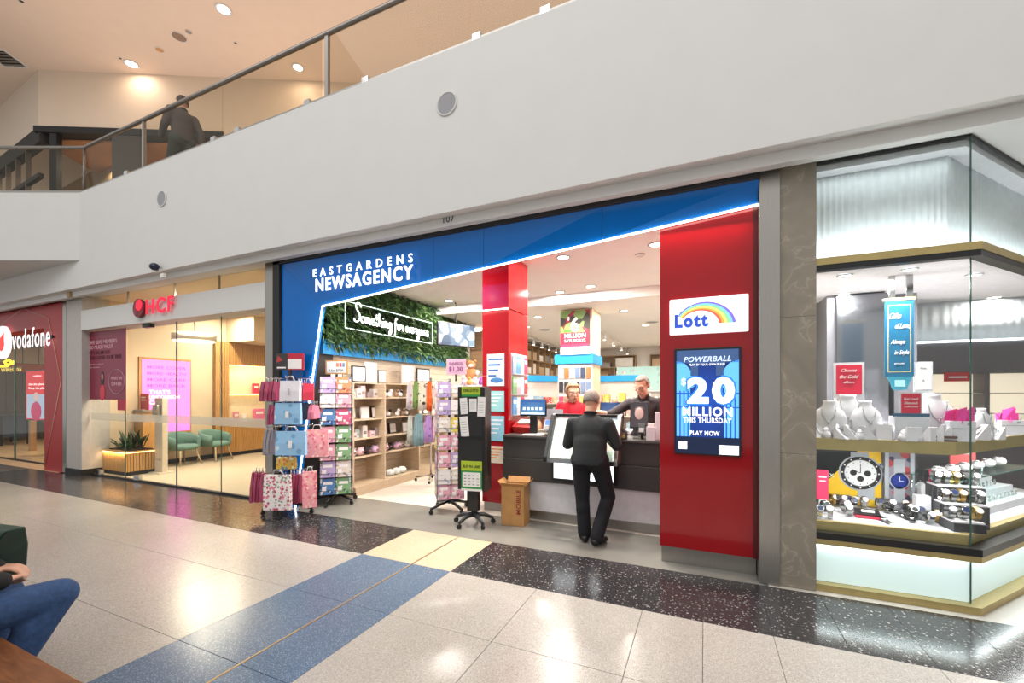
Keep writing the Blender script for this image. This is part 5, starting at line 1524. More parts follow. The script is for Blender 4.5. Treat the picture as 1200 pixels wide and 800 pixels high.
def card_spinner(loc, yaw, half, zs, ncols, ch, cwf, label, where, wire, seed, base, pal, sides):
    t = T('card_spinner', label, 'display stand', loc, yaw)
    star_base(t, 0.30, 4 if base == 4 else 5, BLACK, 0.09, 0.5)
    P('pole', MB(BLACK).cyl((0, 0, 0.1), (0, 0, zs[0] + ch + 0.06), 0.018), t)
    hw = half
    for z in zs:
        P('tier_frame', MB(wire).tube([(-hw, -hw, z), (hw, -hw, z), (hw, hw, z), (-hw, hw, z)], 0.005, 4, closed=True)
          .tube([(-hw - 0.012, -hw - 0.012, z + 0.06), (hw + 0.012, -hw - 0.012, z + 0.06), (hw + 0.012, hw + 0.012, z + 0.06), (-hw - 0.012, hw + 0.012, z + 0.06)], 0.004, 4, closed=True)
          .tube([(-hw, 0, z), (hw, 0, z)], 0.004, 4).tube([(0, -hw, z), (0, hw, z)], 0.004, 4), t)
    for sx in (-1, 1):
        for sy in (-1, 1):
            P('upright', MB(wire).tube([(sx * hw, sy * hw, zs[-1]), (sx * hw, sy * hw, zs[0] + ch)], 0.006, 4), t)
    for s_ in range(4):
        P('divider', MB(wire).tube([(0, -hw, zs[-1]), (0, -hw, zs[0] + ch * 0.7)], 0.004, 4), t, rz=s_ * PI / 2)
    rn = random.Random(seed)
    base_mesh = {}
    for fi, (ang, nm) in enumerate(sides):
        for ti, z in enumerate(zs):
            for c in range(ncols):
                key = rn.choice(pal)
                cn, mat = CARDS[key]
                w_ = 2 * hw / ncols
                x = -hw + w_ * (c + 0.5)
                if key not in base_mesh:
                    mb = MB(mat)
                    cw = w_ * cwf / 2
                    mb.box(-cw, cw, -0.012, 0.012, 0, ch, rotx(-0.09), (0, 0, 0))
                    mb.use(PAPER).box(-cw * 0.6, cw * 0.6, -0.0135, -0.012, ch * 0.62, ch * 0.8, rotx(-0.09), (0, 0, 0)).box(-cw * 0.75, -cw * 0.2, -0.0135, -0.012, ch * 0.2, ch * 0.5, rotx(-0.09), (0, 0, 0))
                    base_mesh[key] = mb.mesh('greeting_card')
                R_ = rotz(yaw + ang)
                p = Vector(loc) + R_ @ Vector((x, -hw - 0.0, 0)) + Vector((0, 0, z + 0.004))
                o = bpy.data.objects.new('greeting_card', base_mesh[key])
                COL.objects.link(o)
                o.location = p
                o.rotation_euler = (0, 0, yaw + ang)
                props(o, f'{cn} greeting card, {nm} side, {TIER[ti]} tier, {["near", "middle", "far"][c] if ncols == 3 else ["window", "counter"][c]} column of {where}', 'card', 'cards on ' + where)
    return t
S2 = (-5.09, 4.83, 0)
zs2 = [1.66, 1.44, 1.19, 0.93, 0.67, 0.42, 0.17]
card_spinner(S2, YAW + 0.33, 0.215, zs2, 2, 0.232, 0.97, 'black wheeled spinner rack of square greeting cards beside the bag spinner', 'the black framed spinner', BLACK, 43, 5, [0, 1, 2, 3, 4, 5, 5, 6, 8, 9], ((0, 'front'), (PI / 2, 'shop'), (-PI / 2, 'window')))
t = T('price_sign', 'small framed price sign standing on top of the black framed card spinner', 'sign', Vector(S2) + Vector((0.05, -0.05, 1.94)), YAW)
P('frame', MB(OAKD).box(-0.16, 0.17, -0.012, 0.012, 0, 0.21), t)
P('card', MB(PAPER).box(-0.14, 0.15, -0.014, -0.012, 0.02, 0.19), t)
P('motif', MB(M('sign_orange', '#d98a5a', 0.5)).box(0.0, 0.04, -0.016, -0.014, 0.11, 0.17).use(M('sign_pink', '#c8506a', 0.5)).box(0.05, 0.085, -0.016, -0.014, 0.11, 0.17).use(M('sign_blue', '#6b8fb0', 0.5)).box(0.095, 0.13, -0.016, -0.014, 0.11, 0.17), t)
TX('2 for $7.00', 0.22, 0.045, INK, t, (0, -0.015, 0.055), bold=0.0, world=False)
S3 = (-3.29, 5.15, 0)
zs3 = [1.60, 1.36, 1.12, 0.88, 0.64, 0.41, 0.20]
card_spinner(S3, YAW + 0.25, 0.18, zs3, 2, 0.2, 0.96, 'clear wire spinner rack of pale cards standing behind the black stand', 'the clear wire spinner', STEEL, 57, 4, [0, 0, 2, 2, 6, 8, 6, 7], ((0, 'front'), (PI / 2, 'counter'), (-PI / 2, 'window')))
t = T('price_sign', 'pink price sign with dollar figure on top of clear wire spinner', 'sign', Vector(S3) + Vector((0.14, -0.05, 1.86)), YAW)
P('card', MB(M('sign_lilac_pink', '#e3b9d0', 0.5)).box(-0.13, 0.14, -0.006, 0.006, 0.05, 0.27), t)
P('pole', MB(BLACK).cyl((0, 0, -0.04), (0, 0, 0.06), 0.012), t)
TX('$1.00', 0.19, 0.075, M('sign_plum', '#8c3a78', 0.5), t, (0, -0.008, 0.125), bold=0.02, world=False)
TX('CARDS', 0.19, 0.035, M('sign_plum', '#8c3a78', 0.5), t, (0, -0.008, 0.21), bold=0.0, world=False)

# --- black notice stand
B4 = Vector((-2.66, 4.73, 0))
bs = T('notice_stand', 'black boxy wheeled magazine stand with notices beside the red pillar', 'display stand', B4, 0.16)
for k in range(5):
    a = 0.5 + 2 * PI * k / 5
    x, y = 0.25 * math.cos(a), 0.25 * math.sin(a)
    P('leg', MB(M('dark_grey_nylon', '#2f3032', 0.45)).tube([(0, 0, 0.13), (x * 0.55, y * 0.55, 0.12), (x, y, 0.07)], [0.03, 0.025, 0.018], 8), bs)
    P('caster', MB(MBLACK).cyl((x - 0.014 * math.sin(a), y + 0.014 * math.cos(a), 0.03), (x + 0.014 * math.sin(a), y - 0.014 * math.cos(a), 0.03), 0.03, n=12), bs)
P('column', MB(BLACK).cyl((0, 0, 0.1), (0, 0, 0.2), 0.03), bs)
P('column', MB(BLACK).box(-0.07, 0.07, -0.05, 0.05, 0.18, 0.46), bs)
bw, bd = 0.165, 0.125
P('upper_case', MB(MBLACK).box(-bw, bw, -bd, bd, 1.115, 1.735), bs, bev=0.006)
P('lower_case', MB(MBLACK).box(-bw, bw, -bd, bd, 0.46, 1.105), bs, bev=0.006)
P('side_rail', MB(BLACK).box(bw, bw + 0.025, -bd - 0.005, bd, 0.44, 1.72), bs)
P('side_rail', MB(DSTEEL).box(bw + 0.025, bw + 0.03, -bd + 0.03, -bd + 0.05, 0.6, 1.6), bs)
P('rim', MB(BLACK).box(-bw, bw, -bd - 0.012, -bd, 1.095, 1.12), bs)
R4 = rotz(0.16)
def notice(name, px0, px1, py0, py1, label, mats, cat='notice', lean=0.0):
    Yf = 4.60
    a, b = A(px0, py1, Yf), A(px1, py0, Yf)
    # onto the stand's front
    la = R4.inverted() @ (a - B4); lb = R4.inverted() @ (b - B4)
    w_ = lb.x - la.x
    t = T(name, label, cat, B4 + R4 @ Vector(((la.x + lb.x) / 2, -bd - 0.003, la.z)), 0.16)
    h = lb.z - la.z
    mb = MB(mats[0]).box(-w_ / 2, w_ / 2, -0.003, 0.0, 0, h, roty(lean))
    P('sheet', mb, t)
    return t, w_, h
for px0, px1, py0, py1, lb, ln in ((540, 548, 466, 485, 'white slip in the row of three, window side, on black stand', -0.08), (550, 558, 467, 482, 'white slip in the middle of the row of three on black stand', 0.0), (559, 567.5, 465, 488, 'longest white slip in the row of three, pillar side, on black stand', 0.03), (540, 549, 488, 511, 'single white slip below the row of three on black stand', -0.1)):
    t, w_, h = notice('paper_slip', px0, px1, py0, py1, lb, [PAPER], 'notice', ln)
    mb = MB(GREYINK)
    for k in range(5): mb.box(-w_ * 0.35, w_ * 0.3, -0.0036, -0.003, h * (0.2 + 0.13 * k), h * (0.2 + 0.13 * k) + 0.004, roty(ln), (0, 0, h / 2))
    P('print', mb, t)
GRNY = M('lime_card', '#a9bd2d', 0.5); GRN = M('green_card', '#2f8f43', 0.5)
t, w_, h = notice('header_sign', 541.5, 562, 453, 464.5, 'lime and green header sign at the top of black notice stand', [GRNY], 'sign')
P('band', MB(GRN).box(-w_ / 2, w_ / 2, -0.005, -0.003, 0, h * 0.22), t)
TX('ON LOTTO', w_ * 0.8, h * 0.3, INK, t, (0, -0.005, h * 0.62), bold=0.03, world=False)
t, w_, h = notice('draw_chart', 541, 564, 541, 574, 'lime topped price chart at the foot of black notice stand', [GRN], 'sign')
P('header', MB(GRNY).box(-w_ / 2, w_ / 2, -0.005, -0.003, h * 0.68, h), t)
P('table', MB(PAPER).box(-w_ * 0.43, w_ * 0.43, -0.006, -0.003, h * 0.14, h * 0.62), t)
mb = MB(GREYINK)
for r_ in range(4):
    for c_ in range(4):
        mb.box(-w_ * 0.36 + c_ * w_ * 0.2, -w_ * 0.36 + c_ * w_ * 0.2 + w_ * 0.11, -0.0065, -0.006, h * (0.2 + 0.1 * r_), h * (0.23 + 0.1 * r_))
P('figures', mb, t)
P('foot_strip', MB(PAPER).box(-w_ / 2, w_ / 2, -0.005, -0.003, 0, h * 0.07), t)
TX('BUY IN LINE', w_ * 0.8, h * 0.09, INK, t, (0, -0.006, h * 0.82), bold=0.03, world=False)

# ================================================================ JEWELLER
YJ = 4.40
JXL, JXC = 0.852, 1.843
JA = math.radians(50)
jd = Vector((math.cos(JA), math.sin(JA), 0))
jn = Vector((math.sin(JA), -math.cos(JA), 0))      # outward from the splayed side
JL = 2.6
# the point of the angled corner pushed out by o on both faces
def corner(o):
    # front face y = YJ - o ; side face through (JXC, YJ) pushed jn*o
    s_ = Vector((JXC, YJ, 0)) + jn * o
    k = (YJ - o - s_.y) / jd.y
    return s_ + jd * k
def ledge(mat, o, z0, z1, depth=0.3, mb=None, inner=None):
    c = corner(o); e = c + jd * JL
    ci = corner(o - depth); ei = ci + jd * JL
    L0 = Vector((JXL, YJ - o, 0)); L1 = Vector((JXL, YJ - o + depth, 0))
    mb = mb or MB(mat)
    mb.loft([[q + Vector((0, 0, z)) for q in (L0, c, ci, L1)] for z in (z0, z1)])
    mb.loft([[q + Vector((0, 0, z)) for q in (c, e, ei, ci)] for z in (z0, z1)])
    return mb
jw = T('jewellery_showcase', 'glazed corner jewellery showcase with champagne gold ledges and lit base', 'showcase', (1.3, YJ, 0))
P('plinth', ledge(GOLD, 0.07, 0, 0.055), jw, w=True)
P('lit_base', ledge(glow('glowing_base_panel', '#dcecea', 0.5), -0.02, 0.055, 0.40, 0.06), jw, w=True)  # emission put into the panel's colour to brighten it, no light behind
P('base_light', ledge(LEDC, -0.001, 0.375, 0.386, 0.012), jw, w=True, label='cool white strip light under the ledge')
P('gold_ledge', ledge(GOLD, 0.07, 0.388, 0.435), jw, w=True)
P('black_ledge', ledge(BLACK, 0.075, 0.435, 0.49), jw, w=True)
P('tray_front', ledge(GOLD, -0.02, 0.49, 0.565, 0.05), jw, w=True)
P('display_floor', ledge(WHITEL, -0.06, 0.49, 0.56, 0.75), jw, w=True)
P('gold_shelf', ledge(GOLD, -0.10, 1.165, 1.265, 0.04), jw, w=True)
P('shelf', ledge(M('shelf_white', '#e9dfe0', 0.4), -0.12, 1.235, 1.262, 0.62), jw, w=True)
P('gold_head', ledge(GOLD, 0.07, 2.725, 2.785), jw, w=True)
P('black_head', ledge(BLACK, 0.065, 2.68, 2.725, 0.08), jw, w=True)
P('head_light', ledge(LEDC, -0.06, 2.786, 2.80, 0.04), jw, w=True, label='cool white strip light at the foot of the pleated panel')
P('top_frame', ledge(MBLACK, 0.005, 3.60, 3.622, 0.03), jw, w=True)
P('top_board', ledge(WHITEL, -0.03, 3.55, 3.60, 0.4), jw, w=True)
# pleated panel
def pleats(a, b, z0, z1, amp, pitch, mat):
    a, b = Vector(a), Vector(b)
    d = (b - a); L_ = d.length; d.normalize()
    n = Vector((d.y, -d.x, 0))
    k = int(L_ / pitch * 6)
    mb = MB(mat)
    pts = []
    rn = random.Random(4)
    ph = 0
    for i in range(k + 1):
        u = i / k * L_
        ph += 1.0 + 0.25 * math.sin(u * 9)
        pts.append(a + d * u + n * (amp * math.sin(ph)))
    rings = [[p + Vector((0, 0, z)) for p in pts] + [p - n * 0.01 + Vector((0, 0, z)) for p in reversed(pts)] for z in (z0, z1)]
    return mb.loft(rings, True, True)
PLE = M('pleated_white', '#dde3e4', 0.8)
ci = corner(-0.16)
P('pleated_panel', pleats((JXL, YJ + 0.16, 0), ci, 2.786, 3.56, 0.008, 0.05, PLE), jw, w=True)
P('pleated_panel', pleats(ci, ci + jd * JL, 2.786, 3.56, 0.008, 0.05, PLE), jw, w=True)
# glass
cg = corner(0)
def jpane(z0, z1, nm='glass_pane'):
    P(nm, MB(GLASSJ).box(JXL, JXC - 0.004, YJ, YJ + 0.008, z0, z1), jw, w=True)
    a, b = cg + jd * 0.006, cg + jd * JL
    P(nm, MB(GLASSJ).loft([[q + Vector((0, 0, z)) for q in (a, b, b - jn * 0.008, a - jn * 0.008)] for z in (z0, z1)]), jw, w=True)
    P('glass_corner', MB(EDGEG).box(JXC - 0.004, JXC + 0.004, YJ - 0.001, YJ + 0.008, z0, z1), jw, w=True)
jpane(0.055, 0.388); jpane(0.49, 2.68); jpane(2.786, 3.6)

# interior lights of the showcase
for k, (x, y) in enumerate(((1.15, 4.75), (1.6, 4.75), (2.2, 5.2), (1.35, 5.6))):
    downlight('downlight', (x, y, 2.718), 0.05, ['downlight in showcase ceiling next to the marble pillar', 'downlight in showcase ceiling near the glass corner', 'downlight in showcase ceiling along splayed glass', 'downlight in showcase ceiling behind the blue hanging sign'][k], 'downlights in the jewellery showcase ceiling', 21, (1, 0.97, 0.97), lens=LEDC)
for k, (px, py) in enumerate(((1165, 348), (1152, 370), (1140, 386), (1168, 366), (1120, 362), (1130, 374), (1108, 381), (965, 355), (979, 368), (972, 389), (1188, 372), (1172, 383))):
    p = onplane(px, py, 3.3)
    if p.y > 6.1 and p.y < 11.8:
        downlight('downlight', p, 0.09, f'small recessed downlight, {ordn(k)} of those deep in the jewellery shop ceiling', 'downlights deep in the jewellery shop', 28, (1, 0.95, 0.92), lamp=(k % 2 == 0))
area('strip_emitter', (1.35, YJ + 0.09, 2.81), (math.radians(180), 0, 0), 0.95, 0.04, 3, (0.93, 0.98, 1))
area('strip_emitter', (1.35, YJ + 0.06, 3.54), (0, 0, 0), 0.95, 0.04, 0.8, (0.93, 0.98, 1))  # unseen fill added to even out the top of the pleats
area('shelf_upfill', (1.4, 5.0, 1.32), (math.radians(180), 0, 0), 0.95, 0.1, 16, (1, 0.97, 0.98))  # unseen upward fill, added to brighten the showcase ceiling
p = cg + jd * 1.2 - jn * 0.5
area('shelf_upfill', (p.x, p.y, 1.32), (math.radians(180), 0, JA), 1.8, 0.1, 18, (1, 0.97, 0.98))  # same added upward fill along the splayed side
p = ci + jd * 1.2
area('strip_emitter', (p.x + 0.05, p.y - 0.04, 2.81), (math.radians(180), 0, JA), 2.2, 0.04, 4, (0.93, 0.98, 1))
area('strip_emitter', (1.35, YJ + 0.005, 0.37), (0, 0, 0), 0.95, 0.02, 1.5, (0.93, 0.99, 1))
area('strip_emitter', (JXC + jd.x * 1.2, YJ + jd.y * 1.2, 0.37), (0, 0, JA), 2.2, 0.02, 3, (0.93, 0.99, 1))
area('strip_emitter', (1.35, YJ + 0.1, 1.155), (0, 0, 0), 0.9, 0.05, 14, (1, 0.98, 0.97))
p = cg + jd * 1.2 - jn * 0.12
area('strip_emitter', (p.x, p.y, 1.155), (0, 0, JA), 2.0, 0.05, 20, (1, 0.98, 0.97))

# shop behind: grey pillars, lit wall cases
GRYP = M('slate_grey_panel', '#727176', 0.5)
S('pillar', MB(GRYP).box(1.22, 1.72, 5.7, 6.2, 0, 3.3))
S('pillar', MB(M('mirror_dark', '#77787c', 0.12, 0.8)).box(1.30, 1.74, 5.66, 5.70, 0, 2.7))
S('pillar', MB(GRYP).box(1.86, 2.05, 5.9, 6.3, 0, 3.3))
S('wall_back', MB(M('case_taupe', '#8d877f', 0.5)).box(0.86, 1.62, 5.16, 5.2, 0.56, 1.16))
wc = T('wall_cases', 'row of lit cream jewellery wall cases at the back of the shop', 'showcase', (4.5, 10.0, 0))
P('carcass', MB(GRYP).box(1.9, 8.6, 10.0, 10.5, 0, 1.0).box(1.9, 8.6, 10.0, 10.5, 2.0, 2.55), wc, w=True)
P('header_glow', MB(LEDC).box(1.9, 8.6, 9.98, 10.0, 2.55, 2.58), wc, w=True)
P('pleated_header', pleats((1.9, 10.2, 0), (8.6, 10.2, 0), 2.6, 3.3, 0.004, 0.12, PLE), wc, w=True)
P('lit_back', MB(glow('case_cream', '#f2e4cc', 0.85)).box(1.9, 8.6, 10.35, 10.4, 1.0, 2.0), wc, w=True)
for k in range(9):
    x = 1.9 + k * 0.83
    P('upright', MB(GRYP).box(x - 0.03, x + 0.03, 9.98, 10.35, 1.0, 2.0), wc, w=True)
for z in (1.3, 1.65):
    P('glass_shelf', MB(WHITEL).box(1.9, 8.6, 10.05, 10.35, z, z + 0.015), wc, w=True)
for k, x in enumerate((2.9, 4.0, 5.2)):
    ONE('header_tag', MB(M('red_tag', '#c53a3a', 0.5)).box(-0.18, 0.18, -0.01, 0.0, 0, 0.16).use(PAPER).box(-0.12, 0.12, -0.012, -0.01, 0.06, 0.09), f'red header tag, {ordn(k)} from the slate pillars, on the lit wall cases', 'tag', (x, 9.96, 1.86), group='red tags on wall cases')
S('wall_left', MB(M('case_side', '#e6dccb', 0.6)).box(0.55, 0.7, 5.0, 12.0, 0, 3.3))
lc_ = T('side_case', 'lit cream and grey wall case in shop behind red framed poster', 'showcase', (0.9, 8.0, 0))
P('carcass', MB(GRYP).box(0.7, 1.1, 7.0, 9.8, 0, 0.9).box(0.7, 1.1, 7.0, 9.8, 2.1, 2.6), lc_, w=True)
P('lit_back', MB(glow('case_cream', '#f2e4cc', 0.85)).box(0.7, 0.74, 7.0, 9.8, 0.9, 2.1), lc_, w=True)
for k in range(4):
    P('upright', MB(GRYP).box(0.72, 1.1, 7.0 + 0.93 * k - 0.03, 7.0 + 0.93 * k + 0.03, 0.9, 2.1), lc_, w=True)

# hanging blue sign
SYj = 4.98
a, b = A(1037, 353, SYj), A(1071, 441, SYj)
hs = T('hanging_sign', 'teal blue framed sign hanging in the jewellery window', 'sign', ((a.x + b.x) / 2, SYj, b.z))
BLJ = M('teal_blue_card', '#0f5676', 0.4)
P('card', MB(BLJ).box(a.x, b.x, SYj, SYj + 0.02, b.z, a.z), hs, w=True)
P('gold_bar', MB(GOLD).box(a.x - 0.01, b.x + 0.01, SYj - 0.005, SYj + 0.03, a.z, a.z + 0.025), hs, w=True)
fw = 0.006
mb = MB(M('sign_gold_line', '#c7b27c', 0.4))
x0, x1, z0, z1 = a.x + 0.02, b.x - 0.02, b.z + 0.04, a.z - 0.04
mb.box(x0, x1, SYj - 0.002, SYj, z0, z0 + fw).box(x0, x1, SYj - 0.002, SYj, z1 - fw, z1).box(x0, x0 + fw, SYj - 0.002, SYj, z0, z1).box(x1 - fw, x1, SYj - 0.002, SYj, z0, z1)
P('gold_line', mb, hs, w=True)
for xx in (a.x + 0.03, b.x - 0.05):
    P('hanger', MB(CHROME).box(xx, xx + 0.045, SYj + 0.0, SYj + 0.02, a.z + 0.025, 2.72), hs, w=True)
cx = (a.x + b.x) / 2; hh = a.z - b.z; ww = b.x - a.x
for s_, dx, fz, wf in (('Gifts', -0.14, 0.80, 0.42), ('of Love,', 0.10, 0.66, 0.5), ('Always', -0.05, 0.45, 0.5), ('in Style', 0.08, 0.31, 0.5)):
    TX(s_, ww * wf, hh * 0.075, PAPER, hs, (cx + dx * ww, SYj - 0.004, b.z + hh * fz), bold=0.0, shear=0.35)
TX('JEWELLERS', ww * 0.34, hh * 0.02, PAPER, hs, (cx, SYj - 0.004, b.z + hh * 0.17), bold=0.02)
P('flap', MB(M('teal_flap', '#2b7f93', 0.4)).prism([(a.x + 0.02, SYj, b.z), (b.x - 0.01, SYj, b.z), (b.x - 0.05, SYj, b.z - 0.12), (a.x + 0.06, SYj, b.z - 0.12)], (0, 0.015, 0)), hs, w=True)
P('flap_label', MB(M('mint_label', '#9fd0d2', 0.4)).box(a.x + 0.07, b.x - 0.06, SYj - 0.002, SYj, b.z - 0.09, b.z - 0.03), hs, w=True)

def framed(name, px0, px1, py0, py1, Y, zfoot, frame, card, label, lines, lean=0.0, foot=None):
    a, b = A(px0, py0, Y), A(px1, py1, Y)
    zf = b.z if zfoot is None else zfoot
    t = T(name, label, 'sign', ((a.x + b.x) / 2, Y, zf))
    w_ = (b.x - a.x) / 2; h = a.z - b.z; z0 = b.z - zf
    P('frame', MB(frame).box(-w_, w_, 0, 0.015, z0, z0 + h), t)
    if card: P('card', MB(card).box(-w_ * 0.84, w_ * 0.84, -0.003, 0, z0 + h * 0.1, z0 + h * 0.93), t)
    if foot: P('foot', MB(foot).box(-w_ * 0.9, w_ * 0.9, -0.05, 0.06, 0, max(0.01, z0)), t)
    for s_, fz, wf, hf, mt, shr in lines:
        TX(s_, 2 * w_ * wf, h * hf, mt, t, (0, -0.005, z0 + h * fz), bold=0.0, shear=shr, world=False)
    return t
framed('framed_sign', 977, 1013, 425, 466, 4.85, 1.262, WHITEL, CRIM, 'white framed crimson sign standing behind the white necklace busts', [('Choose', 0.78, 0.5, 0.09, PAPER, 0.3), ('the Gold', 0.6, 0.62, 0.1, PAPER, 0.3), ('effect', 0.44, 0.35, 0.06, PAPER, 0.0)], foot=WHITEL)
framed('price_sign', 1071, 1093, 424, 460, 5.0, 1.262, WHITEL, PAPER, 'tall white sign with faint grey print under the blue hanging sign', [('Ring', 0.8, 0.35, 0.05, GREYINK, 0.3), ('A', 0.4, 0.15, 0.08, GREYINK, 0)], foot=WHITEL)
t = framed('tilted_sign', 1054, 1081, 459, 488, 4.62, 1.262, WHITEL, CRIM, 'tilted crimson sign with blue foot on a white block', [('Best Loved', 0.72, 0.62, 0.1, PAPER, 0.3), ('Diamonds', 0.55, 0.6, 0.1, PAPER, 0.3), ('collection', 0.4, 0.6, 0.06, PAPER, 0)])
a, b = A(1054, 488, 4.62), A(1082, 514, 4.62)
P('blue_foot', MB(M('sign_navy', '#2c5672', 0.5)).box(-0.12, 0.12, -0.004, 0.0, A(1060, 488, 4.62).z - 1.262, A(1060, 484, 4.62).z - 1.262), t)
ONE('display_block', MB(WHITEL).box(-0.11, 0.11, -0.02, 0.12, 0, a.z - 1.262), 'white display block carrying the tilted crimson sign', 'block', ((a.x + b.x) / 2, 4.63, 1.262), bev=0.004)

# necklace busts
BUST = M('bust_white', '#e6e1e4', 0.45)
def bust(px, py0, py1, Y, label, yaw=0.0, k=1.0):
    c = A(px, py1, Y); top = A(px, py0, Y).z
    h = max(0.15, top - 1.262)
    t = T('necklace_bust', label, 'jewellery stand', (c.x, Y, 1.262), yaw, 'white necklace busts')
    w_ = h * 0.42 * k
    rings = []
    n = 16
    for f, rw, rd in ((0, 0.75, 0.28), (0.25, 0.95, 0.3), (0.55, 1.0, 0.3), (0.72, 0.8, 0.26), (0.84, 0.42, 0.2), (0.93, 0.36, 0.18), (1.0, 0.4, 0.2)):
        rings.append([(w_ * rw * math.cos(2 * PI * i / n), w_ * rd * 1.3 * math.sin(2 * PI * i / n) + (1 - f) * -0.02, h * f) for i in range(n)])
    P('form', MB(BUST).loft(rings, True, True), t)
    pts = [(w_ * 0.42 * math.cos(PI * k_ / 10), -w_ * 0.40 - 0.012 * math.sin(PI * k_ / 10), h * (0.86 - 0.42 * math.sin(PI * k_ / 10))) for k_ in range(11)]
    nk = P('necklace', MB(CHROME).tube(pts, 0.004, 5), t)
    P('pendant', MB(CHROME).ball((0, -w_ * 0.42 - 0.02, h * 0.41), 0.012, 0.006, 0.016), nk)
    return t
for a_ in ((993, 462, 512, 4.70, 'tallest white necklace bust below the crimson framed sign', 0.0, 1.0), (972, 469, 514, 4.63, 'white necklace bust standing next to the marble pillar', -0.3, 0.9), (1014, 469, 513, 4.66, 'white necklace bust on the sign block side of the tallest one', 0.3, 0.9),
           (1092, 461, 512, 4.80, 'large white necklace bust between white sign and pink tissue bag', 0.2, 1.0), (1103, 470, 512, 4.92, 'white necklace bust right behind the pink tissue bag', 0.4, 0.9), (1150, 478, 514, 5.0, 'white necklace bust just beyond the glass corner', 0.6, 0.9)):
    bust(*a_)
def ringstand(px, py0, Y, label, kind, k):
    c = A(px, 510, Y); top = A(px, py0, Y).z
    h = max(0.06, top - 1.262)
    t = T('jewellery_stand', label, 'jewellery stand', (c.x, Y, 1.262), 0.3 * k, 'small white jewellery stands')
    if kind == 0:
        P('ramp', MB(BUST).prism([(-0.05, -0.05, 0), (-0.05, 0.05, 0), (-0.05, 0.05, h), (-0.05, 0.035, h)], (0.1, 0, 0)), t)
        P('bracelet', MB(CHROME).tube([(0.03 * math.cos(i * PI / 6), -0.052 + 0.085 * ((0.5 + 0.3 * math.sin(i * PI / 6))), h * (0.5 + 0.3 * math.sin(i * PI / 6)) + 0.008) for i in range(12)], 0.004, 5, closed=True), t)
    else:
        P('cone', MB(BUST).lathe([(0.04, 0), (0.035, h * 0.4), (0.012, h * 0.95), (0.005, h)], n=12), t)
        P('ring', MB(CHROME).tube([(0.022 * math.cos(i * PI / 5), 0.022 * math.sin(i * PI / 5), h * 0.7) for i in range(10)], 0.0035, 5, closed=True), t)
js = [(962, 495, 4.58, 0), (968, 500, 4.54, 1), (981, 497, 4.56, 1), (988, 502, 4.53, 0), (998, 498, 4.55, 0), (1007, 503, 4.53, 1), (1017, 499, 4.56, 0), (1028, 482, 4.68, 1), (1031, 491, 4.62, 1), (1037, 497, 4.60, 0), (1059, 503, 4.53, 1), (1067, 500, 4.54, 0), (1075, 502, 4.53, 1), (1086, 500, 4.57, 0), (1097, 497, 4.6, 0), (1104, 500, 4.62, 0), (1147, 497, 4.9, 0), (1157, 500, 4.95, 1), (1165, 500, 5.0, 0)]
for k, (px, py, Y, kd_) in enumerate(js):
    ringstand(px, py, Y, f'small white {["sloping bracelet ramp", "ring cone"][kd_]}, {ordn(min(k, 17)) if k < 18 else "last"} counted from the marble pillar on the gold edged shelf', kd_, k)
TISS = M('pink_tissue', '#ee3fa0', 0.6)
def pinkbag(px, pyb, pyt, Y, label, mint):
    c = A(px, pyb, Y); zt = A(px, pyt, Y).z - 1.262
    t = T('gift_bag', label, 'gift bag', (c.x, Y, 1.262), 0.15)
    w_ = 0.085
    P('body', MB(BAGW).box(-w_, w_, -0.04, 0.04, 0, zt), t, bev=0.003)
    P('ribbon', MB(GREYINK).box(-w_, w_, -0.042, -0.04, zt * 0.62, zt * 0.65).box(0.03, 0.055, -0.042, -0.04, zt * 0.8, zt * 0.9), t)
    rn = random.Random(px)
    mb = MB(TISS)
    for k in range(9):
        x = rn.uniform(-w_ * 0.8, w_ * 0.8); y = rn.uniform(-0.03, 0.03)
        h = rn.uniform(0.06, 0.13)
        mb.add([(x - 0.035, y, zt - 0.02), (x + 0.035, y - 0.01, zt - 0.02), (x + 0.045, y + rn.uniform(-0.04, 0.04), zt + h), (x - 0.02, y + rn.uniform(-0.04, 0.04), zt + h * 0.8)], [(0, 1, 2, 3)])
        mb.add([(x, y - 0.03, zt - 0.02), (x, y + 0.03, zt - 0.02), (x + rn.uniform(-0.05, 0.05), y + 0.03, zt + h)], [(0, 1, 2)])
    P('tissue', mb, t)
    P('mint_tissue', MB(M('mint_tissue', '#4fc49a', 0.6)).add([(w_ * 0.7, 0, zt - 0.02), (w_, 0.02, zt - 0.02), (w_ + 0.03, 0, zt + 0.06)], [(0, 1, 2)]), t)
pinkbag(1124, 516, 493, 4.66, 'white gift bag with pink tissue beside the glass corner post', True)
pinkbag(1183, 514, 492, 5.65, 'white gift bag with pink tissue farther along the splayed glass', True)
ONE('wooden_tray', MB(M('walnut', '#5b4034', 0.5)).box(-0.07, 0.07, -0.05, 0.05, 0, 0.018).use(WHITEL).box(-0.06, 0.06, -0.04, 0.04, 0.018, 0.03).use(M('walnut', '#5b4034', 0.5)).box(-0.07, 0.07, -0.05, 0.05, 0.03, 0.048), 'low dark walnut tray between the busts and pink tissue bag', 'tray', (A(1105, 510, 4.6).x, 4.6, 1.262))

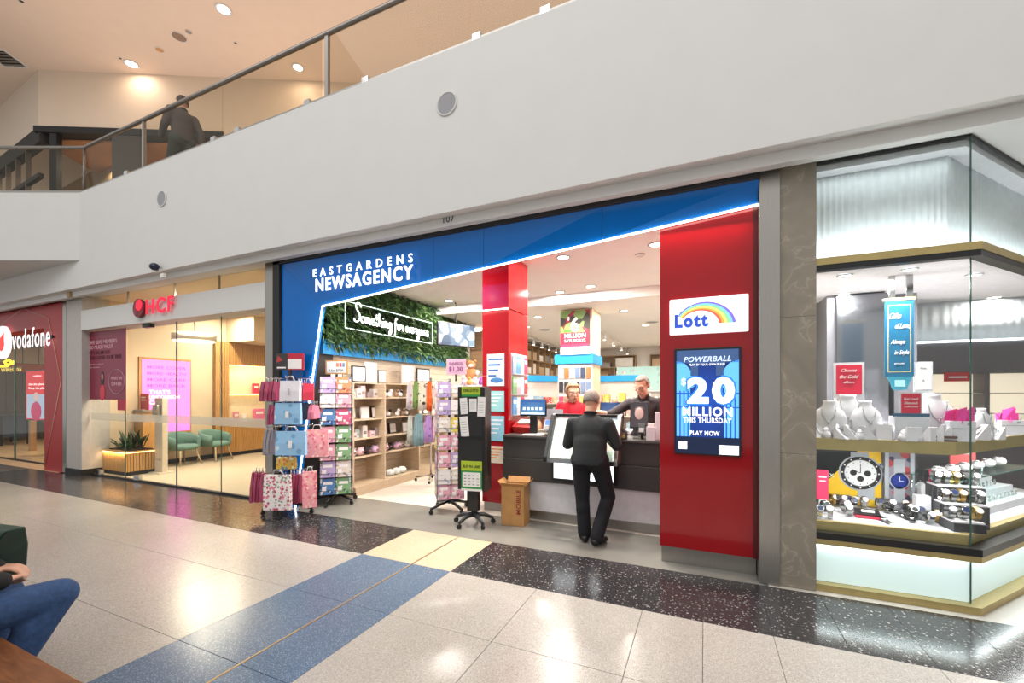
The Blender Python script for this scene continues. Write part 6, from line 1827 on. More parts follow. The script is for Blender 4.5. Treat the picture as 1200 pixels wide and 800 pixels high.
# watches below
wp = T('watch_poster', 'large black and yellow poster of a steel chronograph behind the watches', 'poster', (1.2, 5.15, 0.56))
YP = 5.14
a, b = A(957, 527, YP), A(1033, 592, YP)
PXa, PXb, PZ0, PZ1 = a.x - 0.1, b.x, 0.57, 1.15
P('sheet', MB(M('poster_black', '#15161a', 0.3)).box(PXa, PXb, YP, YP + 0.01, PZ0, PZ1), wp, w=True)
P('shape', MB(M('poster_yellow', '#f0c22a', 0.4)).poly([(PXb, YP - 0.001, PZ0), (PXb, YP - 0.001, PZ1), (PXb - 0.14, YP - 0.001, PZ1), (PXb - 0.5, YP - 0.001, PZ0 + 0.12), (PXb - 0.45, YP - 0.001, PZ0)]), wp, w=True)
P('shape', MB(M('poster_blue', '#1f6fc4', 0.4)).poly([(PXb - 0.001, YP - 0.002, PZ0 + 0.28), (PXb - 0.001, YP - 0.002, PZ0 + 0.42), (PXb - 0.13, YP - 0.002, PZ0 + 0.36), (PXb - 0.12, YP - 0.002, PZ0 + 0.24)]), wp, w=True)
wx, wz = A(1008, 554, YP).x, A(1008, 554, YP).z
m4 = Matrix.Rotation(PI / 2, 3, 'X')
def pdisc(r, mat, y, x=wx, z=wz, nm='watch_print'):
    P(nm, MB(mat).lathe([(r, 0), (r, 0.001)], c=(x, y, z), n=24, M4=m4), wp, w=True)
SILV = M('print_silver', '#aeb3ba', 0.35)
P('watch_print', MB(SILV).box(wx - 0.075, wx + 0.065, YP - 0.003, YP - 0.002, wz + 0.1, min(PZ1, wz + 0.2)).box(wx - 0.02, wx + 0.11, YP - 0.003, YP - 0.002, max(PZ0, wz - 0.25), wz - 0.1), wp, w=True)
pdisc(0.172, SILV, YP - 0.003); pdisc(0.158, INK, YP - 0.0045); pdisc(0.128, SILV, YP - 0.0055); pdisc(0.122, M('print_dial', '#e9e9ea', 0.4), YP - 0.006)
mb = MB(PAPER)
for k in range(12):
    a_ = k * PI / 6
    c_ = Vector((wx + 0.142 * math.cos(a_), 0, wz + 0.142 * math.sin(a_)))
    mb.box(c_.x - 0.006, c_.x + 0.006, YP - 0.0068, YP - 0.0055, c_.z - 0.006, c_.z + 0.006)
    c_ = Vector((wx + 0.108 * math.cos(a_), 0, wz + 0.108 * math.sin(a_)))
    mb.use(INK).box(c_.x - 0.004, c_.x + 0.004, YP - 0.0078, YP - 0.007, c_.z - 0.004, c_.z + 0.004).use(PAPER)
mb.use(INK).box(wx - 0.003, wx + 0.003, YP - 0.0095, YP - 0.009, wz, wz + 0.09).box(wx - 0.003, wx + 0.003, YP - 0.0095, YP - 0.009, wz, wz + 0.07, roty(-1.1), (wx, 0, wz))
mb.use(SILV).box(wx + 0.165, wx + 0.2, YP - 0.004, YP - 0.003, wz - 0.015, wz + 0.015).box(wx + 0.13, wx + 0.18, YP - 0.004, YP - 0.003, wz + 0.06, wz + 0.085)
P('watch_print', mb, wp, w=True)
for dx, dz in ((-0.055, 0.0), (0.055, 0.0), (0.0, -0.055)):
    pdisc(0.027, INK, YP - 0.0075, wx + dx, wz + dz)
TX('TIMEX', 0.16, 0.035, PAPER, wp, (A(966, 556, YP).x, YP - 0.003, A(966, 556, YP).z), bold=0.02)
TX('SINCE 1854', 0.12, 0.015, PAPER, wp, (A(985, 531, YP).x, YP - 0.003, 1.11), bold=0.0)
a, b = A(1041, 532, 5.12), A(1066, 592, 5.12)
w2 = T('diver_watch_poster', 'narrow poster of a blue dial diving watch beside the large watch poster', 'poster', ((a.x + b.x) / 2, 5.12, 0.6))
P('sheet', MB(prt('diver_art', '#8d8792', ['#b9b4bc', '#3a3c58', '#a84a4a', '#5d6a8c'], 12, 0.4, 0.5)).box(a.x, b.x, 5.11, 5.12, 0.57, 1.12), w2, w=True)
P('edge', MB(SILV).box(b.x, b.x + 0.03, 5.105, 5.125, 0.57, 1.14).box(a.x - 0.03, a.x, 5.105, 5.125, 0.57, 1.14), w2, w=True)
xx, zz = (a.x + b.x) / 2, A(1053, 563, 5.12).z
for r, mt, dy in ((0.075, SILV, 0.002), (0.066, M('diver_blue', '#1d2c6d', 0.3), 0.004), (0.05, M('diver_dial', '#2a3a8c', 0.3), 0.006)):
    P('watch_print', MB(mt).lathe([(r, 0), (r, 0.001)], c=(xx, 5.11 - dy, zz), n=20, M4=m4), w2, w=True)
P('watch_print', MB(SILV).box(xx - 0.04, xx + 0.04, 5.107, 5.109, zz + 0.06, zz + 0.2).box(xx - 0.04, xx + 0.04, 5.107, 5.109, zz - 0.2, zz - 0.06).use(PAPER).box(xx - 0.003, xx + 0.003, 5.1025, 5.1035, zz, zz + 0.04).box(xx, xx + 0.03, 5.1025, 5.1035, zz - 0.003, zz + 0.003), w2, w=True)
def watchmesh(strap, case, dial, flat):
    t = T('wrist_watch', 'x', 'watch', (0, 0, 0))
    st = MB(strap)
    if flat:
        st.box(-0.016, 0.016, -0.09, -0.018, 0.003, 0.007).box(-0.016, 0.016, 0.018, 0.09, 0.003, 0.007)
        P('strap', st, t)
        P('case', MB(case).lathe([(0.02, 0.002), (0.022, 0.006), (0.02, 0.013)], n=16), t)
        P('dial', MB(dial).lathe([(0.0175, 0.0131), (0.0175, 0.0138)], n=16), t)
    else:
        n = 14
        for k in range(n):
            a0, a1 = 2 * PI * k / n, 2 * PI * (k + 1) / n
            q = [(x, -0.033 * math.sin(a_) , 0.045 + 0.038 * math.cos(a_)) for a_ in (a0, a1) for x in (-0.014, 0.014)]
            q2 = [(x, -0.037 * math.sin(a_), 0.045 + 0.042 * math.cos(a_)) for a_ in (a0, a1) for x in (-0.014, 0.014)]
            st.add(q + q2, [(0, 1, 3, 2), (4, 6, 7, 5), (0, 4, 5, 1), (2, 3, 7, 6), (0, 2, 6, 4), (1, 5, 7, 3)])
        P('strap', st, t)
        R_ = rotx(math.radians(55))
        P('case', MB(case).lathe([(0.02, 0), (0.023, 0.004), (0.02, 0.01)], c=(0, -0.031, 0.067), n=16, M4=R_), t)
        P('dial', MB(dial).lathe([(0.0175, 0.0102), (0.0175, 0.011)], c=(0, -0.031, 0.067), n=16, M4=R_), t)
        P('stand', MB(GLASSJ).box(-0.012, 0.012, -0.02, 0.02, 0, 0.012), t)
    return t
protos = [watchmesh(CHROME, CHROME, PAPER, False), watchmesh(SHOE, CHROME, INK, False), watchmesh(CHROME, CHROME, M('dial_navy', '#1f2a50', 0.3), False), watchmesh(M('gold_bracelet', '#c2a05a', 0.3, 0.9), M('gold_case', '#c2a05a', 0.3, 0.9), PAPER, False), watchmesh(CHROME, CHROME, INK, True)]
pn = ['steel watch with pale dial', 'black strap watch with dark dial', 'steel watch with navy dial', 'golden watch with pale dial', 'steel watch with dark dial laid flat']
used = [False] * 5
wl_ = [(962, 591, 1), (966, 600, 1), (973, 606, 0), (960, 606, 2), (976, 582, 3), (981, 588, 1), (988, 585, 0), (990, 600, 0), (996, 604, 0), (1000, 596, 2), (993, 590, 2), (1003, 584, 3), (1012, 588, 0), (1042, 579, 0), (1061, 583, 0), (1057, 604, 4), (1064, 603, 0), (1068, 608, 4), (1074, 594, 0), (1087, 594, 0), (1072, 607, 1), (1077, 607, 2), (1088, 613, 0), (1099, 612, 3), (1036, 609, 4), (1050, 600, 4), (1040, 597, 4), (1030, 593, 2)]
for k, (px, py, kd_) in enumerate(wl_):
    p = AZ(px, py, 0.572)
    if p.y < 4.52: p = A(px, py, 4.52); p.z = 0.572
    if p.y > 5.05: p.y = 5.05
    p.x = A(px, py, p.y).x
    sc_ = 1.25
    lb = f'{pn[kd_]}, {ordn(k) if k < 18 else ["nineteenth", "twentieth", "twenty-first", "twenty-second", "twenty-third", "twenty-fourth", "twenty-fifth", "twenty-sixth", "twenty-seventh", "twenty-eighth"][k - 18]} from the marble pillar, lower case'
    if not used[kd_]:
        o = protos[kd_]; used[kd_] = True
        o['label'] = lb; o['group'] = 'watches in the lower jewellery case'
        o.location = p; o.rotation_euler = (0, 0, 0.3 * math.sin(k * 2.1))
    else:
        o = cp(protos[kd_], p, 0.3 * math.sin(k * 2.1), lb, 'watches in the lower jewellery case')
    o.scale = (sc_, sc_, sc_)
p = A(1016, 598, 4.72)
t = T('watch_box', 'open black watch box with red edge among the steel watches', 'box', (p.x, 4.72, 0.565), -0.1)
P('case', MB(BLACK).box(-0.085, 0.085, -0.05, 0.05, 0.018, 0.05, rotx(0.25)), t)
P('red_edge', MB(M('box_red', '#c8324a', 0.4)).box(-0.09, 0.09, -0.06, 0.05, 0, 0.02), t)
P('white_insert', MB(PAPER).box(-0.04, 0.05, -0.02, 0.02, 0.045, 0.055, rotx(0.25), (0, 0, 0.03)), t)
for k, (px, py0, py1, Y, mat, lb) in enumerate(((964, 550, 583, 4.9, PINKR, 'rose sign card beside the marble pillar in the lower case'), (1094, 550, 574, 4.95, PINKR, 'slim rose sign card between watch poster and dark trays'))):
    a, b = A(px - (7 if k == 0 else 5), py0, Y), A(px + (7 if k == 0 else 5), py1, Y)
    t = T('sign_card', lb, 'sign', ((a.x + b.x) / 2, Y, 0.565))
    P('card', MB(mat).box(a.x - (a.x + b.x) / 2, b.x - (a.x + b.x) / 2, 0, 0.01, b.z - 0.565 - 0.02, a.z - 0.565), t)
    P('stand', MB(WHITEL).box(-0.03, 0.03, -0.02, 0.03, 0, max(0.012, b.z - 0.565 - 0.02)), t)
    P('print', MB(PAPER).box(-0.03, 0.03, -0.002, 0, (a.z - 0.565) * 0.8, (a.z - 0.565) * 0.84).box(-0.025, 0.025, -0.002, 0, (a.z - 0.565) * 0.7, (a.z - 0.565) * 0.73), t)
for k, (px, py, Y) in enumerate(((1080, 580, 4.85), (1086, 566, 5.0))):
    a = A(px, py, Y)
    ONE('display_block', MB(WHITEL).box(-0.05, 0.05, -0.04, 0.04, 0, max(0.08, a.z - 0.565)), ['short white display block under the rose card', 'tall white display block behind the rose card'][k], 'block', (a.x, Y, 0.565), bev=0.003)
# dark watch trays
def wtray(px, py, Y, w_, h, label, n):
    a = A(px, py, Y)
    t = T('watch_tray', label, 'tray', (a.x, Y, 0.562), 0.1)
    DK = M('dark_tray', '#39393c', 0.5)
    P('body', MB(DK).box(-w_, w_, -0.09, 0.09, 0, h), t, bev=0.003)
    P('lid', MB(DK).box(-w_, w_, 0.09, 0.1, 0, h + 0.11), t)
    P('cushion', MB(BUST).box(-w_ * 0.94, w_ * 0.94, -0.08, 0.08, h, h + 0.012), t)
    for k in range(n):
        x = -w_ * 0.8 + 1.6 * w_ * k / max(1, n - 1)
        o = cp(protos[[0, 2, 3, 1][k % 4]], Vector((a.x, Y, 0.562)) + rotz(0.1) @ Vector((x, 0, h + 0.012)), 0.1, f'{pn[[0, 2, 3, 1][k % 4]]}, {ordn(k)} on {label}', 'watches on the dark trays')
wtray(1118, 568, 4.90, 0.16, 0.30, 'tall dark watch tray by glass corner', 5)
wtray(1125, 592, 4.74, 0.14, 0.18, 'middle dark watch tray by glass corner', 5)
wtray(1128, 612, 4.60, 0.10, 0.07, 'low black watch tray by glass corner', 3)
# ring shelf behind splayed glass
q = cg + jd * 0.75 - jn * 0.32
q = q + jd * 0.35 - jn * 0.05
rs = T('ring_shelf', 'stepped white ring display behind the splayed glass', 'jewellery stand', (q.x, q.y, 0.56), JA)
for k in range(3):
    P('step', MB(WHITEL).box(-0.5, 1.0, -0.18 + 0.15 * k, -0.03 + 0.15 * k, 0, 0.07 + 0.07 * k), rs)
RJ = rotz(JA)
ringm = MB(CHROME).tube([(0.016 * math.cos(i * PI / 5), 0.0, 0.018 + 0.016 * math.sin(i * PI / 5)) for i in range(10)], 0.0035, 4, closed=True).ball((0, 0, 0.037), 0.006, n=6, m=4)
P_ = ringm.mesh('ring')
for r_ in range(3):
    for k in range(16):
        lp_ = Vector((-0.56 + 0.092 * k, -0.10 + 0.15 * r_, 0.07 + 0.07 * r_))
        o = bpy.data.objects.new('ring', P_)
        COL.objects.link(o)
        o.location = Vector((q.x, q.y, 0.56)) + RJ @ lp_
        o.rotation_euler = (0, 0, JA)
        o.scale = (1.3, 1.3, 1.3)
        props(o, f'silver ring, {ordn(k)} from the glass corner on {["front", "middle", "back"][r_]} step of the ring display', 'ring', 'rings on the stepped display')
q2 = cg + jd * 0.95 - jn * 0.36
gs = T('glass_shelf', 'glass shelf of white stands behind the splayed glass', 'shelf', (q2.x, q2.y, 0.92), JA)
P('pane', MB(glass('shelf_glass', (0.85, 0.95, 0.93, 1))).box(-0.6, 1.0, -0.2, 0.2, 0, 0.01), gs)
P('front_edge', MB(EDGEG).box(-0.6, 1.0, -0.203, -0.2, 0, 0.01), gs)
for sx in (-0.55, 0.95):
    P('support', MB(CHROME).cyl((sx, 0.15, -0.36), (sx, 0.15, 0), 0.008), gs)
for k in range(6):
    lp_ = Vector((-0.5 + 0.26 * k, -0.02, 0.01))
    t = T('jewellery_stand', f'low white cushion stand, {ordn(k)} from glass corner on the glass shelf', 'jewellery stand', Vector((q2.x, q2.y, 0.92)) + RJ @ lp_, JA, 'cushion stands on the glass shelf')
    P('cushion', MB(BUST).ball((0, 0, 0.04), 0.065, 0.05, 0.04), t)
    P('bracelet', MB(CHROME).tube([(0.05 * math.cos(i * PI / 6), 0.04 * math.sin(i * PI / 6), 0.075) for i in range(12)], 0.004, 4, closed=True), t)
ONE('sign_card', MB(M('coral_card', '#d9605f', 0.5)).box(-0.12, 0.12, 0, 0.008, 0, 0.2).use(PAPER).box(-0.08, 0.08, -0.001, 0, 0.12, 0.135), 'coral sign card standing on the glass shelf behind splayed glass', 'sign', Vector((q2.x, q2.y, 0.93)) + RJ @ Vector((0.35, 0.1, 0.0)), JA - 0.5)

# ================================================================ HEALTH FUND OFFICE
YH = 4.44
XA, XB = -11.42, -5.955
S('trim_6', MB(WHITE).box(XA - 0.0, XB, 4.29, 4.62, 2.92, 3.31))
hg = T('glass_shopfront', 'frameless glass shopfront of the beige office with sliding doors', 'shopfront', ((XA + XB) / 2, YH, 0))
gl = [XA + 0.03] + [A(px, 450, YH).x for px in (147, 205, 257)] + [XB]
for k, (a, b) in enumerate(zip(gl[:-1], gl[1:])):
    dy = 0.03 if k in (1, 2) else 0.0
    P('glass_pane', MB(GLASSM).box(a + 0.006, b - 0.006, YH + dy, YH + dy + 0.01, 0.03, 2.92), hg, w=True)
    P('glass_edge', MB(MBLACK if k == 1 else EDGEG).box(b - (0.022 if k == 1 else 0.006), b, YH + dy - 0.002, YH + dy + 0.012, 0.03, 2.92), hg, w=True)
    P('bottom_rail', MB(MBLACK).box(a, b, YH - 0.01, YH + 0.05, 0, 0.03), hg, w=True)
    P('frosted_band', MB(FROST).box(a + 0.006, b - 0.006, YH + dy - 0.003, YH + dy - 0.001, 1.12, 1.26), hg, w=True)
tg = [XA] + [A(px, 340, 4.5).x for px in (104, 150, 205, 257)] + [XB]
for a, b in zip(tg[:-1], tg[1:]):
    P('transom_pane', MB(GLASSM).box(a + 0.008, b - 0.008, 4.5, 4.51, 3.31, 3.62), hg, w=True)
    P('transom_bar', MB(DSTEEL).box(b - 0.012, b + 0.002, 4.49, 4.52, 3.31, 3.62), hg, w=True)
for px in (117, 161):
    c = A(px, 555, YH)
    P('floor_clamp', MB(CHROME).box(c.x - 0.09, c.x + 0.09, YH - 0.02, YH + 0.03, 0.03, 0.12), hg, w=True)
p = A(174, 389, 4.4)
ONE('door_operator_sensor', MB(BLACK).rbox(-0.13, 0.13, -0.04, 0.04, -0.05, 0.03, 0.01), 'black door sensor under the white band below red letters', 'sensor', (p.x, 4.4, 2.90))
a, b = A(171, 370, 4.24), A(203, 346, 4.24)
hsn = T('office_sign', 'red illuminated letters with round emblem on the white band', 'sign', (a.x, 4.24, a.z))
zc = (A(171, 359, 4.24).z + A(203, 356, 4.24).z) / 2
LETTERS('HCF', b.x - a.x, 0.27, REDGLOW, hsn, ((a.x + b.x) / 2, 4.24, zc), bold=0.02, ext=0.006, space=1.2)
ex = A(163, 361, 4.24).x
P('emblem', MB(M('deep_red_emblem', '#6f1420', 0.4)).lathe([(0.165, 0), (0.165, 0.05)], c=(ex, 4.27, zc), n=24, M4=Matrix.Rotation(PI / 2, 3, 'X')), hsn, w=True)
mb = MB(REDGLOW)
mb.lathe([(0.1, 0), (0.1, 0.012)], c=(ex + 0.05, 4.22, zc + 0.045), n=20, M4=Matrix.Rotation(PI / 2, 3, 'X'))
P('emblem_petal', mb, hsn, w=True)
P('emblem_petal', MB(M('dark_red_petal', '#8e1a2b', 0.4)).ball((ex - 0.06, 4.22, zc - 0.03), 0.07, 0.01, 0.11), hsn, w=True)
for c in (ex - 0.1, a.x + 0.3, b.x - 0.1):
    P('standoff', MB(STEEL).cyl((c, 4.24, zc), (c, 4.29, zc), 0.012), hsn, w=True)
# burgundy window poster
a, b = A(103.5, 387, 4.43), A(148, 470, 4.43)
zt, zl = 2.9, 1.53
wp2 = T('window_poster', 'tall burgundy poster on the office window with small family picture', 'poster', ((a.x + b.x) / 2, 4.427, zl))
P('sheet', MB(MAROON).box(a.x, b.x, 4.424, 4.43, zl, zt), wp2, w=True)
wd = b.x - a.x; cxw = (a.x + b.x) / 2
PK = M('poster_pink_ink', '#d9a9b2', 0.5); DKM = M('poster_dark_ink', '#541327', 0.5)
TX('WE GIVE MEMBERS', wd * 0.72, 0.075, PK, wp2, (cxw - wd * 0.08, 4.4215, zt - 0.22), bold=0.02)
TX('SO MUCH VALUE', wd * 0.62, 0.075, PK, wp2, (cxw - wd * 0.13, 4.4215, zt - 0.32), bold=0.02)
TX("IT'S ALMOST", wd * 0.55, 0.075, DKM, wp2, (cxw - wd * 0.17, 4.4215, zt - 0.43), bold=0.02)
TX('TOO GOOD TO BE TRUE', wd * 0.82, 0.075, DKM, wp2, (cxw - wd * 0.02, 4.4215, zt - 0.53), bold=0.02)
TX('Join a fund', wd * 0.36, 0.03, PK, wp2, (cxw - wd * 0.25, 4.4215, zt - 0.66), bold=0.0)
TX('for members', wd * 0.26, 0.03, PK, wp2, (cxw - wd * 0.3, 4.4215, zt - 0.72), bold=0.0)
P('picture', MB(M('pic_hair', '#3a2024', 0.5)).ball((cxw - wd * 0.1, 4.4235, zl + 0.42), 0.075, 0.004, 0.15).use(M('pic_skin', '#b9796f', 0.5)).ball((cxw - wd * 0.1, 4.4215, zl + 0.45), 0.045, 0.004, 0.065).use(CRIM).ball((cxw - wd * 0.1, 4.4215, zl + 0.14), 0.11, 0.004, 0.16), wp2, w=True)
P('badge', MB(M('pic_badge', '#b98aa0', 0.5)).tube([(cxw + wd * 0.27 + wd * 0.2 * math.cos(i * PI / 8), 4.4225, zl + 0.35 + 0.24 * math.sin(i * PI / 8)) for i in range(16)], 0.008, 4, closed=True), wp2, w=True)
TX('WHAT AN', wd * 0.28, 0.06, PK, wp2, (cxw + wd * 0.27, 4.4215, zl + 0.42), bold=0.02)
TX('OFFER', wd * 0.26, 0.07, PK, wp2, (cxw + wd * 0.27, 4.4215, zl + 0.31), bold=0.02)
P('lower_flap', MB(M('flap_red', '#b3263f', 0.5)).box(b.x - 0.3, b.x, 4.424, 4.43, zl - 0.2, zl), wp2, w=True)
# pink screen on the left wall
XHW = -11.5
a, b = AX(166.5, 422, XHW + 0.06), AX(223, 507, XHW + 0.06)
y0, y1, z0, z1 = a.y, b.y, 0.76, 2.42
pk = T('pink_screen', 'large lit pink advertising screen in oak frame on the office side wall', 'screen', (XHW + 0.03, (y0 + y1) / 2, z0))
P('frame', MB(OAKD).box(XHW, XHW + 0.05, y0 - 0.05, y1 + 0.03, z0 - 0.04, z1 + 0.05), pk, w=True)
P('display', MB(glow('pink_display', '#ef78cc', 1.1)).box(XHW + 0.05, XHW + 0.056, y0, y1, z0, z1), pk, w=True)
def pt(s_, w_, h_, yc, zc_, mt, bold=0.03):
    TX(s_, w_, h_, mt, pk, (XHW + 0.059, yc, zc_), PI / 2, bold=bold)
yc = (y0 + y1) / 2
fa = glow('pink_faint', '#d84fae', 1.0)
for k, s_ in enumerate(('MORE COVER', 'MORE HEALTH', 'MORE CARE', 'MORE BACK')):
    pt(s_, (y1 - y0) * 0.8, 0.07, yc, z1 - 0.17 - 0.14 * k, fa, 0.02)
wg = glow('pink_white', '#ffeefa', 1.6)
pt("THAT'S", (y1 - y0) * 0.42, 0.085, y0 + (y1 - y0) * 0.35, z0 + 0.93, wg)
pt('UNCOMMON', (y1 - y0) * 0.62, 0.085, y0 + (y1 - y0) * 0.45, z0 + 0.81, wg)
pt('CARE', (y1 - y0) * 0.32, 0.085, y0 + (y1 - y0) * 0.3, z0 + 0.69, wg)
# slatted oak wall with lit niche
yS0, yN0, yN1, yS1 = AX(252, 450, XHW + 0.1).y, AX(268, 450, XHW + 0.1).y, 8.9, 10.5
zN1, zN0 = AX(268, 427, XHW).z, AX(268, 494, XHW).z
ow = T('slatted_wall', 'honey oak slatted wall panel with lit display niche in the office', 'wall panel', (XHW + 0.05, 8, 0.1))
def battens(mb, y0, y1, z0, z1):
    n = int((y1 - y0) / 0.05)
    for k in range(n):
        y = y0 + (y1 - y0) * k / n
        mb.box(XHW + 0.1, XHW + 0.125, y + 0.004, y + (y1 - y0) / n - 0.008, z0, z1)
    return mb
P('backing', MB(M('oak_backing', '#8f6736', 0.6)).box(XHW, XHW + 0.1, yS0, yN0, 0.1, 3.0).box(XHW, XHW + 0.1, yN0, yN1, 0.1, zN0).box(XHW, XHW + 0.1, yN0, yN1, zN1, 3.0).box(XHW, XHW + 0.1, yN1, yS1, 0.1, 3.0), ow, w=True)
mb = MB(OAKD)
battens(mb, yS0, yN0, 0.1, 3.0); battens(mb, yN0, yN1, 0.1, zN0); battens(mb, yN0, yN1, zN1, 3.0); battens(mb, yN1, yS1, 0.1, 3.0)
P('batten', mb, ow, kind='stuff', w=True)
P('niche_back', MB(M('niche_cream', '#ead9b4', 0.5)).box(XHW, XHW + 0.01, yN0, yN1, zN0, zN1), ow, w=True)
P('niche_light', MB(LEDA).box(XHW + 0.02, XHW + 0.05, yN0, yN1, zN1 - 0.02, zN1 - 0.005), ow, w=True)
zsh = AX(285, 461, XHW + 0.1).z
P('niche_shelf', MB(CREAMP).box(XHW, XHW + 0.12, yN0, yN1, zsh - 0.02, zsh), ow, w=True)
P('niche_light', MB(LEDA).box(XHW + 0.02, XHW + 0.05, yN0, yN1, zsh - 0.04, zsh - 0.022), ow, w=True)
P('niche_floor', MB(CREAMP).box(XHW, XHW + 0.14, yN0, yN1, zN0 - 0.02, zN0), ow, w=True)
area('niche_lamp', (XHW + 0.3, (yN0 + yN1) / 2, zN1 - 0.1), (0, math.radians(40), 0), 0.2, 1.4, 9, (1, 0.75, 0.45))
for k, (yy, zz, w_, h_, c, nm) in enumerate(((yN0 + 0.75, zsh, 0.16, 0.28, '#d23a55', 'crimson'), (yN0 + 1.05, zsh, 0.15, 0.22, '#c02f4c', 'red'), (yN0 + 0.2, zN0, 0.13, 0.26, '#d98a9a', 'pink'), (yN0 + 0.42, zN0, 0.1, 0.2, '#efe2dd', 'white'), (yN0 + 0.85, zN0, 0.3, 0.32, '#e0709a', 'wide pink'), (yN0 + 1.3, zN0, 0.14, 0.25, '#e9d3d8', 'blush'))):
    t = T('brochure_box', f'{nm} brochure holder on the {"upper shelf" if zz == zsh else "floor"} of the lit oak niche', 'holder', (XHW + 0.08, yy, zz), 0, 'brochure holders in the niche')
    P('holder', MB(M('niche_' + nm.replace(' ', '_'), c, 0.5)).box(-0.03, 0.03, -w_ / 2, w_ / 2, 0, h_), t)
    P('print', MB(PAPER).box(0.03, 0.032, -w_ * 0.35, w_ * 0.35, h_ * 0.55, h_ * 0.75), t)
# green tub chairs
TEAL = M('teal_upholstery', '#6b8f86', 0.85, 0, 0.08, 60)
def tub_chair(loc, rz, label):
    t = T('tub_chair', label, 'chair', loc, rz, 'teal tub chairs in the office')
    n = 22
    rings_o = []
    # wrapped back shell: open to +x
    prof = []
    for k in range(n + 1):
        a = math.radians(55 + 250 * k / n)
        f = math.sin(math.pi * k / n)
        top = 0.62 + 0.14 * f
        prof.append((math.cos(a), math.sin(a), top))
    rings = []
    for cx_, sy_, top in prof:
        ro, ri = 0.34, 0.285
        rings.append([(ro * cx_ * 0.93, ro * sy_, 0.38), (ro * cx_, ro * 1.04 * sy_, top - 0.02), ((ro - 0.03) * cx_, (ro - 0.03) * sy_, top), (ri * cx_, ri * sy_, top - 0.03), (ri * cx_ * 0.95, ri * sy_ * 0.95, 0.42)])
    P('backrest', MB(TEAL).loft(rings, True, True), t)
    P('seat', MB(TEAL).lathe([(0.27, 0.36), (0.3, 0.39), (0.3, 0.44), (0.26, 0.47), (0.05, 0.475)], n=22), t)
    for sx in (-1, 1):
        for sy in (-1, 1):
            P('leg', MB(OAK).tube([(sx * 0.17, sy * 0.17, 0.37), (sx * 0.27, sy * 0.25, 0)], [0.02, 0.012], 8), t)
    return t
c1 = AZ(250, 536, 0.0); c2 = AZ(212, 543, 0.0)
tub_chair((-11.06, 6.66, 0), 0.25, 'teal tub chair with oak legs under the corner of lit niche')
tub_chair((-11.06, 5.93, 0), 0.15, 'teal tub chair with oak legs under the pink screen')
# planter
pl = T('planter', 'oak slatted planter with amber light strip just inside the office glass', 'planter', (-10.93, 4.9, 0))
X0, X1, Y0, Y1 = -11.4, -10.5, 4.62, 5.15
P('plinth', MB(MBLACK).box(X0, X1 - 0.03, Y0 + 0.03, Y1, 0, 0.09), pl, w=True)
P('trough', MB(M('oak_backing', '#8f6736', 0.6)).box(X0, X1 - 0.02, Y0 + 0.02, Y1, 0.09, 0.44), pl, w=True)
for k in range(18):
    x = X0 + (X1 - X0) * k / 18
    P('slat', MB(OAKD).box(x + 0.006, x + 0.044, Y0, Y0 + 0.02, 0.08, 0.44), pl, w=True)
for k in range(10):
    y = Y0 + 0.02 + (Y1 - Y0 - 0.02) * k / 10
    P('slat', MB(OAKD).box(X1 - 0.02, X1, y + 0.006, y + 0.046, 0.08, 0.44), pl, w=True)
P('glow_strip', MB(LEDA).box(X0, X1 + 0.004, Y0 - 0.004, Y0 + 0.01, 0.45, 0.468).box(X1 - 0.006, X1 + 0.004, Y0, Y1, 0.45, 0.468), pl, w=True, label='amber light strip')
P('top', MB(OAKD).box(X0, X1 + 0.005, Y0 - 0.005, Y1, 0.468, 0.49), pl, w=True)
area('planter_lamp', ((X0 + X1) / 2, Y0 - 0.03, 0.45), (math.radians(25), 0, 0), 0.85, 0.03, 3, (1, 0.65, 0.33))
pf = T('potted_palm', 'dark green bushy plant growing in the oak planter', 'plant', (-10.93, 4.9, 0.49))
rn = random.Random(8)
LG = [M('plant_green_a', '#2c4426', 0.5), M('plant_green_b', '#3d5a34', 0.5), M('plant_green_c', '#22351f', 0.5)]
for k in range(60):
    a = rn.uniform(0, 2 * PI); l = rn.uniform(0.3, 0.62); el = rn.uniform(0.2, 1.2)
    bx, by = rn.uniform(-0.25, 0.25), rn.uniform(-0.12, 0.12)
    d = Vector((math.cos(a) * math.cos(el), math.sin(a) * 0.35 * math.cos(el), math.sin(el)))
    sd_ = d.cross(Vector((0, 0, 1))).normalized() * 0.025
    b0 = Vector((bx, by, 0)); m1 = b0 + d * l * 0.55; e1 = b0 + d * l - Vector((0, 0, 0.12 * l))
    mb = MB(LG[k % 3]).add([b0, m1 + sd_, e1, m1 - sd_, m1 + Vector((0, 0, 0.012))], [(0, 1, 4), (1, 2, 4), (2, 3, 4), (3, 0, 4)])
    P('leaf', mb, pf)
P('soil', MB(M('soil', '#2b221b', 0.9)).box(-0.4, 0.38, -0.2, 0.2, 0, 0.02), pf)
# white pedestal with dispenser
pe = T('sanitiser_pedestal', 'tall white pedestal with grey dispenser inside the office door', 'pedestal', (A(189, 553, 5.15).x, 5.15, 0))
P('column', MB(CREAMP).box(-0.14, 0.14, -0.05, 0.05, 0, 1.56), pe, bev=0.004)
P('dispenser', MB(STEEL).rbox(-0.08, 0.10, -0.13, -0.05, 1.15, 1.42, 0.02), pe)
P('nozzle', MB(GREYINK).box(-0.03, 0.05, -0.12, -0.06, 1.12, 1.15), pe)
P('foot', MB(CREAMP).box(-0.2, 0.2, -0.14, 0.14, 0, 0.02), pe)
TX('CARE', 0.2, 0.04, GREYINK, pe, (pe.location.x, 5.099, 0.28), bold=0.0).rotation_euler = (0, 0, 0)
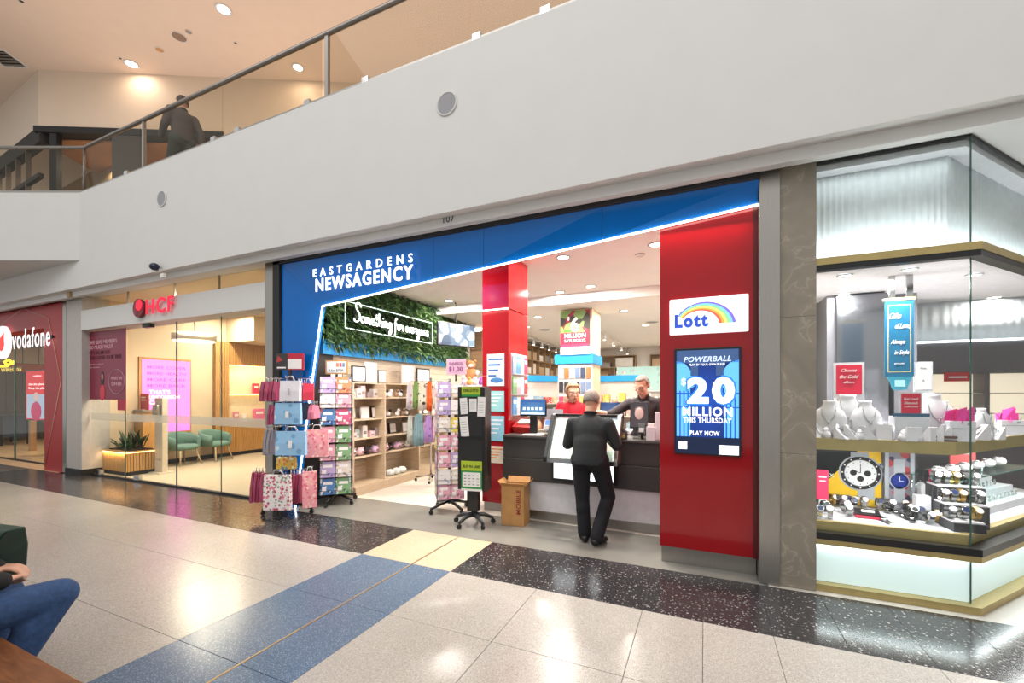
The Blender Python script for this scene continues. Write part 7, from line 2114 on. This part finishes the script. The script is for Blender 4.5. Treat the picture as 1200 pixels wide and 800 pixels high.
# reception desk with red signs
dk = T('reception_desk', 'oak reception cabinet with grey top behind the planter', 'desk', (-11.3, 5.4, 0))
P('body', MB(OAKD).box(-11.48, -11.15, 5.2, 5.52, 0, 1.24), dk, w=True)
P('top', MB(M('desk_grey', '#8f8474', 0.4)).box(-11.49, -11.12, 5.18, 5.54, 1.24, 1.29), dk, w=True)
c = A(169, 470, 5.3)
t = T('desk_sign', 'red standing sign on the reception cabinet beside white pedestal', 'sign', (c.x, 5.3, 1.29))
P('card', MB(M('desk_red', '#c22f45', 0.5)).box(-0.17, 0.17, 0, 0.015, 0, 0.36), t)
P('print', MB(PAPER).box(-0.12, 0.08, -0.002, 0, 0.2, 0.23).box(-0.12, 0.05, -0.002, 0, 0.26, 0.29), t)
P('foot', MB(PAPER).box(-0.05, 0.05, -0.04, 0.05, 0, 0.008), t)
# ceiling light drum, downlights
c = onplane(228, 400, 2.75)
t = T('drum_light', 'wide round drum light hanging from the office ceiling', 'lamp', (c.x, c.y, 2.76))
P('shade', MB(M('drum_white', '#e6dcc8', 0.5)).lathe([(0.38, 0), (0.39, 0.01), (0.39, 0.14), (0.38, 0.15)], n=36), t)
P('diffuser', MB(glow('drum_glow', '#fff3da', 2.6)).lathe([(0.365, -0.012), (0.365, 0.0)], n=36), t)
P('stem', MB(CHROME).cyl((0, 0, 0.15), (0, 0, 0.86), 0.012), t)
area('lamp', (0, 0, -0.03), (0, 0, 0), 0.7, 0.7, 60, (1, 0.87, 0.66), 'DISK', t)
for k, (x, y) in enumerate(((-7.4, 5.2), (-9.3, 5.3), (-10.7, 6.8), (-7.6, 8.5), (-10.6, 9.5))):
    downlight('downlight', (x, y, 3.62), 0.08, ['office downlight over the right glass door', 'office downlight over the left glass door', 'office downlight beside the pink screen', 'office downlight deep over the carpet', 'office downlight before the far niche end'][k], 'downlights in the office ceiling', 60, (1, 0.87, 0.68))
S('ceiling', MB(BEIGE).box(-11.5, -10.4, 7.2, 12.0, 3.0, 3.62))

# ================================================================ PHONE SHOP
YV = 4.30
vp = T('red_portal', 'matt red portal of the phone shop at the far end', 'shopfront', (-14.5, YV, 0))
lx = A(52, 450, YV).x
P('leg', MB(REDM).box(lx, -12.23, YV, 4.75, 0.0, 3.56), vp, w=True)
P('head', MB(REDM).box(-19, lx, YV, 4.75, 3.07, 3.56), vp, w=True)
mb = MB(M('inlay_pale', '#d2a79c', 0.4))
def inlay(pa, pb):
    a, b = A(*pa, YV - 0.003), A(*pb, YV - 0.003)
    P('inlay_line', MB(M('inlay_pale', '#d2a79c', 0.4)).tube([a, b], 0.008, 4), vp, w=True)
inlay((57, 373), (71.5, 447)); inlay((71.5, 447), (53, 545)); inlay((0, 382), (27, 361)); inlay((27, 361), (57, 373))
a, b = A(13, 390, 4.22), A(57, 388, 4.22)
vs_ = T('phone_sign', 'white glowing lettering with round speech mark emblem on the red portal', 'sign', (a.x, 4.25, 2.7))
zc = (A(13, 399, 4.24).z + A(57, 394, 4.24).z) / 2
SW2 = glow('phone_white', '#fff6f6', 1.0)
LETTERS('vodafone', b.x - a.x, 0.44, SW2, vs_, ((a.x + b.x) / 2, 4.24, zc + 0.02), bold=0.0, ext=0.004, space=1.15)
e = A(5, 397, 4.24)
P('emblem', MB(SW2).lathe([(0.38, 0), (0.38, 0.05)], c=(e.x - 0.03, 4.26, zc - 0.02), n=28, M4=Matrix.Rotation(PI / 2, 3, 'X')), vs_, w=True)
P('speech_mark', MB(glow('phone_red', '#e2362f', 1.0)).ball((e.x - 0.05, 4.205, zc - 0.06), 0.17, 0.012, 0.17).prism([(e.x - 0.13, 4.20, zc + 0.05), (e.x + 0.09, 4.20, zc + 0.2), (e.x + 0.09, 4.20, zc - 0.02)], (0, 0.01, 0)), vs_, w=True)
P('backing_bar', MB(MBLACK).box(e.x - 0.2, b.x, 4.27, 4.30, zc - 0.03, zc + 0.03), vs_, w=True)
vg = T('phone_glass', 'clear glass front of the phone shop inside the red portal', 'shopfront', (-14.5, 4.7, 0))
for a, b in ((-19, -15.6), (-15.58, lx)):
    P('glass_pane', MB(GLASSM).box(a, b, 4.62, 4.63, 0.03, 3.07), vg, w=True)
P('glass_edge', MB(EDGEG).box(-15.6, -15.58, 4.61, 4.64, 0.03, 3.07), vg, w=True)
P('bottom_rail', MB(MBLACK).box(-19, lx, 4.6, 4.65, 0, 0.03), vg, w=True)
# totem
Yt = 5.1
a, b = A(31, 435, Yt), A(55, 492, Yt)
to = T('digital_totem', 'hanging digital totem with red phone advert and black side', 'screen', ((a.x + b.x) / 2, Yt, b.z))
P('casing', MB(BLACK).box(a.x - 0.02, b.x + 0.02, Yt, Yt + 0.62, b.z - 0.03, a.z + 0.03), to, w=True)
P('display', MB(glow('totem_red', '#d5202b', 0.75)).box(a.x, b.x, Yt - 0.006, Yt, b.z, a.z), to, w=True)
wT, hT = b.x - a.x, a.z - b.z
cxT = (a.x + b.x) / 2
P('picture', MB(glow('totem_grey', '#a9b3c9', 0.7)).box(a.x + wT * 0.04, b.x - wT * 0.04, Yt - 0.008, Yt - 0.006, b.z + hT * 0.02, b.z + hT * 0.52), to, w=True)
P('picture', MB(glow('totem_pink', '#b8265a', 0.7)).ball((cxT, Yt - 0.009, b.z + hT * 0.17), wT * 0.26, 0.003, hT * 0.2).use(glow('totem_skin', '#d8b8b0', 0.6)).ball((cxT, Yt - 0.009, b.z + hT * 0.47), wT * 0.13, 0.003, hT * 0.09), to, w=True)
wt_ = glow('totem_white', '#ffe9e9', 0.9)
TX('vodafone', wT * 0.4, hT * 0.03, wt_, to, (cxT + wT * 0.06, Yt - 0.009, a.z - hT * 0.1), bold=0.02)
TX('Get the phone', wT * 0.8, hT * 0.055, wt_, to, (cxT + wT * 0.04, Yt - 0.009, a.z - hT * 0.28), bold=0.04)
TX('Keep the plan', wT * 0.8, hT * 0.055, wt_, to, (cxT + wT * 0.04, Yt - 0.009, a.z - hT * 0.36), bold=0.04)
P('hanger', MB(STEEL).cyl((cxT, Yt + 0.3, a.z + 0.03), (cxT, Yt + 0.3, 3.3), 0.02), to, w=True)
p = A(38, 545, 5.6)
t = T('timber_post', 'slim timber display post under the hanging totem', 'post', (p.x, 5.6, 0))
P('post', MB(wood('post_wood', '#a8815c', '#c09a73')).box(-0.06, 0.06, -0.06, 0.06, 0, 1.5), t)
P('cap', MB(STEEL).box(-0.07, 0.07, -0.07, 0.07, 1.5, 1.52), t)
t = T('display_table', 'low dark phone display table inside the phone shop', 'table', (A(8, 520, 6.0).x, 6.0, 0))
P('top', MB(M('table_dark', '#4b4a4c', 0.4)).box(-0.8, 0.7, -0.4, 0.4, 0.95, 1.0), t)
for sx in (-0.7, 0.6):
    for sy in (-0.3, 0.3):
        P('leg', MB(MBLACK).box(sx - 0.03, sx + 0.03, sy - 0.03, sy + 0.03, 0, 0.95), t)
P('panel', MB(M('table_blue', '#39465c', 0.5)).box(-0.7, 0.6, -0.28, 0.28, 0.25, 0.95), t)
# yellow neon curl
Yn = 5.6
def nz(px, py): return A(px, py, Yn)
t = T('yellow_neon', 'yellow neon curl and small neon lettering over the phone shop wall', 'sign', nz(0, 437))
P('curl', MB(glow('yellow_neon', '#ffe22a', 2.0)).tube([nz(-12, 428), nz(0, 429), nz(8, 429), nz(14, 424), nz(10, 421.5), nz(5, 424), nz(8, 427), nz(15, 426), nz(17, 423)], 0.032, 8), t, w=True)
P('rail', MB(STEEL).tube([nz(-14, 431.5), nz(26, 430)], 0.015, 5), t, w=True)
a, b = nz(1, 435), nz(25, 430)
TX('WIRELESS', b.x - a.x, 0.13, glow('yellow_text', '#e8cf6a', 1.2), t, ((a.x + b.x) / 2, Yn, (a.z + b.z) / 2), bold=0.0)
# side wall panels seen through the glass
pw = S('wall_left', MB(M('taupe_panel', '#6f6557', 0.6)).box(-22.2, -22.0, 4.3, 9.6, 0, 3.7))
for k in range(12):
    y = 4.7 + 0.4 * k
    P('wall_panel', MB(M('panel_cream', '#c9b89c', 0.6)).box(-22.0, -21.96, y + 0.012, y + 0.388, 2.72, 3.3), pw)
    P('wall_panel', MB(M('taupe_dark', '#574e44', 0.5)).box(-22.0, -21.97, y + 0.012, y + 0.388, 0.05, 2.4), pw)
P('picture_rail', MB(M('orange_panel', '#b9652f', 0.6)).box(-22.0, -21.94, 4.7, 9.5, 2.42, 2.7), pw)
for k, (x, y) in enumerate(((-14.0, 5.3), (-16.5, 5.6), (-15.5, 7.6), (-18.5, 7.6))):
    downlight('downlight', (x, y, 3.3), 0.09, ['phone shop downlight behind the red portal leg', 'phone shop downlight behind the round emblem', 'phone shop downlight near the back wall', 'phone shop downlight deep at the far side'][k], 'downlights in the phone shop', 45, (1, 0.82, 0.6))

# ================================================================ PEOPLE
def bake(name, mb, parent, mat, voxel, smooth_n=4, label=None):
    me = mb.mesh(name)
    o = bpy.data.objects.new(name, me)
    COL.objects.link(o)
    r = o.modifiers.new('r', 'REMESH'); r.mode = 'VOXEL'; r.voxel_size = voxel; r.use_smooth_shade = True
    s_ = o.modifiers.new('s', 'SMOOTH'); s_.factor = 0.5; s_.iterations = smooth_n
    dg = bpy.context.evaluated_depsgraph_get()
    m2 = bpy.data.meshes.new_from_object(o.evaluated_get(dg))
    bpy.data.objects.remove(o)
    m2.materials.clear(); m2.materials.append(mat)
    m2.polygons.foreach_set('use_smooth', [True] * len(m2.polygons))
    m2.polygons.foreach_set('material_index', [0] * len(m2.polygons))
    return P(name, m2, parent, label)
V = Vector
def hand(mb, wrist, d, n, side, curl=0.5, k=1.0):
    """palm and five fingers; d = along the hand, n = the palm's facing, side = towards the thumb"""
    d, n, side = V(d).normalized(), V(n).normalized(), V(side).normalized()
    for u in (-0.028, -0.009, 0.010, 0.028):
        mb.cap(wrist + side * u * 0.6 * k, 0.014 * k, wrist + d * 0.085 * k + side * u * k, 0.0125 * k, 8)
    for u, L_ in ((0.029, 0.068), (0.010, 0.078), (-0.010, 0.072), (-0.029, 0.056)):
        b = wrist + d * 0.09 * k + side * u * k
        c1 = curl
        d1 = (d * math.cos(c1) + n * math.sin(c1)).normalized()
        d2 = (d * math.cos(c1 * 2) + n * math.sin(c1 * 2)).normalized()
        m_ = b + d1 * L_ * 0.5 * k
        e_ = m_ + d2 * L_ * 0.5 * k
        mb.cap(b, 0.0098 * k, m_, 0.009 * k, 8); mb.cap(m_, 0.009 * k, e_, 0.0078 * k, 8)
    b = wrist + d * 0.03 * k + side * 0.03 * k
    m_ = b + (d * 0.6 + side * 0.7 + n * 0.3).normalized() * 0.04 * k
    e_ = m_ + (d * 0.9 + side * 0.2 + n * 0.4).normalized() * 0.032 * k
    mb.cap(b, 0.0125 * k, m_, 0.0105 * k, 8); mb.cap(m_, 0.0105 * k, e_, 0.0088 * k, 8)
def person(label, loc, rz, J, top, trou, shoe, hair, hair_style, skin=SKIN, sleeve='long', glasses=False, hs=1.12, wide=0.5, hem=True, open_neck=False, group=None, beard=None, k=1.0, belly=0.0, voxel=0.0075):
    """local frame: looks along +y, x to the person's right"""
    t = T('person', label, 'person', loc, rz, group)
    J = {a: (b if a.startswith('hand') else V(b)) for a, b in J.items()}
    hd, nk = J['head'], J['neck']
    fw = V(J['look']).normalized()
    rt = fw.cross(V((0, 0, 1))).normalized()
    up = rt.cross(fw).normalized()
    mb = MB()
    sk = MB()
    ch, pe_ = J['chest'], J['pelvis']
    ax = (J['shR'] - J['shL']).normalized()
    hx_ = (J['hipR'] - J['hipL']).normalized()
    def torso(m_, g):
        up_ = (ch - pe_).normalized()
        fw_ = up_.cross(ax).normalized()
        rt_ = fw_.cross(up_).normalized()
        RT = Matrix((rt_, fw_, up_)).transposed()
        m_.ball(ch + up_ * 0.0, 0.172 + g, 0.108 + g, 0.20 + g, 18, 12, RT)
        e_g = 0.0 if g < 0.01 else 0.012 * wide
        m_.ball(pe_.lerp(ch, 0.45), 0.158 + g + e_g, 0.112 + g + e_g, 0.22 + g, 18, 12, RT)
        if g < 0.01:
            m_.ball(pe_ + up_ * 0.02, 0.15, 0.105, 0.12, 18, 12, RT)
        elif hem:
            rr = []
            for dz, kx in ((-0.10, 1.0), (-0.03, 1.01), (0.06, 0.97), (0.15, 0.9), (0.24, 0.78), (0.31, 0.6)):
                rr.append([pe_ + up_ * dz + RT @ V(((0.178 + e_g) * kx * math.cos(2 * PI * q / 20), (0.128 + e_g) * kx * math.sin(2 * PI * q / 20) - 0.008, 0)) for q in range(20)])
            m_.loft(rr, True, True)
        else:
            m_.ball(pe_, 0.18, 0.135, 0.15, 18, 12, RT)
        for e_, sg_ in (('shR', 1), ('shL', -1)):
            sh = J[e_]
            m_.cap(sh - ax * 0.035 * sg_ - V((0, 0, 0.03)), 0.056 + g, ch + ax * 0.07 * sg_, 0.092 + g)
            m_.cap(sh - ax * 0.035 * sg_ - V((0, 0, 0.025)), 0.05 + g, nk - V((0, 0, 0.05)), 0.052 + g)
            m_.cap(sh - ax * 0.035 * sg_ - V((0, 0, 0.025)), 0.052 + g, sh - V((0, 0, 0.02)), 0.05 + g)
        if belly:
            m_.ball(pe_.lerp(ch, 0.35) + V((0, belly, 0)), 0.14, 0.11, 0.15)
    def legs(m_, g, low=1.0):
        for s_ in 'LR':
            h_, kn, an = J['hip' + s_], J['knee' + s_], J['ank' + s_]
            m_.cap(h_, 0.092 + g, kn, 0.062 + g)
            m_.cap(kn, 0.06 + g, an.lerp(kn, 1 - low), 0.042 + g * 1.6)
            m_.ball(kn.lerp(an, 0.3) - (V((0, 0.018, 0))), 0.056 + g, 0.056 + g, 0.11)
        m_.cap(J['hipL'], 0.1 + g, J['hipR'], 0.1 + g)
        for s_ in 'LR': m_.ball(J['hip' + s_] + V((0, -0.025, -0.02)), 0.09 + g, 0.095 + g, 0.10 + g)
    def arms(m_, g, upto):
        for s_ in 'LR':
            sh, el, wr = J['sh' + s_], J['el' + s_], J['wr' + s_]
            m_.cap(sh - V((0, 0, 0.015)), 0.052 + g, el, 0.043 + g)
            if upto > 0: m_.cap(el, 0.043 + g, el.lerp(wr, upto), 0.036 + g - 0.006 * upto)
    torso(mb, 0.0); legs(mb, 0.0); arms(mb, 0.0, 1.0)
    # neck and head
    def scl(m_):
        m_.v = [tuple(hd + (V(q) - hd) * hs) for q in m_.v]
        return m_
    body_, mb = mb, MB()
    mb.cap(nk - V((0, 0, 0.04)), 0.058, hd - up * 0.05 - fw * 0.01, 0.05)
    R_ = Matrix((rt, fw, up)).transposed()
    mb.ball(hd + up * 0.025 - fw * 0.01, 0.076, 0.094, 0.098, 16, 12, R_)
    mb.ball(hd - up * 0.045 + fw * 0.018, 0.06, 0.07, 0.075, 14, 10, R_)
    mb.ball(hd - up * 0.095 + fw * 0.055, 0.03, 0.03, 0.025, 10, 8, R_)
    mb.cap(hd + up * 0.02 + fw * 0.086, 0.011, hd - up * 0.022 + fw * 0.105, 0.0165)
    for s_ in (-1, 1):
        mb.cap(hd + up * 0.032 + fw * 0.079 + rt * 0.014 * s_, 0.012, hd + up * 0.03 + fw * 0.07 + rt * 0.05 * s_, 0.01)
        mb.ball(hd + rt * 0.08 * s_ - fw * 0.01 + up * 0.0, 0.012, 0.02, 0.033, 8, 6, R_)
        mb.ball(hd - up * 0.02 + fw * 0.06 + rt * 0.04 * s_, 0.025, 0.022, 0.022, 8, 6, R_)
    mb.cap(hd - up * 0.055 + fw * 0.085 - rt * 0.02, 0.01, hd - up * 0.055 + fw * 0.085 + rt * 0.02, 0.01)
    scl(mb); body_.add(mb.v, mb.f, True); mb = body_
    for s_ in 'LR':
        hnd = J.get('hand' + s_)
        if hnd: hand(mb, J['wr' + s_], *hnd)
    for s_ in 'LR':
        an, to_ = J['ank' + s_], J['toe' + s_]
        mb.cap(an - V((0, 0, 0.045)) - (to_ - an).normalized() * 0.03, 0.035, to_, 0.03)
    bake('body', mb, t, skin, voxel, 3)
    m_ = MB(); torso(m_, 0.016); arms(m_, 0.019, 1.0 if sleeve == 'long' else 0.25 if sleeve == 'elbow' else 0.0)
    if sleeve == 'short':
        for s_ in 'LR': m_.cap(J['sh' + s_], 0.07, J['sh' + s_].lerp(J['el' + s_], 0.7), 0.062)
    if not open_neck: m_.cap(nk - V((0, 0, 0.05)), 0.075, nk + V((0, 0, 0.0)), 0.062)
    bake('top', m_, t, top, 0.010, 14)
    if open_neck:
        for s_ in (-1, 1):
            P('collar', MB(top).prism([nk + V((s_ * 0.02, 0.075, -0.1)), nk + V((s_ * 0.085, 0.06, -0.07)), nk + V((s_ * 0.07, 0.0, 0.03)), nk + V((s_ * 0.05, 0.05, 0.0))], (0, 0.012, 0.004)), t)
    else: P('collar', MB(top).tube([nk + V((0.066 * math.cos(a_), 0.066 * math.sin(a_), 0.012 + 0.012 * math.sin(a_ + PI))) for a_ in [i * PI / 6 for i in range(12)]], 0.014, 6, closed=True), t)
    m_ = MB(); legs(m_, 0.02, 1.0)
    m_.ball(pe_ - V((0, 0.005, 0.03)), 0.168, 0.128, 0.13, 18, 12)
    for s_ in 'LR':
        m_.cap(J['knee' + s_].lerp(J['ank' + s_], 0.3), 0.08, J['ank' + s_] - V((0, 0, 0.02)), 0.066)
    bake('trousers', m_, t, trou, 0.010, 7)
    for s_ in 'LR':
        an, to_ = J['ank' + s_], J['toe' + s_]
        m_ = MB()
        dr_ = (to_ - an); dr_.z = 0; dr_.normalize()
        m_.cap(an - V((0, 0, 0.045)) - dr_ * 0.04, 0.044, an + dr_ * 0.06 - V((0, 0, 0.045)), 0.042).cap(an + dr_ * 0.05 - V((0, 0, 0.05)), 0.04, to_, 0.036)
        mz = min(v_[2] for v_ in m_.v)
        m_.v = [(x, y, max(z, an.z - 0.088)) for x, y, z in m_.v]
        P('shoe', m_.use(shoe) if False else bake_plain(m_, shoe), t)
    # hair shell
    hb = MB(hair)
    n, mm = 22, 14
    rx, ry, rz_ = (0.084, 0.103, 0.106) if hair_style != 'bob' else (0.095, 0.112, 0.115)
    idx = {}
    vs, fs = [], []
    for j in range(mm + 1):
        ph = -PI / 2 + PI * j / mm
        for i in range(n):
            th_ = 2 * PI * i / n
            vs.append((rx * math.cos(ph) * math.cos(th_), ry * math.cos(ph) * math.sin(th_), rz_ * math.sin(ph)))
    for j in range(mm):
        for i in range(n):
            q_ = [j * n + i, j * n + (i + 1) % n, (j + 1) * n + (i + 1) % n, (j + 1) * n + i]
            c_ = sum((V(vs[a_]) for a_ in q_), V()) / 4
            yf, zf, xf = c_.y / ry, c_.z / rz_, abs(c_.x) / rx
            if hair_style == 'bob':
                keep = zf > 0.55 or (yf < 0.35 and zf > -0.75 and not (yf > 0.1 and zf < 0.3 and xf < 0.75))
            elif hair_style == 'thin':
                keep = (zf > -0.35 and yf < -0.15) or (zf > 0.05 and yf < 0.25 and xf > 0.55) or zf > 0.72
            else:
                keep = (zf > -0.45 and yf < -0.1) or (zf > 0.0 and yf < 0.3 and xf > 0.5) or zf > 0.6
            if keep: fs.append(tuple(q_))
    usedv = sorted({i for f in fs for i in f})
    mp = {a_: b_ for b_, a_ in enumerate(usedv)}
    off = hd + up * 0.022 - fw * 0.012
    hb.add([R_ @ V(vs[a_]) + off for a_ in usedv], [tuple(mp[i] for i in f) for f in fs], True)
    ho = P('hair', scl(hb), t)
    sm = ho.modifiers.new('thick', 'SOLIDIFY'); sm.thickness = 0.014; sm.offset = -1
    for s_ in (-1, 1):
        e_ = hd + up * 0.012 + fw * 0.083 + rt * 0.031 * s_
        eye = P('eye', scl(MB(PAPER).ball(e_, 0.0115, 0.008, 0.007, 8, 6, R_)), t)
        P('iris', scl(MB(INK).ball(e_ + fw * 0.006, 0.005, 0.004, 0.005, 8, 6, R_)), eye)
    P('mouth', scl(MB(M('lip', '#b06b63', 0.5)).cap(hd - up * 0.055 + fw * 0.093 - rt * 0.018, 0.0045, hd - up * 0.055 + fw * 0.093 + rt * 0.018, 0.0045, 6)), t)
    if glasses:
        g_ = MB(DSTEEL)
        for s_ in (-1, 1):
            c_ = hd + up * 0.01 + fw * 0.103 + rt * 0.033 * s_
            g_.tube([c_ + rt * 0.027 * math.cos(i * PI / 6) + up * 0.018 * math.sin(i * PI / 6) for i in range(12)], 0.0016, 5, closed=True)
            g_.tube([c_ + rt * 0.027 * s_, hd + rt * 0.08 * s_ + fw * 0.05 + up * 0.012, hd + rt * 0.086 * s_ - fw * 0.01 + up * 0.015], 0.002, 5)
        g_.tube([hd + up * 0.014 + fw * 0.105 - rt * 0.008, hd + up * 0.014 + fw * 0.105 + rt * 0.008], 0.002, 5)
        P('glasses', scl(g_), t)
    return t
def bake_plain(m_, mat):
    me = m_.mesh('shoe')
    me.materials.clear(); me.materials.append(mat)
    me.polygons.foreach_set('material_index', [0] * len(me.polygons))
    return me
def stand(h=1.72, **kw):
    k = h / 1.72
    J = dict(pelvis=(0, 0, 0.98), chest=(0, 0, 1.27), neck=(0, 0.0, 1.455), head=(0, 0.025, 1.595), look=(0, 1, -0.1),
             shL=(-0.185, 0, 1.405), shR=(0.185, 0, 1.405), elL=(-0.235, -0.02, 1.12), elR=(0.235, -0.02, 1.12), wrL=(-0.23, 0.12, 0.90), wrR=(0.23, 0.12, 0.90),
             hipL=(-0.09, 0, 0.92), hipR=(0.09, 0, 0.92), kneeL=(-0.10, 0.02, 0.50), kneeR=(0.10, 0.02, 0.50), ankL=(-0.10, -0.02, 0.09), ankR=(0.10, -0.02, 0.09),
             toeL=(-0.115, 0.14, 0.035), toeR=(0.115, 0.14, 0.035))
    out = {}
    J.update(kw)
    for a_, b_ in J.items():
        out[a_] = b_ if a_.startswith('hand') else tuple(x * k for x in b_) if a_ != 'look' else b_
    return out
# customer at the counter, seen from behind
p = AZ(688, 634, 0)
person('grey haired man seen from behind in charcoal jumper at the counter', (p.x + 0.03, p.y, 0), 0.02,
       stand(1.70, look=(0.05, 1, -0.35), head=(0.0, 0.085, 1.575), neck=(0, 0.03, 1.44), shL=(-0.205, 0.02, 1.345), shR=(0.205, 0.02, 1.345), chest=(0, 0.01, 1.22), pelvis=(0, -0.01, 0.97), elL=(-0.275, 0.06, 1.08), elR=(0.29, 0.06, 1.09), wrL=(-0.14, 0.25, 1.15), wrR=(0.17, 0.25, 1.14),
             handL=((0.6, 0.7, 0.1), (0.3, -0.2, 1), (0.6, -0.4, 0.3), 0.6), handR=((-0.6, 0.7, 0.1), (-0.3, -0.2, 1), (-0.6, -0.4, 0.3), 0.6),
             hipL=(-0.1, 0, 0.92), hipR=(0.1, 0, 0.92), kneeR=(0.19, 0.10, 0.50), ankR=(0.10, -0.10, 0.10), toeR=(0.16, 0.05, 0.035), kneeL=(-0.09, 0.02, 0.5), ankL=(-0.06, 0.0, 0.09), toeL=(-0.11, 0.15, 0.035)),
       KNIT, TROU, SHOE, HAIRG, 'short', wide=1.6)
# staff platform behind the counter, and the two people serving
S('floor', MB(M('staff_floor', '#6a625a', 0.6)).box(-2.45, 0.40, 5.76, 7.4, 0, 0.12))
p = A(672, 470, 5.95)
person('fair haired woman in red shirt and glasses serving behind the counter', (p.x, 5.95, 0.12), PI + 0.12,
       stand(1.66, look=(-0.5, 1, -0.22), head=(0.0, 0.05, 1.60), wrL=(-0.15, 0.32, 1.08), wrR=(0.2, 0.34, 1.06), elL=(-0.25, 0.06, 1.14), elR=(0.27, 0.08, 1.13),
             handL=((0.4, 1, 0), (0, 0, -1), (1, -0.2, 0), 0.4), handR=((-0.3, 1, 0), (0, 0, -1), (-1, -0.2, 0), 0.4)),
       REDSH, TROU, SHOE, HAIRB, 'bob', sleeve='short', glasses=True, open_neck=True)
p = A(755, 460, 5.95)
person('man in dark shirt and glasses leaning over the counter, right arm stretched out', (p.x + 0.02, 5.98, 0.12), PI - 0.25,
       stand(1.78, look=(0.12, 1, -0.5), head=(0.0, 0.14, 1.575), neck=(0, 0.07, 1.45), chest=(0, 0.03, 1.26), shL=(-0.2, 0.04, 1.38), shR=(0.2, 0.05, 1.37), elR=(0.40, 0.20, 1.20), wrR=(0.50, 0.42, 1.245), elL=(-0.29, 0.05, 1.13), wrL=(-0.24, 0.28, 1.05),
             handR=((0.5, 0.8, -0.25), (0, 0, -1), (-0.8, 0.5, 0), 0.5), handL=((0.2, 1, 0), (0, 0, -1), (1, -0.2, 0), 0.4)),
       DKSH, TROU, SHOE, HAIRG, 'short', sleeve='elbow', glasses=True, open_neck=True)
# walker on the gallery
p = AD(214, 150, 7.75)
person('person in dark grey coat walking along the upper gallery behind the glass', (p.x, p.y, 5.3), PI / 2 - 0.1,
       stand(1.72, kneeL=(-0.1, 0.2, 0.52), ankL=(-0.1, 0.24, 0.1), toeL=(-0.1, 0.4, 0.06), kneeR=(0.1, -0.05, 0.5), ankR=(0.1, -0.3, 0.12), toeR=(0.1, -0.17, 0.04), elL=(-0.25, 0.06, 1.12), wrL=(-0.24, 0.22, 0.95), elR=(0.25, -0.1, 1.12), wrR=(0.25, -0.1, 0.88)),
       M('coat_grey', '#5c5350', 0.85), M('grey_green_trousers', '#4b524c', 0.85), SHOE, HAIRD, 'short', voxel=0.011)
# seated person on the bench
bz = 0.45
person('seated person in blue jeans and black jacket resting on the timber bench', (-3.35, 0.62, 0), 0.0,
       dict(pelvis=(0, -0.02, 0.62), chest=(0, -0.06, 0.93), neck=(0, -0.05, 1.13), head=(0, 0.0, 1.28), look=(-0.3, 1, -0.3), shL=(-0.19, -0.05, 1.07), shR=(0.19, -0.05, 1.07),
            elL=(-0.26, 0.1, 0.82), elR=(0.22, 0.10, 0.79), wrL=(-0.12, 0.33, 0.72), wrR=(0.10, 0.29, 0.70), handR=((-0.6, 0.6, -0.1), (0, 0, -1), (-0.5, -0.6, 0), 0.5), handL=((0.6, 0.6, -0.1), (0, 0, -1), (0.5, -0.6, 0), 0.5),
            hipL=(-0.10, 0.02, 0.56), hipR=(0.10, 0.02, 0.56), kneeL=(-0.17, 0.38, 0.55), kneeR=(0.16, 0.49, 0.565), ankL=(-0.16, 0.30, 0.1), ankR=(0.14, 0.20, 0.1), toeL=(-0.17, 0.44, 0.04), toeR=(0.15, 0.36, 0.04)),
       M('black_jacket', '#121214', 0.8), JEANS, SHOE, HAIRD, 'short', hem=False)
# green bag on the bench
g = T('shopping_bag', 'dark green reusable shopping bag standing beside the seated person', 'bag', (-3.82, 1.0, 0.45), 0.1)
BAGD = M('dark_green_bag', '#17392b', 0.5, 0, 0.15, 10)
P('body', MB(BAGD).loft([[(-0.3, -0.12, 0), (0.10, -0.12, 0), (0.10, 0.12, 0), (-0.3, 0.12, 0)], [(-0.33, -0.15, 0.2), (0.22, -0.14, 0.2), (0.22, 0.10, 0.2), (-0.33, 0.14, 0.2)], [(-0.34, -0.13, 0.34), (0.34, -0.11, 0.35), (0.33, 0.06, 0.35), (-0.34, 0.1, 0.34)], [(-0.34, -0.08, 0.44), (0.43, -0.07, 0.47), (0.42, 0.01, 0.47), (-0.34, 0.03, 0.44)]], True, False), g, bev=0.01)
P('lining', MB(M('bright_green', '#17a04a', 0.5)).box(-0.12, 0.09, -0.158, -0.143, 0.16, 0.24), g)
P('handle', MB(BAGD).tube([(-0.1, -0.1, 0.44), (-0.08, -0.1, 0.55), (0.08, -0.1, 0.56), (0.1, -0.1, 0.44)], 0.012, 6), g)
P('print', MB(PAPER).box(0.24, 0.26, -0.125, -0.105, 0.335, 0.355).box(0.265, 0.278, -0.112, -0.085, 0.36, 0.42), g)

# bench
bn = T('timber_bench', 'long warm brown timber mall bench in the lower corner', 'bench', (-4.2, 0.6, 0))
for k in range(4):
    P('plank', MB(BENCHW).box(-6.6, -2.0, 0.225 + 0.168 * k, 0.225 + 0.168 * k + 0.164, 0.405, 0.45), bn, w=True, bev=0.004)
for x in (-6.2, -4.3, -2.5):
    P('leg', MB(DSTEEL).box(x - 0.05, x + 0.05, 0.3, 0.82, 0, 0.405), bn, w=True)
